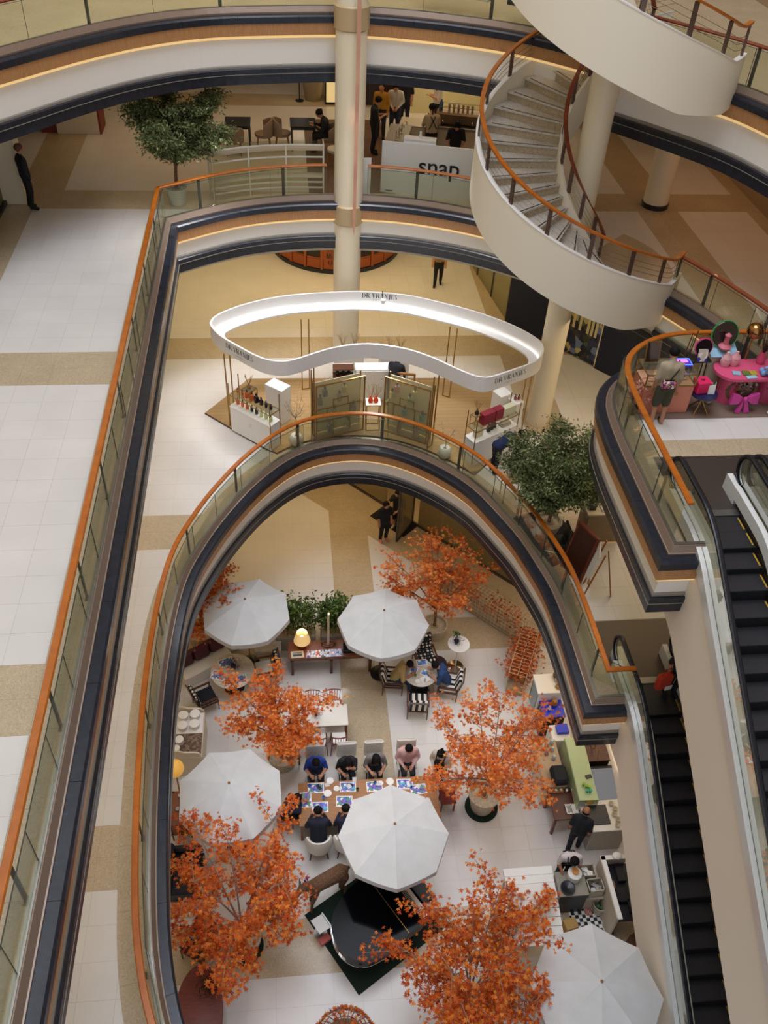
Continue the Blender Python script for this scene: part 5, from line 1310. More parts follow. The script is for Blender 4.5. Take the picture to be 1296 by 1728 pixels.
# ---- service counters at the right
fg = thing('display_fridge', 'white display fridge with glass front beside the vine trellis', 'fridge', (6.68, 14.0, 0))
MB().rbox((0.02, 0, .62), (.66, .6, 1.24), .015).build('cabinet', M_WHITE, fg); MB().rbox((0, 0, 1.27), (.72, .64, .05), .008).build('top', M_WHITE, fg); MB().box((-.335, 0, .75), (.02, .5, .8)).build('glass_front', glassmat('fridge_glass', '#d8e4e8', .6), fg); MB().box((-.345, .22, .75), (.02, .02, .7)).build('handle', M_STEEL, fg)
for i, (x, y, r, h, c_) in enumerate(((6.9, 14.2, .07, .2, '#7a4a3a'), (6.95, 14.05, .09, .14, '#c9b8a0'), (6.93, 13.85, .1, .08, '#a8773a'))):
    tag(MB().lathe([(r*.6, 0), (r, h*.5), (r*.8, h), (r*.7, h), (r*.6, h*.3), (0, h*.2)], n=16).build('jar', mat('jar_'+c_, c_, .4), smooth=True, loc=(x, y, 1.296)), ['brown jar at the back of the white fridge top', 'cream jar in the middle of the white fridge top', 'round amber bowl at the front of the white fridge top'][i], 'jar')
bx_ = thing('blue_chest', 'bright blue topped drinks chest in front of the white fridge', 'chest', (6.72, 13.45, 0)); MB().rbox((0, 0, .45), (.58, .56, .9), .015).build('body', M_BLACK, bx_); MB().rbox((0, 0, .92), (.6, .58, .05), .01).build('lid', mat('cobalt_blue', '#0b2ac8', .35), bx_)
tag(MB().lathe([(.04, 0), (.09, .05), (.09, .16), (.06, .2), (0, .21)], n=14).build('cookie_jar', mat('amber_glass', '#9a6a2a', .3), smooth=True, loc=(6.78, 13.55, .946)), 'amber cookie jar on the blue chest', 'jar')
tag(MB().ball((0, 0, .05), (.05, .05, .05), 10, 6).ball((0, 0, .13), (.035, .035, .04), 10, 6).build('figurine', mat('white_red_ceramic', '#d8c8c8', .4), loc=(6.62, 13.4, .946)), 'small white figurine on the blue chest', 'figurine')
b2 = thing('blue_crate', 'second smaller blue crate behind the maple leaves', 'crate', (6.78, 12.75, 0)); MB().rbox((0, 0, .42), (.5, .5, .84), .015).build('body', M_WHITE, b2); MB().box((.06, .06, .90), (.3, .26, .1)).build('crate', MATS['cobalt_blue'], b2)
ctr = thing('wood_counter', 'pale wooden service counter behind the maple by the green glass case', 'counter', (6.28, 11.85, 0)); MB().rbox((0, 0, .42), (.55, 1.3, .84), .01).build('body', M_CREAM, ctr); MB().rbox((0, 0, .86), (.6, 1.34, .05), .008).build('worktop', mat('blond_wood', '#c0a582', .45, noise=('#ae9270', 4, (8, 1, 1), .3, .7)), ctr)
for i, (x, y) in enumerate(((6.42, 12.2), (6.3, 12.32), (6.45, 12.4), (6.25, 12.1), (6.4, 11.95))):
    tag(MB().lathe([(.04, 0), (.055, .03), (.045, .12), (.03, .16), (0, .17)], n=12).build('glass_jar', mat('grey_glass_%d' % (i % 2), ['#b9c4cc', '#8a93a0'][i % 2], .2), smooth=True, loc=(x, y, .886)), 'glass jar on the pale wooden counter, %s' % ['middle of the cluster', 'left of the cluster', 'back of the cluster', 'front left of the cluster', 'front of the cluster'][i], 'jar')
tag(MB().rbox((0, 0, .12), (.4, .5, .22), .06).build('backpack', mat('black_nylon', '#13161c', .8), loc=(6.40, 11.42, .886)), 'black bag lying at the end of the pale wooden counter', 'bag')
gc_ = thing('glass_case', 'green tinted glass cake case along the service counter', 'display case', (6.93, 11.45, 0), R_(-2)); MB().rbox((0, 0, .4), (.48, 1.75, .8), .01).build('base', M_CREAM, gc_)
M_PG = mat('green_glass_panel', '#c4d8a6', .12, alpha=.7)
MB().box((0, 0, 1.22), (.46, 1.75, .02)).build('glass_top', M_PG, gc_); MB().box((-.235, 0, 1.0), (.012, 1.75, .42)).build('glass_front', M_PG, gc_); MB().box((.235, 0, 1.0), (.012, 1.75, .42)).build('glass_back', M_PG, gc_); MB().box((0, 0, .82), (.44, 1.7, .02)).build('shelf', M_WHITE, gc_)
for i, (x, y, c_) in enumerate(((6.86, 10.98, '#8bbf2a'), (6.92, 10.92, '#7fb327'), (6.98, 10.9, '#9ac93a'), (6.9, 10.8, '#25a58f'), (6.98, 10.79, '#25a58f'))):
    tag(MB().lathe([(.03, 0), (.04, .08), (0, .085)], n=10).build('paper_cup', mat('cup_'+c_, c_, .5), loc=(x, y, 1.231)), ['lime paper cup at the left of the glass case top', 'lime paper cup in the middle of the glass case top', 'lime paper cup at the right of the glass case top', 'teal paper cup at the left of the glass case top', 'teal paper cup at the right of the glass case top'][i], 'cup', 'paper cups on the glass case')
tag(MB().rbox((0, 0, .012), (.16, .1, .02), .006).build('card_reader', M_BLACK, loc=(7.05, 11.2, 1.231), rz=.2), 'black card reader on the green glass case', 'card reader')
bt_ = table_rect('side_table', 'dark red-brown table holding a tray and glasses before the counter', (6.45, 10.77, 0), 0, .76, .82, .76, M_WALNUT if False else mat('dark_red_wood', '#4a1d15', .35), M_REDWOOD, .04)
tr_ = thing('cutlery_tray', 'white cutlery tray on the dark red-brown table', 'tray', (6.56, 10.62, .761)); MB().box((0, 0, .01), (.3, .26, .02)).build('base', M_WHITE, tr_)
for s in (-1, 0, 1): MB().box((s*.145, 0, .03), (.01, .26, .05)).build('divider', M_WHITE, tr_)
for i in range(4): MB().cyl((-.1+.03*i, -.1, .028), (-.1+.03*i, .1, .028), .008, n=5).build('cutlery', M_STEEL, tr_)
tag(MB().lathe([(.05, 0), (.06, .18), (.062, .2), (.03, .22), (0, .22)], n=14).build('jug', mat('frosted_white', '#d8d2c6', .4), smooth=True, loc=(6.78, 10.5, .761)), 'white jug at the corner of the dark red-brown table', 'jug')
wt = thing('wooden_tray', 'wooden tray of small cups on the far edge of the dark table', 'tray', (6.28, 11.12, .761)); MB().box((0, 0, .012), (.4, .1, .024)).build('tray', M_OAK, wt)
for i in range(3): tag(MB().lathe([(.025, 0), (.035, .05), (0, .045)], n=10).build('egg_cup', M_CREAM, loc=(6.15+.13*i, 11.12, .786)), 'small cream cup on the wooden tray, %s' % ['left', 'middle', 'right'][i], 'cup', 'cups on the wooden tray')
for i in range(4): tag(MB().lathe([(.025, 0), (.035, .08), (0, .085)], n=10).build('spice_jar', M_BLACK if i % 2 else M_WHITE, loc=(6.55+.07*i, 11.1+.02*(i % 2), .761)), 'small jar at the far right edge of the dark table, %s' % ['first', 'second', 'third', 'fourth'][i], 'jar')
cd = thing('cash_desk', 'pale cash desk with black mat next to the escalator', 'counter', (7.25, 10.3, 0)); MB().rbox((.05, 0, .46), (.85, .78, .92), .012).build('body', mat('grey_white_panel', '#b3aca0', .5), cd); MB().rbox((.05, 0, .94), (.88, .8, .04), .008).build('worktop', M_WHITE, cd); MB().rbox((-.14, .02, .97), (.5, .52, .02), .02).build('black_mat', M_BLACK, cd)
for i in range(5): tag(MB().lathe([(.03, 0), (.065, .05), (.06, .05), (0, .01)], n=12).build('bowl', mat('speckled_bowl', '#b7a892', .4), smooth=True, loc=(7.5+.06*(i % 2), 10.02+.14*i, .961)), 'small stacked bowl on the cash desk edge, %s from the front' % ['first', 'second', 'third', 'fourth', 'fifth'][i], 'bowl')
tag(MB().ball((0, 0, .06), (.12, .1, .06), 12, 6).build('pastry', mat('golden_pastry', '#d8a93e', .7), loc=(6.98, 10.68, .961)), 'round golden pastry on the cash desk corner', 'pastry')
sk = thing('steel_bench', 'steel kitchen bench with sink behind the glass case', 'counter', (7.55, 11.2, 0)); MB().rbox((0, 0, .44), (.62, 1.0, .88), .01).build('body', M_BLACK, sk); MB().rbox((0, -.05, .89), (.64, .9, .03), .006).build('worktop', mat('blue_steel', '#5c6474', .2, metal=.9), sk)
bk = thing('wire_bicycle', 'small brass wire bicycle sculpture on the dark shelf', 'sculpture', (7.42, 12.15, 1.05)); MB().tube([(.0, .17*math.cos(2*PI*i/20), .2+.17*math.sin(2*PI*i/20)) for i in range(20)], .01, 5, closed=True).tube([(0, 0, .2), (.0, -.4, .3), (0, -.5, .1)], .01, 5).tube([(0, -.4, .3), (0, -.35, .42)], .01, 5).build('frame', M_GOLDB, bk)
dk = thing('dark_shelf', 'dark back-bar shelf under the balcony corner', 'shelf', (7.5, 12.2, 0)); MB().rbox((0, 0, .5), (.6, .9, 1.0), .01).build('body', mat('dark_brown_panel', '#2a1c18', .5), dk); MB().rbox((0, 0, 1.02), (.64, .94, .04), .006).build('top', M_WALNUT, dk)

# prep station
pp_ = thing('prep_counter', 'grey prep counter where the man in white holds a pot', 'counter', (6.06, 8.74, 0)); MB().rbox((0, 0, .43), (.66, .56, .86), .01).build('body', M_BLACK, pp_); MB().rbox((0, 0, .88), (.68, .58, .04), .006).build('worktop', mat('grey_stone_top', '#8d8779', .4), pp_)
pot_ = thing('stock_pot', 'white lidded pot in the hands of the man in white', 'pot', (6.12, 8.86, .901)); MB().lathe([(.14, 0), (.15, .02), (.15, .22), (.0, .22)], n=22).build('body', M_WHITE, pot_, smooth=True); MB().lathe([(.16, .22), (.16, .24), (.08, .28), (0, .29)], n=22).build('lid', M_WHITE, pot_, smooth=True); MB().lathe([(.07, .28), (.08, .34), (0, .35)], n=14).build('cake', mat('caramel', '#c98a3e', .5), pot_)
tag(MB().lathe([(.15, 0), (.17, .06), (.15, .06), (0, .02)], n=18).build('wok', M_BLACK, loc=(5.93, 8.62, .901)), 'black round pan on the grey prep counter', 'pan')
def tub(label, loc, w_, d_, h, mt, fill=None, rz=0):
    t = thing('tub', label, 'tub', loc, rz); b = MB()
    for s in (-1, 1): b.box((s*(w_/2-.01), 0, h/2), (.02, d_, h)); b.box((0, s*(d_/2-.01), h/2), (w_, .02, h))
    b.box((0, 0, .01), (w_, d_, .02)); b.build('bin', mt, t)
    if fill:
        rr = random.Random(int(w_*1000)); f = MB()
        for i in range(9): f.box((rr.uniform(-.3, .3)*w_, rr.uniform(-.3, .3)*d_, h*.6+.02*i % .08), (.1, .07, .03), rz=rr.uniform(0, 3), rx=rr.uniform(-.3, .3))
        f.build('contents', fill, t)['kind'] = 'stuff'
    return t
M_BEIGEP = mat('beige_plastic', '#b5aa98', .5)
tub('beige tub of white cartons behind the other tub', (6.5, 9.02, .62), .36, .28, .28, M_BEIGEP, M_WHITE); tub('beige tub of utensils beside the prep counter', (6.6, 8.66, .62), .36, .3, .3, M_BEIGEP, M_STEEL, .05)
us = thing('under_shelf', 'low shelf carrying the two beige tubs', 'shelf', (6.56, 8.84, 0)); MB().box((0, 0, .59), (.5, .75, .04)).build('board', M_BEIGEP, us); MB().box((0, 0, .28), (.4, .65, .56)).build('cabinet', M_BEIGEP, us)
rb = thing('round_bin', 'round beige bucket on the checkered mat', 'bucket', (6.78, 8.45, .012)); MB().lathe([(.13, 0), (.18, .38), (.165, .38), (.12, .03), (0, .02)], n=24).build('bucket', M_BEIGEP, rb, smooth=True); MB().ball((-.03, .02, .2), .06, 8, 5).ball((.05, -.03, .2), .05, 8, 5).build('rubbish', mat('rubbish_mix', '#5a8a6a', .6), rb)
MATM = checkmat('black_white_check', '#e8e4dc', '#15161b', 12)
tag(MB().box((0, 0, .006), (.92, .92, .012)).build('check_mat', MATM, loc=(6.55, 8.3, 0)), 'black and white checkered floor mat behind the prep station', 'mat')
tag(MB().box((0, 0, .01), (.14, .3, .02)).build('red_cloth', stripemat('red_white_cloth', '#d8b0a8', '#b03a34', 30, 'X', .9), loc=(6.55, 8.5, .013)), 'red and white striped cloth on the checkered mat', 'cloth')
tag(MB().rbox((0, 0, .2), (.3, .24, .4), .01).build('carton', mat('cardboard', '#a98348', .8), loc=(5.97, 8.05, 0), rz=.2), 'brown cardboard box beside the striped white roof', 'box')
lsh = thing('l_shaped_counter', 'white L-shaped counter with black trays along the escalator', 'counter', (7.1, 8.5, 0)); MB().box((-.26, 0, .55), (.05, 1.4, 1.1)).build('front_panel', mat('cream_panel', '#c9bda9', .5), lsh); MB().box((-.22, 0, 1.1), (.1, 1.44, .04)).build('ledge', M_WHITE, lsh); MB().box((.05, .68, .55), (.6, .05, 1.1)).build('end_panel', MATS['cream_panel'], lsh); MB().box((.05, .68, 1.1), (.66, .1, .04)).build('ledge', M_WHITE, lsh); MB().box((.1, 0, .8), (.6, 1.3, .04)).build('worktop', M_BLACK, lsh)
for i, (x, y, w_, d_) in enumerate(((7.25, 8.9, .2, .4), (7.15, 8.4, .25, .34), (7.3, 8.15, .16, .3))): tag(MB().rbox((0, 0, .05), (w_, d_, .1), .01).build('black_tray', M_BLACK, loc=(x, y, .821)), 'black tray on the L-shaped counter, %s' % ['far one', 'middle one', 'near one'][i], 'tray')
tag(MB().box((0, 0, .01), (.14, .4, .02)).build('cutting_board', M_OAK, loc=(7.0, 8.55, .821)), 'wooden cutting board on the L-shaped counter', 'board')
tag(MB().ball((0, 0, .05), (.12, .1, .05), 8, 5).build('cloth_heap', M_WHITE, loc=(7.2, 9.18, 1.121)), 'crumpled white cloth on the end of the L-shaped counter', 'cloth')
for i, (x, y) in enumerate(((7.35, 7.55), (7.5, 7.35), (7.55, 7.7))): tag(MB().rbox((0, 0, .25), (.3, .26, .5), .02).build('supply_crate', [M_WALNUT, MATS['cobalt_blue'], M_OAK][i], loc=(x, y, 0)), ['brown crate at the foot of the escalator wall', 'blue crate at the foot of the escalator wall', 'pale wood crate at the foot of the escalator wall'][i], 'crate')
# striped roof stall
st = thing('market_stall', 'small market stall with a white boarded roof at the lower right', 'stall', (4.72, 7.75, 0))
M_BOARD = mat('white_boards', '#dcd7cd', .55)
for i in range(9):
    y0 = .72-.165*i; z0 = 2.42-.03*i if i < 3 else 2.36-.05*(i-3)
    MB().box((0, y0-.08, z0), (1.05, .158, .022), rx=R_(14)).build('roof_board', M_BOARD, st)
for sx in (-1, 1):
    for y in (.62, -.58): MB().box((sx*.46, y, 1.15), (.05, .05, 2.3 if y > 0 else 2.05)).build('post', M_BOARD, st)
    MB().box((sx*.5, 0, 2.2), (.03, 1.45, .06), rx=R_(12)).build('roof_beam', M_BOARD, st)
MB().rbox((0, .02, .45), (.9, 1.1, .9), .01).build('counter', M_CREAM, st)
for i in range(3): tag(MB().lathe([(.05, 0), (.07, .12), (.05, .16), (0, .16)], n=12).build('sweet_jar', mat('dark_jar_%d' % i, ['#3a1a16', '#2a2a32', '#5a3a2a'][i], .3), smooth=True, loc=(4.40+.12*i, 7.9-.2*i, .901)), 'jar on the counter under the boarded roof, %s' % ['left', 'middle', 'right'][i], 'jar')
# ================================================================== LETTERING
def bar(x0, y0, x1, y1, w_): 
    dx, dy = x1-x0, y1-y0
    return [(x0-w_/2, y0), (x0+w_/2, y0), (x1+w_/2, y1), (x1-w_/2, y1)] if abs(dy) > .01 else [(x0, y0-w_/2), (x1, y0-w_/2), (x1, y0+w_/2), (x0, y0+w_/2)]
def bowl(cx, cy, rx, ry, th, a0, a1, n=12, thin=.05):
    out = []; k = [R_(a0+(a1-a0)*i/n) for i in range(n+1)]
    res = []
    for i in range(n):
        def pr(a, inner):
            t = thin+(th-thin)*abs(math.cos(a)) if inner else 0
            return (cx+(rx-t)*math.cos(a), cy+(ry-(thin if inner else 0))*math.sin(a))
        res.append([pr(k[i], 0), pr(k[i+1], 0), pr(k[i+1], 1), pr(k[i], 1)])
    return res
T_, t_ = .17, .05
SERIF = {
 'D': (.72, [bar(.14, 0, .14, 1, T_), bar(0, .025, .4, .025, t_), bar(0, .975, .4, .975, t_)]+bowl(.32, .5, .38, .5, T_, -90, 90)),
 'R': (.70, [bar(.14, 0, .14, 1, T_), bar(.14, .975, .4, .975, t_), bar(.14, .5, .4, .5, t_), bar(.38, .5, .62, 0, T_), bar(0, .025, .28, .025, t_), bar(.5, .025, .72, .025, t_)]+bowl(.36, .74, .26, .26, T_*.9, -90, 90)),
 '.': (.22, [bar(.08, 0, .08, .1, .1)]),
 'V': (.70, [bar(.12, 1, .36, 0, T_), bar(.38, 0, .6, 1, t_), bar(0, .975, .26, .975, t_), bar(.5, .975, .7, .975, t_)]),
 'A': (.72, [bar(.1, 0, .34, 1, t_), bar(.34, 1, .6, 0, T_), bar(.2, .33, .5, .33, t_), bar(0, .025, .2, .025, t_), bar(.48, .025, .72, .025, t_)]),
 'N': (.74, [bar(.12, 0, .12, 1, t_), bar(.12, 1, .62, 0, T_), bar(.62, 0, .62, 1, t_), bar(0, .025, .24, .025, t_), bar(.5, .975, .74, .975, t_)]),
 'J': (.40, [bar(.24, 0, .24, 1, T_), bar(.08, .975, .38, .975, t_), bar(0, -.1, .24, 0, .06)]+bowl(.1, 0, .22, .2, .1, -120, 0, 6)),
 'E': (.60, [bar(.14, 0, .14, 1, T_), bar(0, .025, .55, .025, t_), bar(0, .975, .52, .975, t_), bar(.14, .5, .42, .5, t_), bar(.53, 0, .53, .24, t_), bar(.5, .78, .5, 1, t_)]),
 'S': (.52, bowl(.26, .74, .2, .26, .1, 40, 270, 10)+bowl(.26, .25, .22, .25, .13, -140, 90, 10)),
 'F': (.60, [bar(.14, 0, .14, 1, T_), bar(0, .975, .52, .975, t_), bar(.14, .5, .42, .5, t_)]),
 'I': (.36, [bar(.18, 0, .18, 1, T_), bar(.04, .025, .32, .025, t_), bar(.04, .975, .32, .975, t_)]),
 'Z': (.60, [bar(.05, .975, .55, .975, .07), bar(.1, 0, .48, 1, .1), bar(.05, .025, .55, .025, .07)]),
 '-': (.60, [bar(.05, .45, .55, .45, .06)]), ' ': (.3, []),
 'M': (.9, [bar(.12, 0, .12, 1, t_*1.4), bar(.14, 1, .44, 0, T_), bar(.44, 0, .74, 1, t_*1.4), bar(.76, 0, .76, 1, T_)]), 'O': (.8, bowl(.4, .5, .38, .5, T_, 0, 360, 20)),
 'a': (.55, bowl(.24, .25, .22, .25, .1, 0, 360, 14)+[bar(.44, 0, .44, .52, .1)]), 'T': (.7, [bar(.35, 0, .35, 1, T_), bar(.02, .97, .68, .97, .06)]), 'h': (.6, [bar(.1, 0, .1, 1, .1), bar(.45, 0, .45, .4, .1)]+bowl(.28, .36, .22, .18, .1, 0, 180, 8)), 'e': (.55, bowl(.26, .27, .24, .27, .1, 20, 340, 12)+[bar(.06, .3, .48, .3, .05)]),
}
def letter_strip(text, h, track, place):
    """place(s) -> (point on surface, direction of reading, up, outward) with s metres from the text centre"""
    W = sum(SERIF[c][0]+track for c in text)*h; x = -W/2; b = MB()
    for c in text:
        wd, polys = SERIF[c]
        P, d, up, n_ = place(x+wd*h/2)
        for q in polys:
            vs = [P+d*((px-wd/2)*h)+up*(py*h)+n_*.004 for px, py in q]; k = len(vs)
            nn = (vs[1]-vs[0]).cross(vs[2]-vs[0])
            b.add(vs, [tuple(range(k)) if nn.dot(n_) > 0 else tuple(range(k-1, -1, -1))])
        x += (wd+track)*h
    return b
def font_mesh(text, size, mt, name, parent, M, bold=0.0, spacing=1.0):
    cu = bpy.data.curves.new('txt', 'FONT'); cu.body = text; cu.size = size; cu.extrude = .004; cu.align_x = 'CENTER'; cu.offset = bold; cu.space_character = spacing
    o = bpy.data.objects.new('txt', cu); col.objects.link(o); bpy.context.view_layer.update()
    me = bpy.data.meshes.new_from_object(o.evaluated_get(bpy.context.evaluated_depsgraph_get())); bpy.data.objects.remove(o)
    me.transform(M); me.materials.clear(); me.materials.append(mt); me.name = name
    ob = bpy.data.objects.new(name, me); col.objects.link(ob); ob.parent = parent; return ob
M_INK = mat('black_lettering', '#15141a', .5)

# ================================================================== FIRST FLOOR
def g1(px, py, z=5.0): return at(px, py, z)
# ---- perfume pavilion: timber platform, white canopy ring, brass frames
PF = 5.05
pav = thing('perfume_pavilion', 'white curved pavilion with brass posts and a timber platform above the oval opening', 'pavilion', (2.3, 21, 5.0))
def pv(p, z=None): return Vector((p[0]-2.3, p[1]-21, (z if z is not None else p[2])-5.0))
inner_edge = [p for p in offset(P_L1, -.30, -1)]
front = [p for p in inner_edge if p.y > 18.3 and -.55 < p.x < 5.1]
plat = [V(-2.5, 21.4), V(-1.25, 23.15), V(5.9, 23.0), V(7.0, 21.35)]+[V(5.5, 18.9)]+[p for p in reversed(front)]+[V(-.75, 19.68)]
MB().prism([(p.x-2.3, p.y-21) for p in plat], 0.0, .035).build('platform_edge', mat('dark_edge', '#4a3526', .5), pav)
# planks laid on the platform
M_PLANK = tilemat('platform_plank', '#a9885c', .45, .3, .12)
px0 = [(p.x-2.3, p.y-21) for p in offset([Vector(p) for p in plat], .02, 1 if False else -1, True)]
for i in range(30):
    y0 = -2.7+.165*i
    c = clip_rect(px0, -5.2, y0+.002, 5.2, y0+.163)
    if c and parea(c) > .02: MB().prism([(p[0], p[1]) for p in c], .035, .05).build('plank', M_PLANK, pav)
ring_pts = [(-2.13, 21.65), (-2.0, 22.07), (-1.27, 22.66), (-.11, 23.15), (1.48, 23.37), (2.32, 23.37), (3.49, 23.15), (4.63, 22.6), (5.54, 22.05), (6.38, 21.3), (6.83, 20.64), (6.86, 20.2), (6.55, 19.62), (5.55, 19.06), (5.02, 18.83), (4.73, 18.93), (4.31, 19.28), (3.67, 19.88), (2.99, 20.30), (2.09, 20.52), (1.31, 20.39), (.76, 20.14), (.21, 19.83), (-.15, 19.70), (-.5, 19.76), (-.85, 19.98), (-1.4, 20.53), (-1.88, 21.07)]
ring = smooth_pts(catmull(ring_pts, .12, True), 2)
M_SIGNW = mat('sign_white', '#e9e6e2', .45)
rl = [V(p.x-2.3, p.y-21) for p in ring]
b = MB(); sweep(b, rl, [(0, 2.42), (.05, 2.42), (.05, 2.86), (0, 2.86)], -1, True); b.build('canopy_band', M_SIGNW, pav, smooth=False)
b = MB(); sweep(b, rl, [(.05, 2.42), (.36, 2.42), (.36, 2.47), (.05, 2.47)], -1, True); b.build('canopy_shelf', M_SIGNW, pav)
b = MB(); sweep(b, rl, [(.06, 2.475), (.10, 2.475), (.10, 2.49), (.06, 2.49)], -1, True); b.build('light_strip', mat('pavilion_led', '#ffffff', .5, emit='#fff6ea', estr=1.8), pav)
LR = arclen(rl+[rl[0]])
def ring_place(cx, cy, side, z):
    i0 = min(range(len(rl)), key=lambda i: (rl[i]-V(cx-2.3, cy-21)).length); s0 = LR[i0]; pth = rl+rl[:]+[rl[0]]; LL = arclen(pth)
    def place(s):
        # outward face: the ring runs clockwise seen from above on its back side, so read against or along the run
        ss = s0-s*side
        p, d = point_at(pth, ss % LL[len(rl)], LL); n2 = Vector((d.y, -d.x)); 
        if side > 0: 
            P = p-n2*.003 if False else p; return Vector((P.x, P.y, z)), Vector((-d.x, -d.y, 0)), Vector((0, 0, 1)), Vector((-n2.x, -n2.y, 0))
        P = p+n2*.05; return Vector((P.x, P.y, z)), Vector((d.x, d.y, 0)), Vector((0, 0, 1)), Vector((n2.x, n2.y, 0))
    return place
for (cx, cy, side) in ((-1.35, 20.48, 1), (5.75, 19.16, 1), (2.75, 23.3, -1)):
    pl = ring_place(cx, cy, side, 2.62 if side > 0 else 2.68)
    letter_strip('DR.VRANJES', .15, .10, pl).build('lettering', M_INK, pav)
    pl2 = ring_place(cx, cy, side, 2.51 if side > 0 else 2.60)
    letter_strip('- FIRENZE -', .045, .7, pl2).build('lettering', M_INK, pav)
# brass frames
def brass_frame(x, y, rz, w_=.22, h=2.40, z0=.05):
    b = MB(); c, s = math.cos(rz), math.sin(rz)
    for k in (-.5, .5): b.box((x-2.3+c*k*w_, y-21+s*k*w_, z0+h/2), (.028, .028, h), rz=rz)
    b.box((x-2.3, y-21, z0+.02), (w_, .028, .03), rz=rz); b.build('brass_frame', M_GOLDB, pav)
for a in ((-1.68, 20.85, .9), (.47, 22.52, .15), (.60, 20.03, 1.2), (4.70, 22.0, -.5), (3.88, 19.6, .8), (6.62, 20.3, -1.2)): brass_frame(*a)
# frosted display walls with brass grid and blurred goods behind
M_FROST = glassmat('frosted_pane', '#f0ecd6', .85, .3)
def display_wall(label, a, b_, h):
    a, b_ = Vector(a), Vector(b_); d = b_-a; L = d.length
    t = thing('display_wall', label, 'display', (a.x, a.y, PF), math.atan2(d.y, d.x))
    MB().box((L/2, 0, .93), (L-.04, .016, 1.76)).build('frosted_pane', M_FROST, t)
    fr = MB()
    for x in (0, L): fr.box((x, 0, .92), (.03, .04, 1.84))
    for z in (.02, 1.83): fr.box((L/2, 0, z), (L, .04, .03))
    fr.build('frame', M_GOLDB, t)
    gr = MB()
    for (x0, z0, x1, z1) in ((.03, 1.05, L-.03, 1.05), (.03, .62, L-.03, .62), (.35*L, .1, .35*L, .62), (.7*L, .1, .7*L, 1.05), (.22*L, .62, .22*L, 1.05), (.35*L, 1.05, .35*L, 1.3), (.66*L, 1.05, .66*L, 1.3), (.35*L, 1.3, .66*L, 1.3)):
        gr.box(((x0+x1)/2, -.015, (z0+z1)/2), (abs(x1-x0)+.018, .014, abs(z1-z0)+.018))
    gr.build('brass_grid', M_GOLDB, t)
    bk = MB().box((L/2, .3, .9), (L, .02, 1.7)); bk.build('back_panel', mat('pavilion_back', '#dccfa8', .7), t)
    for x in (0, L): MB().box((x, .15, .92), (.03, .3, .03)).box((x, .3, .92), (.03, .03, 1.84)).build('side_frame', M_GOLDB, t)
    return t
wl = display_wall('frosted display wall left of the orange diffusers in the pavilion', (.69, 19.98), (2.05, 20.46), 1.84)
wr = display_wall('frosted display wall right of the orange diffusers in the pavilion', (2.62, 20.40), (3.78, 19.70), 1.75)
def goods(label, loc, c_, kind='bottle', s=1.0, cat='bottle', group=None):
    t = thing('perfume_bottle', label, cat, loc, random.uniform(0, .5), group)
    m_ = mat('perfume_'+c_, c_, .15)
    MB().rbox((0, 0, .07*s), (.085*s, .085*s, .14*s), .015).build('flask', m_, t); MB().cyl((0, 0, .14*s), (0, 0, .175*s), .018*s, n=8).build('neck', M_STEEL, t); MB().cyl((0, 0, .175*s), (0, 0, .215*s), .024*s, n=8).build('stopper', M_BLACK if c_ != '#c4cc9a' else M_STEEL, t)
    return t
# blurred goods standing behind the panes
for nm, a, b_, cols in (('left', V(.69, 19.98), V(2.05, 20.46), ['#2a2a34', '#8a7a5a', '#c8a83a', '#3a3640', '#9a8a6a', '#5a5a4a', '#2c2c36', '#b8b05a']), ('right', V(2.62, 20.40), V(3.78, 19.70), ['#c8b83a', '#2a9a9a', '#c8643a', '#b87a8a', '#8fc0a0', '#1f8f8f', '#a85a3a', '#d0c88a'])):
    d = (b_-a); L = d.length; d.normalize(); n2 = V(-d.y, d.x)
    for i, c_ in enumerate(cols):
        p = a+d*(L*(.12+.8*((i*3) % 8)/8))+n2*.14; z = PF+[1.1, .65, .12, 1.35][i % 4]
        goods(['coloured box behind the %s frosted wall, %s' % (nm, w_) for w_ in ('top left', 'upper middle', 'lower left', 'top centre', 'middle right', 'centre', 'lower right', 'top right')][i], (p.x, p.y, z), c_, s=1.5, cat='box', group='goods behind the frosted walls')
# counters
def counter(label, c_, rz, L, mirror):
    t = thing('perfume_counter', label, 'counter', (c_[0], c_[1], PF), rz)
    MB().rbox((0, 0, .41), (L, .42, .82), .01).build('body', M_SIGNW, t); MB().rbox((0, 0, .835), (L+.02, .44, .03), .006).build('top', M_WHITE, t)
    f = MB()
    for x in (-L/2, L/2):
        for y in (-.2, .2): f.box((x, y, .85), (.022, .022, 1.7 if y > 0 else 1.5))
    for y in (-.2, .2): f.box((0, y, 1.2), (L, .018, .022))
    for x in (-L/2, L/2): f.box((x, 0, 1.2), (.018, .4, .022))
    f.build('brass_frame', M_GOLDB, t); MB().box((0, 0, 1.215), (L-.02, .4, .01)).build('glass_shelf', M_GLASS, t)
    e = MB()
    for k in range(6): e.ball((.02+.03*math.cos(k*PI/3), -.213, .55+.03*math.sin(k*PI/3)), (.012, .004, .012), 6, 4)
    e.box((.02, -.213, .47), (.16, .003, .014)).build('emblem', mat('pale_emblem', '#c8c0b4', .5), t)
    return t
cl_c = (-1.0, 20.2); cl_a = math.atan2(19.7-20.7, -.44+1.55)
counter('white perfume counter with bottles at the left of the pavilion', cl_c, cl_a, 1.5, False)
cr_c = (5.48, 19.2); cr_a = math.atan2(19.6-18.8, 6.17-4.8)
counter('white perfume counter with gift boxes at the right of the pavilion', cr_c, cr_a, 1.55, True)
def along(c_, a, s, off=0): return (c_[0]+math.cos(a)*s-math.sin(a)*off, c_[1]+math.sin(a)*s+math.cos(a)*off)
row = ['#d9602a', '#d9602a', '#d9602a', '#14141c', '#14141c', '#c4cc9a', '#c4cc9a', '#c4cc9a']
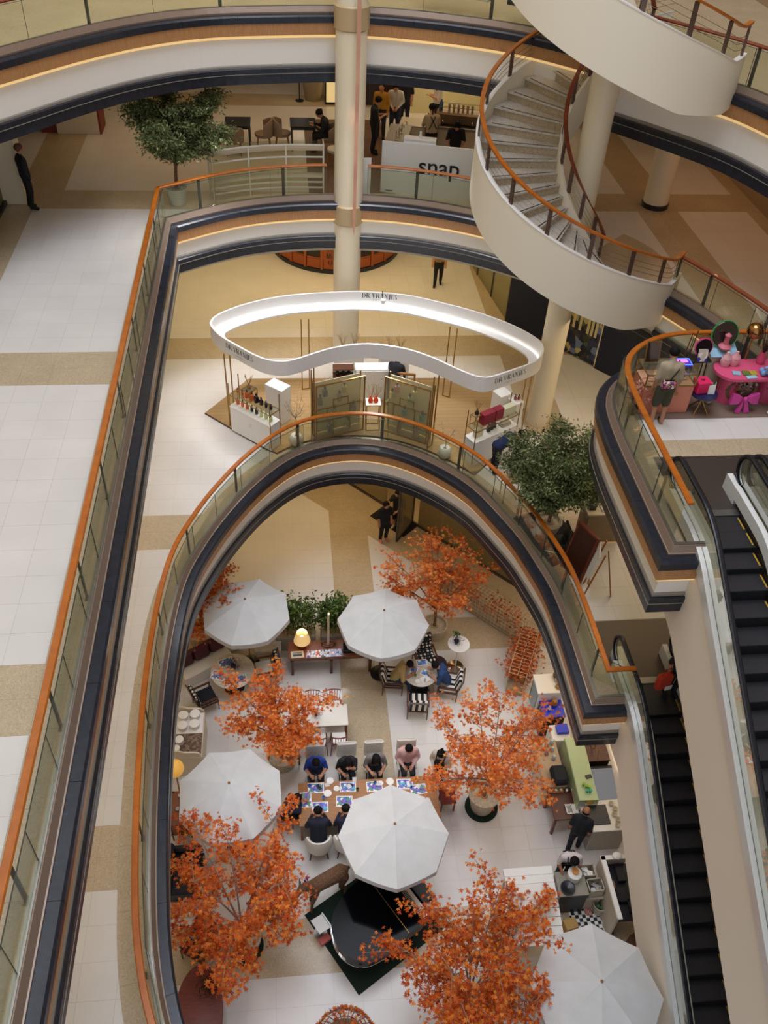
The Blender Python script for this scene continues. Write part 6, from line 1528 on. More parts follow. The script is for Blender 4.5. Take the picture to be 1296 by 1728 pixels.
for i, c_ in enumerate(row):
    x, y = along(cl_c, cl_a, -.62+.175*i, 0); goods('%s perfume bottle on the left counter top, %s from the left' % ({'#d9602a': 'orange', '#14141c': 'black', '#c4cc9a': 'pale green'}[c_], ['first', 'second', 'third', 'fourth', 'fifth', 'sixth', 'seventh', 'eighth'][i]), (x, y, PF+.851), c_, group='bottles on the left counter')
row = ['#d9602a', '#d9602a', '#d9602a', '#d9602a', '#14141c', '#14141c', '#14141c', '#14141c']
for i, c_ in enumerate(row):
    x, y = along(cl_c, cl_a, -.62+.175*i, .02); goods('%s perfume flask on the left brass shelf, %s from the left' % ({'#d9602a': 'orange', '#14141c': 'black'}[c_], ['first', 'second', 'third', 'fourth', 'fifth', 'sixth', 'seventh', 'eighth'][i]), (x, y, PF+1.221), c_, s=[.7, .8, 1.2, 1.35, 1.35, 1.15, .95, .85][i], group='flasks on the left brass shelf')
def reeds(label, loc, c_='#d9602a', n=8, s=1.0):
    t = thing('reed_diffuser', label, 'diffuser', loc); MB().lathe([(.05*s, 0), (.06*s, .05*s), (.04*s, .11*s), (.018*s, .13*s), (.018*s, .17*s), (0, .17*s)], n=12).build('flask', mat('perfume_'+c_, c_, .15), t, smooth=True)
    b = MB(); rr = random.Random(hash(label) % 99)
    for k in range(n): a = rr.uniform(0, 2*PI); q = rr.uniform(.06, .14)*s; b.cyl((0, 0, .1*s), (q*math.cos(a), q*math.sin(a), .42*s), .005, n=4)
    b.build('reeds', mat('reed_straw', '#a8875a', .8), t); return t
x, y = along(cl_c, cl_a, -.2, .05)
cube = thing('brass_cube', 'brass wire cube stand on the left brass shelf', 'stand', (x, y, PF+1.221), cl_a); f = MB()
for sx in (-1, 1):
    for sy in (-1, 1): f.box((sx*.15, sy*.15, .15), (.015, .015, .3))
for z in (.008, .3):
    for s_ in (-1, 1): f.box((0, s_*.15, z), (.3, .015, .015)); f.box((s_*.15, 0, z), (.015, .3, .015))
f.build('frame', M_GOLDB, cube); MB().box((0, 0, .312), (.3, .3, .008)).build('glass_top', M_GLASS, cube)
reeds('reed diffuser on the brass cube stand at the left counter', (x, y, PF+1.54), '#8a6a4a')
# gift boxes on the right counter
x, y = along(cr_c, cr_a, -.1, .0); q = tag(MB().rbox((0, 0, .17), (.42, .2, .34), .008).build('gift_box', mat('crimson_box', '#8e1630', .45), loc=(x-.12, y-.07, PF+1.221), rz=cr_a), 'crimson gift box on the right brass shelf, left half', 'box')
q = tag(MB().rbox((0, 0, .17), (.28, .2, .34), .008).build('gift_box', MATS['crimson_box'], loc=(x+.20, y+.11, PF+1.221), rz=cr_a), 'crimson gift box on the right brass shelf, right half', 'box')
x, y = along(cr_c, cr_a, .5, .0); tag(MB().rbox((0, 0, .13), (.46, .18, .26), .008).build('gift_box', mat('pale_green_box', '#cfd2b4', .5), loc=(x, y, PF+1.221), rz=cr_a), 'pale green gift box on the right brass shelf', 'box')
x, y = along(cr_c, cr_a, -.5, 0); tag(MB().rbox((0, 0, .12), (.26, .14, .24), .006).build('gift_box', M_CREAM, loc=(x, y, PF+.851), rz=cr_a), 'cream gift box on the right counter top', 'box')
for i in range(3):
    x, y = along(cr_c, cr_a, -.12+.13*i, .03*i); goods('black perfume bottle on the right counter top, %s' % ['left', 'middle', 'right'][i], (x, y, PF+.851), '#14141c', s=1.2, group='black bottles on the right counter')
x, y = along(cr_c, cr_a, .48, 0); tag(MB().rbox((0, 0, .03), (.36, .2, .06), .02).box((0, 0, .075), (.3, .14, .03)).build('soap_tray', mat('grey_tray', '#a49c8c', .4), loc=(x, y, PF+.851), rz=cr_a), 'grey tray on the right perfume counter', 'tray')
x, y = along(cr_c, cr_a, -.55, .1); reeds('dark reed diffuser above the right counter', (x, y, PF+1.54), '#2a221c', 9)
cube = thing('brass_cube', 'tall brass wire stand on the right brass shelf', 'stand', (x, y, PF+1.221), cr_a); f = MB()
for sx in (-1, 1):
    for sy in (-1, 1): f.box((sx*.12, sy*.1, .15), (.014, .014, .3))
for s_ in (-1, 1): f.box((0, s_*.1, .3), (.24, .014, .014)); f.box((s_*.12, 0, .3), (.014, .2, .014))
f.build('frame', M_GOLDB, cube); MB().box((0, 0, .309), (.24, .2, .008)).build('glass_top', M_GLASS, cube)
# white plinths
for i, (x, y, w_, h) in enumerate(((-.35, 21.1, .62, 1.15), (6.0, 20.5, .42, 1.2), (6.35, 20.25, .3, 1.1))):
    tag(MB().rbox((0, 0, h/2), (w_, .4, h), .01).build('plinth', M_SIGNW, loc=(x, y, PF), rz=[-.7, .5, .5][i]), ['white plinth behind the left perfume counter', 'white plinth behind the right perfume counter', 'narrow white plinth with red bottles at the right end of the pavilion'][i], 'plinth')
for i in range(2): goods('small red bottle on the narrow white plinth, %s one' % ['left', 'right'][i], (6.32+.1*i, 20.25, PF+1.101), '#8e2a1e', s=.8, group='red bottles on the plinth')
# centre table with orange diffusers
tb = thing('brass_table', 'small brass table with orange diffusers in the middle of the pavilion', 'table', (2.32, 20.55, PF)); MB().box((0, 0, .90), (.42, .36, .02)).build('glass_top', mat('lit_glass', '#e8e2d0', .3), tb); f = MB()
for sx in (-1, 1):
    for sy in (-1, 1): f.box((sx*.19, sy*.16, .45), (.022, .022, .9))
for z in (.02, .88):
    for s_ in (-1, 1): f.box((0, s_*.16, z), (.38, .02, .02)); f.box((s_*.19, 0, z), (.02, .32, .02))
f.build('frame', M_GOLDB, tb)
for i in range(2): reeds('orange reed diffuser on the small brass table, %s one' % ['left', 'right'][i], (2.24+.15*i, 20.52, PF+.911), '#d9481a', 9, 1.25)
# white cabinet at the back with shelves
cbk = thing('white_cabinet', 'white two-door cabinet at the back of the pavilion', 'cabinet', (2.45, 22.05, PF)); MB().rbox((0, 0, .55), (1.1, .4, 1.1), .01).build('body', M_SIGNW, cbk)
for s_ in (-1, 1):
    d_ = MB().rbox((s_*.265, -.205, .55), (.51, .02, 1.02), .005).build('door', M_WHITE, cbk); MB().ball((s_*.05, -.222, .6), .014, 6, 4).build('knob', M_GOLDB, d_)
sb = thing('oak_shelf', 'open wooden shelf unit with black bottles left of the white cabinet', 'shelf', (1.55, 21.9, PF)); MB().box((0, .15, .6), (.6, .02, 1.2)).build('back', M_SIGNW, sb)
for z in (.1, .5, .9, 1.18): MB().box((0, 0, z), (.6, .3, .03)).build('board', M_WALNUT, sb)
for i in range(3): goods('black bottle on the open wooden shelf, %s' % ['left', 'middle', 'right'][i], (1.38+.17*i, 21.88, PF+.916), '#14141c', group='bottles on the wooden shelf')
ch_ = thing('display_easel', 'empty wooden frame stand beside the attendant', 'stand', (3.35, 21.5, PF), -.2); f = MB()
for x in (-.25, .25): f.box((x, 0, .6), (.06, .06, 1.2))
f.box((0, 0, 1.18), (.5, .06, .06)); f.box((0, 0, .3), (.5, .06, .06)); f.build('frame', M_OAK, ch_)
for i, (x, y) in enumerate(((1.6, 22.9), (1.95, 22.9), (3.0, 22.7), (3.3, 22.7))): reeds('tall reed diffuser on the back ledge, %s' % ['leftmost', 'second from left', 'second from right', 'rightmost'][i], (x, y, PF+1.111), '#a8875a', 10, 1.3)
for i, x in enumerate((1.78, 3.15)): tag(MB().rbox((0, 0, .55), (.9, .3, 1.1), .01).build('back_ledge', M_SIGNW, loc=(x, 22.9-.1*i, PF)), ['white back ledge of the pavilion behind the canopy, left', 'white back ledge of the pavilion behind the canopy, right'][i], 'ledge')
# potted twig trees
def twig_tree(label, loc, h, seed, n=9):
    t = thing('twig_tree', label, 'tree', loc); rng = np.random.default_rng(seed)
    MB().lathe([(.1, 0), (.17, .08), (.19, .2), (.16, .32), (.13, .35), (.11, .34), (.0, .30)], n=22).build('pot', M_SIGNW, t, smooth=True); MB().lathe([(.12, .315), (0, .32)], n=14).build('soil', M_SOIL, t)
    b = MB(); b.tube([(0, 0, .3), (.02, .01, h*.5), (0, 0, h*.62)], .014, 5, .01)
    for k in range(n):
        a = 2*PI*k/n+rng.uniform(-.3, .3); l = rng.uniform(.2, .4); z0 = h*(.55+.06*rng.random()); e = np.array([math.cos(a)*l, math.sin(a)*l, h*rng.uniform(.75, 1.0)])
        b.tube([(0, 0, z0), tuple(e*.6+np.array([0, 0, z0*.3])), tuple(e)], .008, 4, .003)
        for j in range(5): f = rng.uniform(.5, 1); p = e*f+np.array([0, 0, z0*(1-f)]); q = p+rng.normal(0, .09, 3); b.tube([tuple(p), tuple(q)], .004, 3, .002)
    b.build('twigs', M_BARKP, t); pts = rng.normal(0, 1, (60, 3))*np.array([.16, .16, .14])+np.array([0, 0, h*.8]); foliage('buds', pts, rng.uniform(.012, .022, 60), LEAF_OVAL, leafmat('dry_buds', '#6a5a40', '#9a8a60'), t, rng, .8)
    return t
twig_tree('bare twig tree in a white egg pot at the left of the pavilion', (.12, 19.82, PF), 1.6, 3)
twig_tree('single bare twig in a white egg pot at the right of the pavilion', (4.22, 19.12, PF), 1.0, 9, 4)
sp_ = thing('spotlight', 'small white clip spotlight on the back of the pavilion canopy', 'spotlight', (2.75, 23.0, 7.55)); MB().cyl((0, .3, .35), (0, .1, .3), .012, n=6).build('arm', M_BLACK, sp_); MB().lathe([(.05, 0), (.08, .14), (.05, .15), (0, .15)], (0, 0, .1), 14).build('head', M_SIGNW, sp_, smooth=True); MB().lathe([(.048, 0), (0, .0)], (0, 0, .095), 12).build('lens', mat('spot_lens', '#ffffff', .4, emit='#f4f8ff', estr=6), sp_)

# ---- timber kiosk at the back
kk = thing('timber_kiosk', 'round red-brown timber kiosk with glass panels behind the column', 'kiosk', (1.9, 32.3, 5.0))
M_KW = woodmat('kiosk_wood', '#8a3f16', '#a6531f', .35, 4, (1, 1, 8)); KR = 2.42
MB().lathe([(KR+.06, 0), (KR+.06, .14), (KR-.02, .15)], n=48).build('plinth', M_NAVYSTONE, kk)
MB().lathe([(KR-.02, .14), (KR-.02, 1.1), (KR-.6, 1.1), (KR-.6, .14)], n=48).build('core', mat('kiosk_dark', '#1a120e', .5), kk)
MB().lathe([(KR+.05, 1.08), (KR+.05, 1.14), (KR-.65, 1.14)], n=48).build('worktop', M_KW, kk)
for k in range(24):
    a = 2*PI*k/24
    MB().box((0, 0, 0), (.1, .09, .94)).build('pilaster', M_KW, kk, loc=(KR*math.cos(a), KR*math.sin(a), .61), rz=a+PI/2)
    am = a+PI/24; c_ = KR*math.cos(PI/24)
    MB().box((0, 0, 0), (.5, .05, .36)).build('timber_panel', M_KW, kk, loc=(c_*math.cos(am), c_*math.sin(am), .34), rz=am+PI/2)
    if k in (17, ): MB().box((0, 0, 0), (.56, .05, .56)).build('timber_panel', M_KW, kk, loc=(c_*math.cos(am), c_*math.sin(am), .8), rz=am+PI/2)
    else:
        f = MB(); f.box((0, 0, .24), (.5, .06, .04)).box((0, 0, -.24), (.5, .06, .04)); f.build('window_frame', M_KW, kk, loc=(c_*math.cos(am), c_*math.sin(am), .8), rz=am+PI/2)
        MB().box((0, 0, 0), (.5, .02, .46)).build('pane', mat('kiosk_glass', '#1c1714', .1), kk, loc=((c_+.0)*math.cos(am), (c_)*math.sin(am), .8), rz=am+PI/2)
am = 2*PI*17/24+PI/24
def kp(z):
    def place(s):
        a2 = am+s/(KR+.03); r_ = KR+.035; n_ = Vector((math.cos(a2), math.sin(a2), 0)); return n_*r_+Vector((0, 0, z)), Vector((-math.sin(a2), math.cos(a2), 0)), Vector((0, 0, 1)), n_
    return place
letter_strip('The', .12, .08, kp(.86)).build('lettering', M_INK, kk); letter_strip('Ma', .2, .08, kp(.60)).build('lettering', M_INK, kk); letter_strip('O', .2, .08, kp(.34)).build('lettering', M_INK, kk)
for i in range(10):
    a = R_(200+i*14); tag(MB().lathe([(.05, 0), (.07, .1), (.05, .22), (0, .24)], n=10).build('tea_tin', mat('tin_%d' % (i % 3), ['#2a3a26', '#7a3a1a', '#3a1a14'][i % 3], .4), smooth=True, loc=(1.9+2.1*math.cos(a), 32.3+2.1*math.sin(a), 6.141)), 'tin on the timber kiosk counter, %s from the left' % ['first', 'second', 'third', 'fourth', 'fifth', 'sixth', 'seventh', 'eighth', 'ninth', 'tenth'][i], 'tin', 'tins on the kiosk')

# ---- shopfront and dark blue hoarding on the right
sw = sroot('window_2')
def seg_box(a, b_, z0, z1, th, nm, mt, par):
    a, b_ = Vector(a), Vector(b_); d = b_-a; c = (a+b_)/2; return MB().box((0, 0, (z1-z0)/2), (d.length, th, z1-z0)).build(nm, mt, par, loc=(c.x, c.y, z0), rz=math.atan2(d.y, d.x))
s0, s1 = V(6.6, 33.0), V(7.46, 26.5)
for k in range(4):
    a, b_ = s0.lerp(s1, k/4), s0.lerp(s1, (k+1)/4); seg_box(a, b_, 5.0, 8.6, .02, 'pane', glassmat('shop_glass_l1', '#d8d2b0', .78), sw); seg_box(b_-(b_-a)*.04, b_, 5.0, 8.6, .08, 'mullion', M_DSTEEL, sw)
M_HOARD = mat('navy_hoarding', '#131a30', .75)
structure(seg_box((7.46, 26.5), (9.0, 24.55), 5.0, 8.6, .12, 'wall_hoarding', M_HOARD, None)); structure(seg_box((9.8, 23.55), (13.8, 18.8), 5.0, 8.6, .12, 'wall_hoarding', M_HOARD, None))
structure(seg_box((7.9, 27.2), (13.9, 27.2), 5.0, 8.6, .1, 'wall_shop', mat('shop_cream', '#c9bd8f', .7), None))
po = thing('wall_poster', 'dark botanical poster with pale stems on the navy hoarding', 'poster', (9.4, 24.05, 5.0), math.atan2(23.55-24.55, .8)); MB().box((0, .0, 1.8), (1.24, .06, 3.5)).build('panel', printmat('botanical', ['#1c2440', '#2a3558', '#14182a', '#6a7a9a', '#3a3a30', '#b5a86a', '#1a1e30', '#4a5a3a'], 5), po)
f = MB()
for x, h_ in ((.1, 1.2), (.25, 1.6), (.4, 1.1), (-.2, 2.2), (-.45, 1.9)): f.box((x, -.034, 1.0+h_/2), (.09, .006, h_))
f.build('pale_stems', mat('pale_stem', '#cdbf8a', .6), po); MB().box((.62, -.02, 1.8), (.04, .08, 3.5)).build('frame', M_CREAM, po)

# ---- plants and stands beside the opening
ficus('dense green ficus tree beside the oval railing on the right', (6.42, 15.95, 5.0), 1.3, 3.0, 1.2, 21, side=16, per=46, size=.05, nb=12)
zz = thing('potted_plant', 'dark glossy pot plant behind the ficus next to the stair column', 'plant', (7.15, 18.75, 5.0)); MB().lathe([(.16, 0), (.22, .4), (.2, .4), (0, .36)], n=18).build('pot', M_BLACK, zz, smooth=True)
rng = np.random.default_rng(2); pts = []; ds = []; b = MB()
for k in range(9):
    a = 2*PI*k/9; e = np.array([math.cos(a)*.35, math.sin(a)*.35, .75+.35*rng.random()]); b.tube([(0, 0, .38), tuple(e*.5+np.array([0, 0, .38])), tuple(e+np.array([0, 0, .25]))], .012, 4, .006)
    for j in range(14): f_ = .35+.65*j/14; pts.append(e*f_+np.array([0, 0, .38-.13*f_])); ds.append(np.array([math.sin(a)*(1 if j % 2 else -1), -math.cos(a)*(1 if j % 2 else -1), 0]))
b.build('stems', M_BARK, zz); foliage('leaves', np.array(pts), rng.uniform(.06, .09, len(pts)), LEAF_OVAL, leafmat('glossy_dark_leaf', '#10201a', '#23382c'), zz, rng, .3, .2, np.array(ds))
rc = thing('reception_desk', 'pale wooden reception desk with a light strip at its foot', 'desk', (7.72, 15.85, 5.0)); MB().rbox((0, 0, .5), (.95, .6, .92), .01).build('body', mat('veneer', '#a08662', .45, noise=('#8f7654', 3, (1, 1, 9), .3, .7)), rc); MB().rbox((0, .05, .99), (1.0, .7, .05), .008).build('worktop', M_CREAM, rc); MB().box((0, -.25, .03), (.9, .04, .03)).build('light_strip', M_LED, rc)
tag(MB().rbox((0, 0, .04), (.16, .3, .08), .01).build('telephone', M_BLACK, loc=(7.38, 15.85, 6.016)), 'black telephone on the reception desk', 'telephone')
tag(MB().rbox((0, 0, .02), (.3, .2, .04), .005).build('papers', M_WHITE, loc=(7.75, 15.72, 6.016)), 'stack of white papers on the reception desk', 'papers')
bg = thing('paper_bag', 'cream paper carrier bag on the reception desk', 'bag', (7.85, 16.0, 6.016)); MB().box((0, 0, .17), (.34, .16, .34), taper=1.0).build('bag', M_CREAM, bg); MB().tube([(-.08, 0, .34), (-.05, 0, .44), (.05, 0, .44), (.08, 0, .34)], .006, 4).build('handle', M_BLACK, bg)
mn = thing('monitor', 'dark monitor on the reception desk under the ficus', 'monitor', (7.6, 16.1, 6.016), .3); MB().rbox((0, 0, .3), (.5, .03, .3), .005).build('screen', M_BLACK, mn); MB().cyl((0, .02, 0), (0, .02, .2), .015).build('stem', M_BLACK, mn); MB().lathe([(.1, 0), (.1, .012), (0, .016)], n=14).build('foot', M_BLACK, mn)
bd = thing('wooden_board', 'tall dark red wooden board leaning behind the oval railing', 'board', (6.78, 14.5, 5.0), -1.15, scale=.85); MB().box((0, 0, .9), (.8, .06, 1.6), rx=R_(-10)).build('panel', mat('dark_mahogany', '#3a160e', .4), bd); f = MB()
for x in (-.4, .4): f.box((x, 0, .9), (.06, .08, 1.7), rx=R_(-10))
f.box((0, .14, 1.7), (.84, .08, .06)); f.box((0, -.13, .12), (.84, .08, .06)); f.build('frame', M_REDWOOD, bd); MB().box((0, .3, .5), (.06, .5, .06), rx=R_(35)).build('prop', M_REDWOOD, bd)
ez = thing('easel_sign', 'wooden easel with a white sign board by the escalator landing', 'easel', (7.1, 13.9, 5.0), -1.9); f = MB()
for x in (-.25, .25): f.box((x, -.12, .75), (.04, .03, 1.55), rx=R_(-9))
f.box((0, .25, .7), (.04, .03, 1.5), rx=R_(14)); f.box((0, -.2, .55), (.6, .05, .03)); f.build('legs', M_RAIL, ez); MB().box((0, -.18, 1.0), (.56, .02, .85), rx=R_(-9)).build('sign_board', M_WHITE, ez)
st_ = thing('black_stool_chair', 'black swivel chair behind the oval railing under the ficus', 'chair', (6.45, 15.2, 5.0)); MB().rbox((0, 0, .5), (.42, .42, .08), .03).build('seat', M_BLACK, st_); MB().rbox((.2, 0, .8), (.06, .4, .45), .02).build('backrest', M_BLACK, st_); MB().cyl((0, 0, .08), (0, 0, .47), .025).build('post', M_CHROME, st_)
for k in range(5): a = 2*PI*k/5; MB().cyl((0, 0, .08), (.24*math.cos(a), .24*math.sin(a), .03), .016, n=6).build('foot', M_CHROME, st_)
rg = tag(MB().box((0, 0, .005), (1.2, 1.9, .01)).build('dark_rug', mat('dark_rug', '#221f26', .95), loc=(6.55, 15.9, 5.0), rz=.35), 'dark rug under the ficus and swivel chair', 'rug')
ft = thing('flower_table', 'small pale table with wrapped flowers beside the railing', 'table', (5.75, 17.35, 5.0)); MB().rbox((0, 0, .75), (.6, .5, .04), .01).build('tabletop', mat('peach_wood', '#c7a27c', .5), ft); legs4(ft, .24, .2, .73, .02, M_OAK)
fw = thing('wrapped_flowers', 'flowers wrapped in clear paper on the small pale table', 'flowers', (5.68, 17.4, 5.772)); MB().lathe([(.05, 0), (.16, .2), (.15, .2), (.04, .01)], n=10).build('wrapping', mat('paper_wrap', '#cfc2bb', .3), fw); tuft('blooms', fw, (0, 0, .18), .12, .08, 60, leafmat('pale_blooms', '#c9a2a8', '#e8dcd4', '#8a9ab0'), LEAF_OVAL, .035, 5)
# ================================================================== SECOND FLOOR
# ---- left shopfront and pier
s0 = sroot('window_3')
for k in range(3): MB().box((0, 0, 1.75), (.02, 2.4, 3.4)).build('pane', M_SHOPGL, s0, loc=(-7.6, 23.2-2.45*k, 10.05)); MB().box((0, 0, 1.75), (.08, .06, 3.5)).build('mullion', M_DSTEEL, s0, loc=(-7.6, 24.4-2.45*k, 10.0))
MB().box((0, 0, .05), (.1, 9.8, .1)).build('sill', M_BLACK, s0, loc=(-7.55, 19.5, 10.0))
structure(MB().box((-7.3, 24.6, 11.8), (.62, .5, 3.6)).build('wall_pier', M_COL))
# ---- ficus by the corner of the railing
ficus('leafy ficus tree in a ribbed white pot at the railing corner of the upper floor', (-2.95, 24.45, 10.0), 1.45, 2.75, 1.2, 77, pot=(.2, .27, .48), side=16, per=48, size=.05, nb=11, potmat=mat('white_ribbed_pot', '#cfcbc2', .6), pot_rings=True, lean=(.15, .1))
# ---- curved white shelf rack
rk = thing('white_rack', 'curved white metal rack with clear shelves behind the railing', 'rack', (-.4, 24.9, 10.0))
curve = catmull([(-1.95+.4, 24.62-24.9), (-.94+.4, 24.98-24.9), (.08+.4, 25.15-24.9), (1.12+.4, 25.16-24.9)], .15); bk = offset(curve, .38, 1)
M_RACK = mat('rack_white', '#dcd6ca', .45)
L_ = arclen(curve)[-1]
for i in range(4):
    p, d = point_at(curve, L_*i/3); q, _ = point_at(bk, arclen(bk)[-1]*i/3)
    MB().box((p.x, p.y, .7), (.035, .035, 1.4), rz=math.atan2(d.y, d.x)).build('post', M_RACK, rk)
    if i in (0, 3): MB().box((q.x, q.y, .7), (.035, .035, 1.4)).build('post', M_RACK, rk); 
    if i in (0, 3):
        e = MB()
        for z in (.18, .45, 1.05, 1.38): e.cyl((p.x, p.y, z), (q.x, q.y, z), .015, n=6)
        e.build('end_rail', M_RACK, rk)
for z in (.18, .34, 1.05, 1.38):
    b = MB(); sweep(b, curve, [(-.015, z-.018), (.015, z-.018), (.015, z+.018), (-.015, z+.018)], 1); b.build('rail', M_RACK, rk)
for z in (.45, 1.22):
    b = MB(); sweep(b, curve, [(.02, z), (.36, z), (.36, z+.012), (.02, z+.012)], 1); b.build('shelf', mat('rack_shelf', '#b8ab98', .4), rk)
b = MB(); sweep(b, bk, [(0, .2), (.01, .2), (.01, 1.36), (0, 1.36)], 1); b.build('clear_back', M_GLASS, rk)
# ---- dining tables and chairs
def cafe_table(label, x, y, w_=.75, d_=.75):
    return table_rect('cafe_table', label, (x, y, 10.0), 0, w_, d_, .75, mat('dark_top', '#1d2430', .25), M_BLACK, .03, True, .05)
cafe_table('dark square table left of the two on the upper floor', -1.38, 28.75, .8, .8); cafe_table('dark square table beside the seated woman on the upper floor', .63, 28.75, .8, .8)
M_TAUPE = mat('taupe_shell', '#8f7a64', .6)
for i, (x, y, r_) in enumerate(((-.6, 28.6, PI/2), (-1.5, 28.1, 0), (-.02, 28.7, -PI/2), (1.4, 28.3, PI/2), (1.6, 27.4, PI/2))):
    barrel_chair(['taupe shell chair right of the left dark table', 'taupe shell chair in front of the left dark table', 'taupe shell chair left of the seated woman\'s table', 'taupe shell chair of the seated woman', 'cream shell chair beside the tall column'][i], (x, y, 10.0), r_, M_TAUPE if i < 4 else M_CREAMF, M_OAK)
lg = thing('globe_lamp', 'white glowing globe lamp by a stone planter on the upper floor', 'lamp', (.62, 33.0, 10.0)); MB().lathe([(.15, 0), (.15, .03), (.02, .05), (.02, .95)], n=12).build('stand', M_BLACK, lg, smooth=True); MB().ball((0, 0, 1.2), .32, 20, 12).build('globe', mat('white_globe', '#ffffff', .5, emit='#fff6e6', estr=1.6), lg, smooth='all')
tag(MB().lathe([(.28, 0), (.42, .9), (.38, .9), (0, .85)], n=24).build('stone_planter', mat('planter_stone', '#8f8068', .6), smooth=True, loc=(1.1, 33.2, 10.0)), 'tapered stone planter beside the globe lamp', 'planter')
lt_ = thing('lantern', 'glass lantern with dark frame near the stone planter', 'lantern', (1.75, 32.9, 10.0)); MB().box((0, 0, .45), (.42, .42, .75)).build('glass', mat('lantern_glass', '#d8c890', .3, emit='#ffe2a0', estr=.5), lt_); f = MB()
for sx in (-1, 1):
    for sy in (-1, 1): f.box((sx*.22, sy*.22, .45), (.03, .03, .9))
f.box((0, 0, .04), (.5, .5, .06)).box((0, 0, .88), (.5, .5, .05)); f.build('frame', M_BLACK, lt_)
rp = tag(MB().rbox((0, 0, .5), (1.4, .8, 1.0), .03).build('dark_sofa_block', mat('plum_velvet', '#2c2026', .8), loc=(2.8, 33.05, 10.0)), 'dark plum upholstered block at the back of the upper floor', 'sofa')
wb = thing('white_display', 'white display counter with red sides under the balcony at the left', 'counter', (-6.4, 29.9, 10.0)); MB().rbox((0, 0, .5), (1.3, .7, 1.0), .01).build('body', M_CREAM, wb); MB().box((.68, .1, .5), (.06, .9, .98)).build('red_side', mat('brick_red', '#7a2e18', .6), wb); MB().box((-.9, .1, .3), (.5, .7, .6)).build('red_base', MATS['brick_red'], wb)
# ---- coffee counter "snap"
a_, b_ = V(2.77, 25.30), V(5.75, 24.62); dsn = (b_-a_).normalized(); nsn = V(-dsn.y, dsn.x); an_ = math.atan2(dsn.y, dsn.x)
sn = thing('coffee_counter', 'white coffee counter front with black snap lettering', 'counter', (a_.x, a_.y, 10.0), an_)
LS = (b_-a_).length
MB().box((LS/2, .03, .73), (LS, .06, 1.46)).build('front_panel', mat('snap_white', '#d9d6d0', .35), sn); MB().box((LS/2, .45, .55), (LS, .8, 1.1)).build('carcass', M_CREAM, sn); MB().box((LS/2, .46, 1.12), (LS, .82, .04)).build('worktop', mat('grey_worktop', '#8f897e', .35), sn)
MB().box((1.05, .1, 1.50), (.9, .1, .14)).build('raised_ledge', M_SIGNW, sn); MB().box((1.05, .14, 1.58), (.9, .26, .03)).build('raised_top', M_SIGNW, sn)
font_mesh('snap', .66, M_INK, 'lettering', sn, Matrix.Translation((LS*.54, -.006, .66)) @ Matrix.Rotation(PI/2, 4, 'X'), .006, 1.0)
MB().box((.25, -.004, .08), (.2, .01, .015)).build('vent_slot', M_BLACK, sn)
def snp(x, y, z=0): q = a_+dsn*x+nsn*y; return (q.x, q.y, 10.0+z)
# island behind, espresso machine, grinder
cb_ = thing('back_counter', 'cream back counter behind the baristas', 'counter', snp(2.3, 3.1), an_); MB().rbox((0, 0, .48), (4.2, .7, .96), .01).build('body', M_CREAM, cb_); MB().rbox((0, 0, .98), (4.25, .75, .04), .006).build('worktop', mat('pale_worktop', '#b9ae98', .4), cb_)
sd = thing('side_counter', 'grey side counter with taps left of the baristas', 'counter', snp(.25, 1.7), an_+PI/2); MB().rbox((0, 0, .5), (1.9, .6, 1.0), .01).build('body', M_CREAM, sd); MB().rbox((0, 0, 1.02), (1.95, .65, .04), .006).build('worktop', MATS['grey_worktop'], sd)
for i in range(3): q = snp(.25+.05*i, 1.3+.3*i, 1.041); t = thing('tap', 'chrome tap on the grey side counter, %s' % ['near', 'middle', 'far'][i], 'tap', q); MB().tube([(0, 0, 0), (0, 0, .3), (.06, 0, .36), (.13, 0, .33), (.13, 0, .26)], .014, 6).build('spout', M_CHROME, t); MB().lathe([(.04, 0), (.04, .02), (0, .03)], n=10).build('flange', M_CHROME, t)
em = thing('espresso_machine', 'long bronze espresso machine with cups on top', 'coffee machine', snp(1.95, 3.05, 1.001), an_); MB().rbox((0, 0, .27), (1.35, .5, .36), .05).build('body', mat('bronze_body', '#7a6650', .35, metal=.6), em); MB().rbox((0, -.1, .05), (1.2, .6, .08), .02).build('drip_tray', M_STEEL, em)
for x in (-.45, 0, .45): MB().cyl((x, -.26, .24), (x, -.34, .2), .035, n=10).build('group_head', M_CHROME, em); MB().cyl((x, -.34, .18), (x, -.5, .18), .014, n=6).build('portafilter', M_BLACK, em)
f = MB()
for y in (-.2, .2): f.cyl((-.6, y, .6), (.65, y, .6), .01, n=5)
for x in (-.6, 0, .65):
    for y in (-.2, .2): f.cyl((x, y, .44), (x, y, .6), .01, n=5)
f.build('cup_rail', M_STEEL, em)
for i in range(6): q = snp(1.65+.14*i, 3.1, 1.001+.452); cup('stacked cup on the espresso machine, %s from the left' % ['first', 'second', 'third', 'fourth', 'fifth', 'sixth'][i], q, mat('tan_cup', '#b59a80', .4), .045, .16)
q = snp(1.4, 3.05, 1.001+.452); tag(MB().lathe([(.06, 0), (.06, .2), (.03, .25), (.03, .3), (0, .3)], n=12).build('syrup_bottle', mat('blue_label', '#34507a', .3), smooth=True, loc=q), 'blue labelled bottle at the left end of the espresso machine', 'bottle')
for i, x in enumerate((3.05, 3.45)):
    gd = thing('coffee_grinder', ['small black coffee grinder right of the espresso machine', 'tall black coffee grinder at the right end of the back counter'][i], 'grinder', snp(x, 3.0, 1.001), an_); MB().rbox((0, 0, .16), (.2, .26, .32), .03).build('body', M_BLACK, gd); MB().lathe([(.06, .32), (.11, .4), (.11, .5 if i == 0 else .62), (0, .52 if i == 0 else .66)], n=14).build('hopper', mat('smoky_hopper', '#2a2a30', .2), gd, smooth=True)
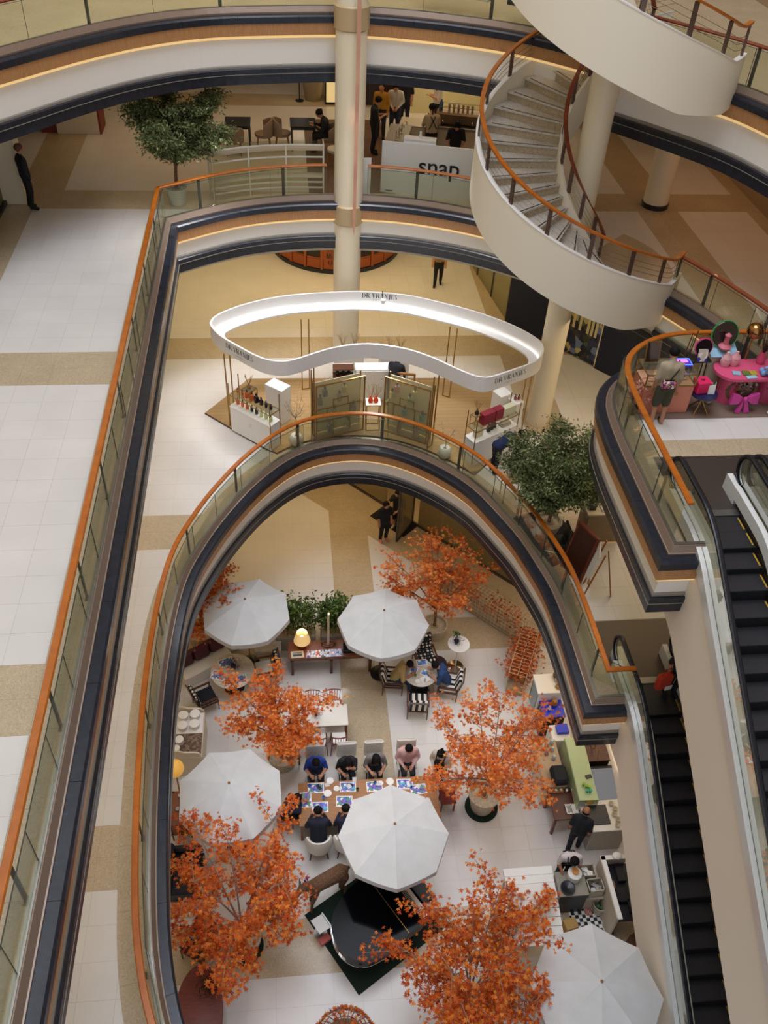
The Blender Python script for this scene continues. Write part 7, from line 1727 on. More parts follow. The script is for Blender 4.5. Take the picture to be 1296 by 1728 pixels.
for i, (x, y, r_, h_) in enumerate(((1.6, .45, .05, .1), (1.8, .55, .04, .08), (1.95, .4, .06, .12), (2.15, .5, .05, .1), (2.5, .45, .08, .06), (2.75, .55, .05, .12), (.75, .5, .05, .12))):
    tag(MB().lathe([(r_*.8, 0), (r_, h_), (r_*.85, h_), (0, .01)], n=12).build('milk_jug', [M_STEEL, M_BLACK, M_WHITE][i % 3], smooth=True, loc=snp(x, y, 1.141)), '%s on the snap counter worktop, %s from the left' % (['steel milk jug', 'black cup', 'white cup'][i % 3], ['second', 'third', 'fourth', 'fifth', 'sixth', 'seventh', 'first'][i]), 'jug')
tag(MB().lathe([(.04, 0), (.05, .06), (.03, .1), (.04, .15), (0, .2)], n=12).build('white_figurine', M_WHITE, smooth=True, loc=snp(1.05, .14, 1.597)), 'small white figurine on the raised snap ledge', 'figurine')
bw = structure(MB().box((0, 0, 1.75), (4.6, .1, 3.5)).build('wall_cafe', mat('cafe_wall', '#c9c093', .6), loc=(6.55, 32.0, 10.0)))
MB().box((0, -.07, 1.02), (4.5, .05, .03)).build('shelf_line', M_GREYM, bw); MB().box((-2.1, -.08, 1.9), (.5, .03, 1.3)).build('menu_frame', M_GREYM, bw)
wd_ = structure(MB().box((0, 0, 1.75), (2.2, .1, 3.5)).build('wall_timber', woodmat('dark_timber_wall', '#4a2c18', '#5e3a20', .5, 4, (8, 1, 1)), loc=(3.4, 33.6, 10.0)))
scn = MB().rbox((0, -.08, 2.35), (.9, .03, .4), .005).build('screen', mat('menu_screen', '#9ab0d8', .4, emit='#a8c0ee', estr=.9), wd_)
wf = tag(MB().box((0, 0, .004), (2.6, 6.0, .008)).build('timber_deck', woodmat('deck_wood', '#5e4632', '#735740', .5, 3, (8, 1, 1)), loc=(2.0, 28.2, 10.0)), 'dark timber floor area in front of the coffee bar', 'floor mat')
ps = thing('plastic_screen', 'white folding screen beside the tall column behind the railing', 'screen', (2.3, 25.0, 10.0)); MB().box((0, 0, .55), (.3, .03, 1.1)).build('panel', M_SIGNW, ps); MB().box((0, 0, .02), (.32, .2, .04)).build('foot', M_SIGNW, ps)

# ================================================================== PINK POP-UP STALL
cp_ = tag(MB().prism([(7.0, 14.12), (11.5, 14.12), (11.5, 15.5), (8.2, 15.45), (7.4, 15.1), (7.05, 14.6)], 10.0, 10.012).build('stall_carpet', mat('taupe_carpet', '#7d6658', .95, bump=(120, .6))), 'taupe carpet of the pink pop-up stall', 'carpet')
sc_ = thing('jewellery_case', 'pink fluted showcase with a brass glass top at the railing', 'display case', (7.62, 14.62, 10.013), .0); sc_.scale = (.92, 1, .75)
M_SALMON = stripemat('salmon_flutes', '#c9775e', '#d98d74', 26, 'X', .7)
MB().rbox((0, 0, .44), (1.15, .62, .88), .02).build('body', M_SALMON, sc_); MB().box((0, 0, .885), (1.12, .6, .02)).build('tray', mat('peach_velvet', '#dba38a', .8), sc_)
f = MB()
for x in (-.57, 0, .57):
    for y in (-.3, .3): f.box((x, y, 1.06), (.022, .022, .36))
for z in (.89, 1.24):
    for s_ in (-1, 1): f.box((0, s_*.3, z), (1.16, .022, .022)); f.box((s_*.57, 0, z), (.022, .62, .022))
f.build('brass_frame', M_GOLDB, sc_); MB().box((0, 0, 1.25), (1.12, .58, .012)).build('glass_top', M_GLASS, sc_); MB().box((0, -.3, 1.06), (1.1, .008, .32)).build('glass_front', M_GLASS, sc_)
font_mesh('R', .16, M_GOLDB, 'lettering', sc_, Matrix.Translation((.2, -.325, .6)) @ Matrix.Rotation(PI/2, 4, 'X'), .002)
for i, (x, y) in enumerate(((7.3, 14.55), (7.62, 14.5), (7.95, 14.6))):
    t = thing('necklace_tray', 'peach necklace tray in the showcase, %s' % ['left', 'middle', 'right'][i], 'tray', (x, y, 10.69)); MB().rbox((0, 0, .02), (.2, .16, .04), .01).build('cushion', mat('peach_pad', '#e3b39c', .8), t); MB().tube([(.06*math.cos(2*PI*k/14), .05*math.sin(2*PI*k/14), .045) for k in range(14)], .006, 4, closed=True).build('necklace', mat('pink_beads', '#c2607a', .4), t)
mi = thing('brass_mirror', 'brass framed mirror on the showcase in front of the man', 'mirror', (7.3, 14.82, 10.965), .05, scale=.72); MB().box((0, 0, .3), (.42, .03, .62), rx=R_(-12)).build('frame', M_GOLDB, mi); MB().box((0, -.02, .3), (.37, .012, .56), rx=R_(-12)).build('glass', mat('mirror_glass', '#6a5a56', .1, metal=.9), mi)
ne = thing('neon_box', 'glowing purple and blue neon sign box on the showcase', 'neon sign', (7.86, 14.62, 10.965), scale=.8); MB().rbox((0, 0, .05), (.5, .3, .1), .02).build('base', mat('violet_box', '#4a3a8a', .4), ne); MB().tube([(-.24, -.14, .12), (.24, -.14, .12), (.24, .14, .12), (-.24, .14, .12)], .012, 5, closed=True).build('blue_tube', mat('neon_blue', '#3a5aff', .4, emit='#3f62ff', estr=3), ne); MB().box((0, .03, .125), (.34, .12, .01)).build('pink_tube', mat('neon_pink', '#ff5ad8', .4, emit='#d070f0', estr=1.6), ne)
pk = thing('pink_table', 'pink stadium-shaped table with thick column legs', 'table', (9.45, 14.78, 10.013)); M_PINK = mat('pink_lacquer', '#d8557c', .35)
sp = [(-.35+.38*math.cos(a), .38*math.sin(a)) for a in [PI/2+PI*i/14 for i in range(15)]]+[(.75+.38*math.cos(a), .38*math.sin(a)) for a in [-PI/2+PI*i/14 for i in range(15)]]
MB().prism(sp, .68, .74).build('tabletop', M_PINK, pk)
for x in (-.32, .55): MB().lathe([(.2, 0), (.2, .68)], (x, 0, 0), 26).build('leg', M_PINK, pk, smooth=True)
ZT = 10.755
for i, (x, y, c_) in enumerate(((8.98, 14.93, '#d9a8a8'), (9.18, 14.95, '#e0a0a4'))):
    t = thing('necklace_bust', 'pink necklace bust on the pink table, %s one' % ['left', 'right'][i], 'bust', (x, y, ZT)); MB().lathe([(.08, 0), (.1, .06), (.11, .12), (.09, .2), (.04, .25), (.035, .32), (0, .33)], n=16, sx=1.1, sy=.8).build('bust', mat('bust_'+c_, c_, .6), t, smooth=True); MB().tube([(.09*math.cos(2*PI*k/16), .07*math.sin(2*PI*k/16)-.01, .2-.05*math.sin(2*PI*k/16+PI)) for k in range(16)], .007, 4, closed=True).build('necklace', M_PINK, t)
for i, (x, y, w_, d_, c_) in enumerate(((9.12, 14.62, .16, .14, '#8fb4c4'), (9.32, 14.62, .14, .16, '#5a7a2a'), (9.48, 14.62, .14, .16, '#b09a2a'), (9.38, 14.47, .22, .1, '#9ac4d4'), (10.05, 14.55, .26, .2, '#7fb4b0'))):
    tag(MB().rbox((0, 0, .012), (w_, d_, .024), .006).build('card_tray', mat('tray_'+c_, c_, .6), loc=(x, y, ZT), rz=.1*i-.2), '%s tray of trinkets on the pink table' % ['sky blue square', 'green', 'mustard', 'long pale blue', 'teal'][i], 'tray')
pb_ = thing('fabric_heap', 'light blue scrunched scarf on the pink table', 'scarf', (9.72, 14.6, ZT)); b = MB(); rr = random.Random(4)
for k in range(16): b.ball((rr.uniform(-.13, .13), rr.uniform(-.1, .1), .05+.05*rr.random()), (.05, .05, .06), 7, 5)
b.build('scarf', mat('powder_blue', '#7f9fcf', .9), pb_, smooth='all')
vs_ = thing('dried_branches', 'tall dried branches in a pink vase on the pink table', 'vase', (9.78, 15.0, ZT)); MB().lathe([(.07, 0), (.1, .12), (.05, .25), (.06, .28), (0, .26)], n=14).build('vase', M_PINK, vs_, smooth=True); rng = np.random.default_rng(12); b = MB(); pts = []
for k in range(22):
    a = rng.uniform(0, 2*PI); e = np.array([math.cos(a)*rng.uniform(.1, .55), math.sin(a)*rng.uniform(.1, .35), rng.uniform(.6, 1.1)]); b.tube([(0, 0, .2), tuple(e*.5+np.array([0, 0, .18])), tuple(e)], .007, 4, .003)
    for j in range(9): pts.append(e*rng.uniform(.55, 1.05)+rng.normal(0, .04, 3))
b.build('branches', mat('dark_twig', '#3a2620', .8), vs_); foliage('buds', np.array(pts), rng.uniform(.016, .03, len(pts)), LEAF_OVAL, leafmat('dried_flowers', '#6a3a34', '#b98a7a', '#4a2a26'), vs_, rng, .8)
gb = thing('gold_sphere', 'shiny gold sphere on a rod at the end of the stall railing', 'ornament', (9.52, 15.16, 10.013)); MB().cyl((0, 0, 0), (0, 0, 1.3), .02, n=8).build('rod', M_GOLDB, gb); MB().ball((0, 0, 1.42), .17, 24, 14).build('sphere', mat('polished_gold', '#a87a4a', .12, metal=1.0), gb, smooth='all'); MB().lathe([(.14, 0), (.14, .02), (0, .03)], n=14).build('foot', M_GOLDB, gb)
sl = thing('side_stool', 'navy round stool with crossed brass legs beside the pink table', 'stool', (8.42, 14.38, 10.013)); MB().lathe([(.27, .42), (.28, .44), (.28, .47), (0, .48)], n=28).build('top', mat('navy_top', '#1a2248', .3), sl, smooth=True)
for k in range(4): a = PI/4+PI/2*k; MB().cyl((.22*math.cos(a), .22*math.sin(a), 0), (-.1*math.cos(a), -.1*math.sin(a), .42), .016, n=6).build('leg', M_GOLDB, sl)
hb = thing('heart_box', 'hot pink box with a dark heart on the navy stool', 'box', (8.34, 14.42, 10.494), .15); MB().rbox((0, 0, .13), (.3, .26, .26), .012).build('box', mat('hot_pink', '#e0235f', .5), hb)
ht = [(.05*(16*math.sin(t)**3)/16, .05*(13*math.cos(t)-5*math.cos(2*t)-2*math.cos(3*t)-math.cos(4*t))/16) for t in [2*PI*i/24 for i in range(24)]]; MB().prism(ht, .261, .264).build('heart', mat('dark_heart', '#7a0f2a', .5), hb)
cd_ = tag(MB().box((0, 0, .1), (.14, .02, .2), rx=R_(-10)).build('price_card', M_SIGNW, loc=(8.52, 14.3, 10.494)), 'white price card standing on the navy stool', 'card')
rb_ = thing('plush_rabbit', 'small cream plush toy on the floor beside the pink table leg', 'toy', (8.72, 14.62, 10.013)); MB().ball((0, 0, .13), (.09, .08, .13), 10, 7).ball((0, -.01, .32), (.08, .075, .08), 10, 7).ball((-.04, 0, .45), (.02, .015, .09), 6, 5).ball((.04, 0, .45), (.02, .015, .09), 6, 5).build('body', mat('cream_plush', '#cbbcaa', .95), rb_, smooth='all'); MB().ball((-.03, -.08, .34), .009, 5, 4).ball((.03, -.08, .34), .009, 5, 4).build('eyes', M_BLACK, rb_)
bo = thing('pink_bow', 'large pink ribbon bow on a wreath under the pink table', 'bow', (9.32, 14.33, 10.013)); M_BOW = mat('bow_pink', '#c93f92', .5)
for s_ in (-1, 1):
    b = MB(); b.add([(0, 0, .32), (s_*.12, -.07, .42), (s_*.28, -.03, .46), (s_*.3, -.04, .2), (s_*.14, -.08, .24), (s_*.13, .05, .40), (s_*.28, .05, .44), (s_*.3, .05, .22), (s_*.14, .05, .25)], [(0, 1, 4), (1, 2, 3, 4), (0, 8, 5), (5, 8, 7, 6), (1, 5, 6, 2), (4, 3, 7, 8), (0, 5, 1), (0, 4, 8), (2, 6, 7, 3)]); b.build('loop', M_BOW, bo)
    b = MB(); b.add([(0, -.02, .3), (s_*.05, -.05, .3), (s_*.16, -.08, .03), (s_*.04, -.08, .0), (0, .0, .3), (s_*.05, 0, .3), (s_*.16, -.05, .03), (s_*.04, -.05, 0)], [(0, 1, 2, 3), (7, 6, 5, 4), (0, 4, 5, 1), (1, 5, 6, 2), (2, 6, 7, 3), (3, 7, 4, 0)]); b.build('tail', M_BOW, bo)
MB().ball((0, -.04, .33), (.05, .05, .06), 8, 6).build('knot', M_BOW, bo)
wr_ = thing('flower_wreath', 'dark wreath with white flowers behind the pink bow', 'wreath', (9.36, 14.62, 10.013)); MB().tube([(.3*math.cos(2*PI*k/20), .0, .34+.3*math.sin(2*PI*k/20)) for k in range(20)], .05, 6, closed=True).build('ring', M_BARK, wr_); tuft('flowers', wr_, (0, -.04, .3), .3, .4, 120, leafmat('wreath_mix', '#3a2a2a', '#d8ccc0', '#6a3a4a'), LEAF_OVAL, .04, 14)
ms = thing('round_mirror', 'round vanity mirror with a pink rim on a dark plinth', 'mirror', (8.46, 15.05, 10.013)); 
for sx in (-1, 1):
    for sy in (-1, 1): MB().cyl((sx*.18, sy*.1, 0), (sx*.14, sy*.08, .82), .014, n=6).build('leg', M_BLACK, ms)
MB().rbox((0, 0, .84), (.42, .3, .04), .01).build('plinth', M_BLACK, ms); MB().lathe([(.0, .0), (.17, 0), (.19, .02), (.17, .04), (0, .04)], n=24).build('tmp', None).name = 'tmp'
o_ = bpy.data.objects['tmp']; o_.name = 'mirror_disc'; o_.data.name = 'mirror_disc'; o_.data.materials.append(mat('dark_mirror_pink', '#2a2024', .1, metal=.7)); o_.parent = ms; MB().tube([(.18*math.cos(2*PI*k/24), .18*math.sin(2*PI*k/24), .02) for k in range(24)], .018, 5, closed=True).build('pink_rim', mat('pink_rim', '#d0307a', .4), o_); o_.location = (0, 0, 1.12); o_.rotation_euler = (R_(75), 0, 0)
tag(MB().box((0, 0, .13), (.2, .02, .26), rx=R_(-14)).build('blue_card', printmat('blue_card_print', ['#2a3a9a', '#c9bda9', '#e8e0d0', '#3a4ab0'], 9), loc=(8.44, 14.93, 10.875)), 'blue printed card standing in front of the vanity mirror', 'card')
pd_ = thing('pastel_stand', 'pale blue display stand with a green-rimmed oval mirror and pink statue', 'display', (8.98, 15.2, 10.013)); MB().box((0, 0, .95), (.6, .4, .03), rx=R_(20)).build('blue_shelf', mat('sky_shelf', '#8fb8cc', .5), pd_); MB().box((0, .05, .45), (.5, .3, .9)).build('plinth', M_CREAM, pd_); MB().lathe([(0, 0), (.26, 0), (.28, .015), (.26, .03), (0, .03)], (0, 0, 0), 24).build('tmp', None)
o_ = bpy.data.objects['tmp']; o_.name = 'oval_mirror'; o_.data.materials.append(mat('dark_mirror', '#57504c', .1, metal=.8)); o_.parent = pd_; MB().tube([(.28*math.cos(2*PI*k/40)*(1+.03*(k % 2)), .28*math.sin(2*PI*k/40)*(1+.03*(k % 2)), .015) for k in range(40)], .016, 5, closed=True).build('green_rim', mat('green_rim', '#3a8a4a', .5), o_); o_.location = (0, .12, 1.25); o_.rotation_euler = (R_(72), 0, 0)  # mirror disc with a wavy green rim
MB().lathe([(.1, 0), (.14, .06), (.06, .12), (.05, .26), (.07, .32), (0, .38)], (0, -.04, 1.0), 14).build('pink_statue', mat('pink_statue', '#c96a78', .6), pd_, smooth=True)
fb = thing('floor_flowers', 'peach and white flowers at the foot of the railing by the showcase', 'flowers', (6.98, 14.35, 10.0)); MB().lathe([(.08, 0), (.11, .2), (.1, .2), (0, .18)], n=12).build('pot', M_BLACK, fb); tuft('blooms', fb, (0, 0, .25), .22, .55, 200, leafmat('peach_blooms', '#c9785a', '#e8d8cc', '#d89a7a'), LEAF_OVAL, .045, 22)
rod = thing('thin_rods', 'pair of thin brown rods standing behind the vanity mirror', 'stand', (8.3, 15.3, 10.013)); MB().cyl((0, 0, 0), (.08, 0, 1.35), .012, n=6).build('rod', M_REDWOOD, rod); MB().cyl((-.1, 0, 0), (-.02, 0, 1.3), .012, n=6).build('rod', M_REDWOOD, rod); MB().box((-.05, 0, .015), (.3, .2, .03)).build('foot', M_BLACK, rod)

# ================================================================== THIRD FLOOR
dp = thing('advert_panel', 'advertising panel with the word dermalogica behind the top railing', 'sign', (6.3, 24.75, 15.0), math.atan2(-.62, .78))
PW = 1.25
MB().box((0, 0, 1.1), (PW, .08, 2.2)).build('panel', M_BLACK, dp); MB().box((0, -.043, 1.25), (PW-.06, .006, 1.8)).build('picture', printmat('advert_print', ['#7a3a26', '#9a5a3a', '#c9b8a8', '#2a2226', '#b07a5a', '#e0d8d0'], 3.2), dp); MB().box((0, -.047, .24), (PW-.06, .006, .34)).build('caption_band', mat('slate_band', '#262c36', .5), dp)
font_mesh('dermalogica', .235, mat('pale_letters', '#d8dcd4', .5), 'lettering', dp, Matrix.Translation((0, -.052, .2)) @ Matrix.Rotation(PI/2, 4, 'X'), .004, 1.0)
for i, (x, y, w_, c_) in enumerate(((5.2, 25.5, .5, '#c8ccb4'), (4.55, 25.75, .5, '#d4d4c0'), (4.0, 26.1, .6, '#2a2a34'), (7.35, 24.0, .9, '#1c2030'))):
    tag(MB().rbox((0, 0, 1.2), (w_, .3, 2.4), .01).build('shop_fixture', mat('fixture_'+c_, c_, .5), loc=(x, y, 15.0), rz=-.6), ['pale shop fixture left of the advertising panel', 'second pale shop fixture left of the advertising panel', 'dark shop fixture near the column on the top floor', 'dark shop fixture right of the advertising panel'][i], 'fixture')
# hanging pennant in front of the tall column
d = AX_R*((597-648)/F_PX)+AX_D*((400-864)/F_PX)+AX_F; tt = 23.72/d.y; zt = CAM_Z+d.z*tt; xt = d.x*tt
pe = thing('hanging_pennant', 'narrow pink and orange pennant hanging in front of the tall column', 'banner', (xt, 23.72, zt))
b = MB(); b.add([(x, y, z) for y in (-.004, .004) for (x, z) in ((0, 0), (.045, .5), (.06, 14), (-.06, 14), (-.045, .5))], [(0, 1, 2, 3, 4), (9, 8, 7, 6, 5)]+[(k, 5+k, 5+(k+1) % 5, (k+1) % 5) for k in range(5)]); b.build('cloth', mat('pennant_cloth', '#b9806a', .7, noise=('#d8a88a', .8, (1, 1, 1), .3, .7)), pe)
# ================================================================== PEOPLE
SKIN = mat('skin_tan', '#b98465', .55); SKIN2 = mat('skin_brown', '#a06a4a', .55)
def cloth(h): return mat('cloth_'+h.strip('#'), h, .85, bump=(40, .25))
HAIR = mat('black_hair', '#100d0c', .75, spec=.2)
def seg_dist(p, a, b_):
    ab = b_-a; t = max(0, min(1, (p-a).dot(ab)/max(1e-9, ab.dot(ab)))); return (p-(a+ab*t)).length
def person(label, loc, rz, sit=False, lean=0.0, shirt='#15161c', pants='#15161c', shoes='#15161c', sleeves='short', arms='down', hair='short', H=1.70, skin=None, head=(0, 0), step=0.0, seat=.50, shorts=False, hair_mat=None, wide=1.0, wr=None, bend_knee=0.0):
    """one continuous body; faces local +y"""
    t = thing('person', label, 'person', loc, rz); k = H/1.70
    skin = skin or SKIN
    pz = seat+.06 if sit else .93
    X = lambda x, y, z: Vector((x, y, z))*1.0
    pel = X(0, 0, pz); Rl = Matrix.Rotation(-lean, 4, 'X')
    up = lambda x, y, z: pel+(Rl @ Vector((x*wide, y, z)))
    waist, chest, neck = up(0, 0, .2), up(0, -.005, .40), up(0, 0, .53)
    hd = neck+(Matrix.Rotation(-head[0], 4, 'X') @ (Rl @ Vector((0, .03, .15))))
    bones = []   # (a, b, ra, rb, region)
    bones += [(up(-.05, 0, 0), up(-.05, 0, .2), .135*wide, .125*wide, 'shirt'), (up(.05, 0, 0), up(.05, 0, .2), .135*wide, .125*wide, 'shirt'), (up(-.06, 0, .2), up(-.07, -.005, .40), .125*wide, .13*wide, 'shirt'), (up(.06, 0, .2), up(.07, -.005, .40), .125*wide, .13*wide, 'shirt'), (up(-.14, 0, .45), up(.14, 0, .45), .082, .082, 'shirt'), (chest, neck, .1, .06, 'shirt'), (neck, hd, .058, .06, 'skin')]
    for s in (-1, 1):
        hip = pel+Vector((s*.09*wide, 0, -.02))
        if sit:
            knee = Vector((s*.11, .42, seat+.03)); ank = Vector((s*.11, .40+.03*s, .09)); toe = ank+Vector((0, .14, -.05))
        else:
            knee = Vector((s*.10, .03+step*s*.5+bend_knee, .50)); ank = Vector((s*.10, -.03+step*s, .09)); toe = ank+Vector((s*.02, .15, -.05))
        pr = 'pants'
        bones += [(hip, knee, .105*wide, (.095 if shorts else .078), pr), (knee, ank, (.062 if shorts else .075), (.045 if shorts else .06), 'skin' if shorts else pr), (ank, toe, .055, .048, 'shoes')]
        sh = up(s*.185, 0, .45)
        A_ = arms[0 if s < 0 else 1] if isinstance(arms, (tuple, list)) else arms
        if A_ == 'down': el, wr_ = up(s*.235, -.03, .17), up(s*.23, .06, -.06)
        elif A_ == 'table': el, wr_ = up(s*.26, .14, .22), Vector((s*.14, .44, .82 if sit else 1.02))
        elif A_ == 'chin': el, wr_ = Vector((s*.18, .34, .82)), hd+Vector((s*.05, .10, -.11))
        elif A_ == 'phone': el, wr_ = up(s*.23, .06, .18), up(s*.07, .27, .27)
        elif A_ == 'work': el, wr_ = up(s*.25, .10, .2), up(s*.16, .36, .12)
        elif A_ == 'lap': el, wr_ = up(s*.25, .05, .2), up(s*.1, .26, .1)
        elif A_ == 'reach': el, wr_ = up(s*.22, .2, .35), up(s*.14, .45, .4)
        elif A_ == 'hang': el, wr_ = sh+Vector((s*.05, .06, -.26)), sh+Vector((s*.04, .1, -.48))
        else: el, wr_ = A_
        bones += [(sh, el, .07, .058, 'shirt' if sleeves != 'none' else 'skin'), (el, wr_, .05, .036, 'shirt' if sleeves == 'long' else 'skin')]
    caps = [(a, b_, ra, rb) for a, b_, ra, rb, _ in bones]
    fw = (Rl @ Vector((0, math.cos(head[0]), -math.sin(head[0])))).normalized(); sd = Vector((1, 0, 0)); hu = sd.cross(fw).normalized()
    if head[1]:
        Rz = Matrix.Rotation(head[1], 4, 'Z'); fw = Rz @ fw; sd = Rz @ sd; hu = sd.cross(fw).normalized()
    caps += [(hd+hu*.03-fw*.012, hd+hu*.035+fw*.012, .098, .096), (hd-hu*.03+fw*.02, hd-hu*.06+fw*.035, .078, .055), (hd-sd*.088-hu*.0, hd-sd*.092+hu*.02, .016, .016), (hd+sd*.088, hd+sd*.092+hu*.02, .016, .016), (hd+fw*.095+hu*.005, hd+fw*.112-hu*.02, .012, .016)]
    ob = remeshed('body', caps, None, t, .024, 3)
    me = ob.data
    mats_ = {'shirt': cloth(shirt), 'pants': cloth(pants), 'shoes': cloth(shoes), 'skin': skin}
    order = ['skin', 'shirt', 'pants', 'shoes']
    for r in order: me.materials.append(mats_[r])
    hb = [(hd-hu*.07, hd+hu*.09, .09, .09, 'skin')]; allb = bones+hb
    cut = pel+Vector((0, 0, -.03 if sit else .03)); idx = []
    for p in me.polygons:
        c = p.center; best = min(allb, key=lambda b_: seg_dist(c, b_[0], b_[1])-max(b_[2], b_[3])*.9); r = best[4]
        if r == 'shirt' and best in bones[:2] and c.z < cut.z: r = 'pants'
        if shorts and r == 'skin' and best in bones and c.z > .46*(1 if not sit else 0) and best[4] == 'skin' and c.z < .7 and not sit: r = 'pants'
        idx.append(order.index(r))
    me.polygons.foreach_set('material_index', idx)
    # hands: palm, four fingers and a thumb, part of the same body mesh
    hb_ = MB()
    arm_b = [b_ for b_ in bones if b_[2] == .05 and b_[3] == .036]
    for s, (el, wr_, *_r) in zip((-1, 1), arm_b):
        d = (wr_-el).normalized(); side = d.cross(Vector((0, 0, 1))); side = side.normalized() if side.length > .1 else Vector((1, 0, 0)); dn = side.cross(d).normalized()
        if dn.z > 0: dn = -dn
        pc_ = wr_+d*.045; b2 = MB()
        M = Matrix.Translation(pc_) @ Matrix((d, side, dn)).transposed().to_4x4()
        pb = MB().rbox((0, 0, 0), (.09, .08, .03), .012); hb_.add([M @ Vector(v) for v in pb.v], pb.f)
        for q in range(4):
            l = (.068, .078, .074, .058)[q]; o0 = pc_+d*.042+side*(-.03+.02*q); o1 = o0+d*l*.5+dn*.008; o2 = o1+d*l*.42+dn*.03
            hb_.tube([o0, o1, o2], .0095, 5, .007)
        th0 = pc_-d*.02+side*(.04*(-s)); th1 = th0+d*.03+side*(.025*(-s))+dn*.01; hb_.tube([th0, th1, th1+d*.032+dn*.012], .011, 5, .008)
    tm = hb_.mesh('hands', None); bm = bmesh.new(); bm.from_mesh(me); n0 = len(bm.faces); bm.from_mesh(tm); bm.faces.ensure_lookup_table()
    for f in bm.faces[n0:]: f.material_index = 0; f.smooth = True
    bm.to_mesh(me); bm.free(); bpy.data.meshes.remove(tm)
    # face and hair
    MB().ball(hd+sd*.032+fw*.083+hu*.015, .011, 6, 4).ball(hd-sd*.032+fw*.083+hu*.015, .011, 6, 4).build('eyes', M_BLACK, t)
    M = Matrix.Translation(hd+fw*.083-hu*.05) @ Matrix((sd, fw, hu)).transposed().to_4x4(); mb_ = MB().box((0, 0, 0), (.04, .01, .008)); MB().add([M @ Vector(v) for v in mb_.v], mb_.f).build('mouth', mat('lip', '#7a4034', .6), t)
    if hair != 'bald':
        hm = hair_mat or HAIR; b = MB(); bl = MB().ball((0, -.022, .048), (.108, .114, .104), 14, 10)
        M = Matrix.Translation(hd) @ Matrix((sd, fw, hu)).transposed().to_4x4(); b.add([M @ Vector(v) for v in bl.v], bl.f)
        if hair in ('long', 'half'):
            q0, q1 = hd-fw*.05+hu*.0, hd-fw*.085-Vector((0, 0, .30 if hair == 'long' else .2)); b.cyl(q0, q1, .098, .07, 12)
            for s in (-1, 1): b.cyl(hd+sd*.07*s-fw*.01, hd+sd*.09*s-fw*.0-Vector((0, 0, .22)), .045, .03, 8)
        if hair == 'pony': b.ball(hd-fw*.12+hu*.07, .04, 8, 6); b.cyl(hd-fw*.13+hu*.06, hd-fw*.15-Vector((0, 0, .2)), .03, .012, 8)
        if hair == 'bun': b.ball(hd-fw*.1+hu*.08, .045, 8, 6)
        b.build('hair', hm, t, smooth='all')
    else:
        b = MB(); bl = MB().ball((0, -.03, .0), (.097, .085, .06), 12, 8); M = Matrix.Translation(hd) @ Matrix((sd, fw, hu)).transposed().to_4x4(); b.add([M @ Vector(v) for v in bl.v], bl.f); b.build('hair', HAIR, t, smooth='all')
    return t, up, hd
def apron(t, up, c_='#14161d', straps=True):
    b = MB()
    def q(pts): b.add([up(*p) for p in pts], [(0, 1, 2, 3)])
    fr = [[(-.11, .155, .44), (.11, .155, .44), (.16, .15, .1), (-.16, .15, .1)], [(-.16, .15, .1), (.16, .15, .1), (.17, .13, -.42), (-.17, .13, -.42)]]
    for f in fr: q(f)
    m_ = b.build('apron', cloth(c_), t); sm = m_.modifiers.new('thick', 'SOLIDIFY'); sm.thickness = .008
    if straps:
        s_ = MB()
        for s in (-1, 1): s_.tube([up(s*.1, .15, .44), up(s*.11, .05, .54), up(s*.06, -.13, .46), up(-s*.12, -.14, .12)], .014, 5)
        s_.build('apron_straps', cloth(c_), t)
# --- cafe, long table
person('man in a royal blue shirt seated behind the long table', (.36, 12.38, 0), PI, True, .32, '#1f3f8f', '#1a1c26', arms='table', head=(.5, 0))
person('woman in black resting her chin on her hand at the long table', (1.16, 12.38, 0), PI, True, .40, '#17161a', '#1a1c26', arms=('chin', 'table'), hair='half', head=(.4, .2))
person('long-haired woman in a grey top looking at her phone at the long table', (1.86, 12.38, 0), PI, True, .3, '#77726f', '#1a1c26', arms='table', hair='long', head=(.55, 0))
person('man in a pale pink shirt seated behind the long table', (2.70, 12.40, 0), PI, True, .05, '#d3a6a0', '#15161c', sleeves='long', arms='lap', head=(.45, 0), wide=1.12)
person('person in navy seated at the left end of the long table', (-.42, 11.15, 0), -PI/2, True, .3, '#1c2038', '#14161d', sleeves='long', arms=('table', 'chin'), head=(.5, 0), seat=.47)
person('person in a navy jacket seen from behind at the long table', (.36, 10.44, 0), 0, True, .38, '#171a2c', '#14161d', sleeves='long', arms='table', head=(.5, 0), wide=1.1)
person('person in navy half hidden by the parasol at the long table', (1.02, 10.44, 0), 0, True, .4, '#1a1c30', '#14161d', sleeves='long', arms='table', head=(.5, 0))
t, up, hd = person('waitress in a cream cardigan and black apron standing with folded hands', (3.5, 12.0, 0), PI-.5, False, .12, '#cfc2b0', '#12141a', arms='lap', sleeves='long', hair='pony', head=(.45, .0), H=1.6); apron(t, up)
# --- round table
person('man in a sand coloured shirt leaning over the right round table', (2.66, 15.04, 0), -PI/2-.12, True, .45, '#b59a62', '#24344f', arms='table', head=(.45, 0), skin=SKIN2, seat=.48)
person('man in a patterned navy blue shirt writing at the right round table', (4.1, 14.82, 0), PI/2-.25, True, .42, '#24406e', '#8a7a66', arms='table', head=(.5, 0), seat=.48)
# --- staff by the shop door
t, up, hd = person('shop assistant in black with peach shoes by the open door', (2.92, 21.0, 0), PI+.35, False, .0, '#121318', '#121318', '#d9846a', arms=('down', 'down'), shorts=False, head=(.2, 0))
person('second shop assistant in black leaning at the glass door', (3.42, 21.55, 0), PI-.6, False, .05, '#121318', '#121318', '#b9b0a6', arms=('lap', 'reach'), shorts=True, head=(.15, 0))
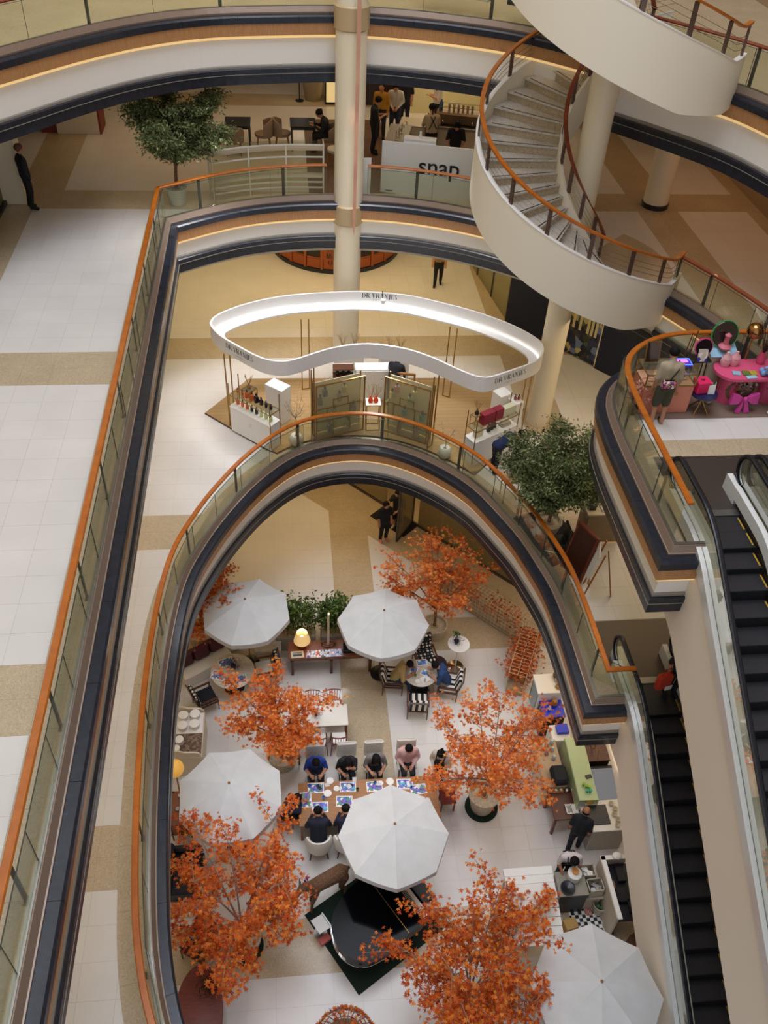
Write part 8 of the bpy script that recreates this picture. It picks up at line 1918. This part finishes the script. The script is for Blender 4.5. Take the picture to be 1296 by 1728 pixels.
# --- kitchen staff
person('bald man in a black polo shirt with blue shoes beside the cash desk', (6.56, 9.98, 0), -.5, False, .12, '#14171f', '#14171f', '#2a4a9a', hair='bald', arms=('down', 'down'), head=(.15, 0), step=.12, skin=SKIN2)
t, up, hd = person('man in a white shirt and dark apron working at the prep counter', (6.1, 9.32, 0), PI-.1, False, .4, '#cfc6c4', '#14171f', '#2a4a9a', arms='work', head=(.5, 0), skin=SKIN2); apron(t, up)
# --- escalator rider
t, up, hd = person('person in black riding the lower escalator with a red bag', (7.98, 10.92, 4.985), PI, False, .1, '#14141a', '#14141a', arms=('work', 'down'), hair='long', head=(.3, 0))
bgx = thing('tote_bag', 'red-orange tote bag with a white corner held on the lower escalator', 'bag', (7.66, 10.78, 5.42), .25); MB().rbox((0, 0, .22), (.36, .16, .44), .04).build('bag', mat('vermilion_canvas', '#c2391f', .8), bgx); MB().rbox((.1, -.09, .06), (.18, .03, .14), .012).build('white_corner', M_WHITE, bgx); MB().tube([(-.1, 0, .43), (-.08, 0, .62), (.08, 0, .62), (.1, 0, .43)], .012, 5).build('handles', mat('vermilion_dark', '#8e2817', .8), bgx)
# --- first floor
person('shopper in tan shirt and black trousers walking past the kiosk', (5.41, 29.0, 5.0), PI*.95, False, .0, '#8a6a3e', '#12131a', arms='down', step=.14)
person('attendant in black bending over inside the pavilion', (2.98, 21.55, 5.05), -.5, False, .55, '#12131a', '#12131a', sleeves='long', arms='hang', hair='short', head=(.3, 0))
person('person in a navy jacket bending down beside the right perfume counter', (5.5, 18.45, 5.0), -PI/2+.2, False, 1.05, '#16224a', '#1a1a24', sleeves='long', arms='hang', hair='short', head=(.3, 0))
# --- second floor
person('man in a dark suit standing against the pier at the left edge', (-6.78, 24.02, 10.0), -PI/2+.5, False, -.06, '#14151b', '#14151b', sleeves='long', arms='down', hair='short', head=(.1, 0), H=1.75, hair_mat=mat('brown_hair', '#5a3a2a', .6))
person('man in black T-shirt standing in profile left of the snap counter', (2.80, 28.2, 10.0), -PI/2, False, .05, '#121319', '#121319', arms='phone', head=(.4, 0), H=1.74)
person('customer in a mustard yellow top behind the man in black', (3.15, 29.5, 10.0), PI*.9, False, .05, '#b07d22', '#1a1c26', sleeves='long', arms='down', hair='pony')
person('customer in a white jacket and dark vest at the coffee bar', (3.62, 29.7, 10.0), PI*.95, False, .08, '#b9b4ae', '#1c2440', sleeves='long', arms='lap', head=(.5, 0))
person('customer in dark clothes with long hair at the coffee bar', (4.05, 30.6, 10.0), PI*.9, False, .05, '#14161f', '#161a2c', sleeves='short', arms='down', hair='long')
person('woman in a white T-shirt looking at her phone by the cafe wall', (5.05, 30.1, 10.0), PI/2+.2, False, .0, '#d0c8c4', '#14161d', arms='phone', hair='long', head=(.45, 0), H=1.62)
t, up, hd = person('barista in beige with black crossed straps seen from behind', (4.5, 27.5, 10.0), .1, False, .1, '#b5a184', '#12131a', sleeves='short', arms='work', hair='pony', head=(.3, 0)); apron(t, up)
t, up, hd = person('barista in black with a cap working at the snap counter', (5.1, 26.6, 10.0), PI-.2, False, .3, '#121319', '#121319', arms='work', head=(.5, 0)); apron(t, up)
person('woman in black with a ponytail seated at the dark table', (1.4, 28.35, 10.0), PI/2, True, .3, '#14151b', '#14151b', sleeves='long', arms='table', hair='pony', head=(.35, 0), seat=.47)
t, up, hd = person('man in an olive grey T-shirt and shorts with a floral sling bag at the showcase', (7.38, 14.0, 10.0), -.05, False, .05, '#a2937a', '#4a4a38', '#1a1c24', arms=('down', 'down'), shorts=True, head=(.35, 0), H=1.72)
b = MB(); b.tube([up(.14, .06, .52), up(.1, -.13, .42), up(-.05, -.17, .18), up(-.14, -.12, .1)], .014, 5); b.build('sling_strap', M_BLACK, t); b = MB(); b.rbox(tuple(up(-.05, -.19, .12)), (.3, .09, .2), .04); b.build('sling_bag', printmat('floral_bag', ['#5a3a7a', '#c9883a', '#d86a8a', '#e8e0d0', '#3a2a4a', '#b03a5a'], 30), t)
person('person in wide black trousers at the right edge by the pink table', (10.05, 14.18, 10.013), .6, False, .15, '#b9a08c', '#111218', '#d0ccc6', arms='work', hair='long', head=(.3, 0), wide=1.1)
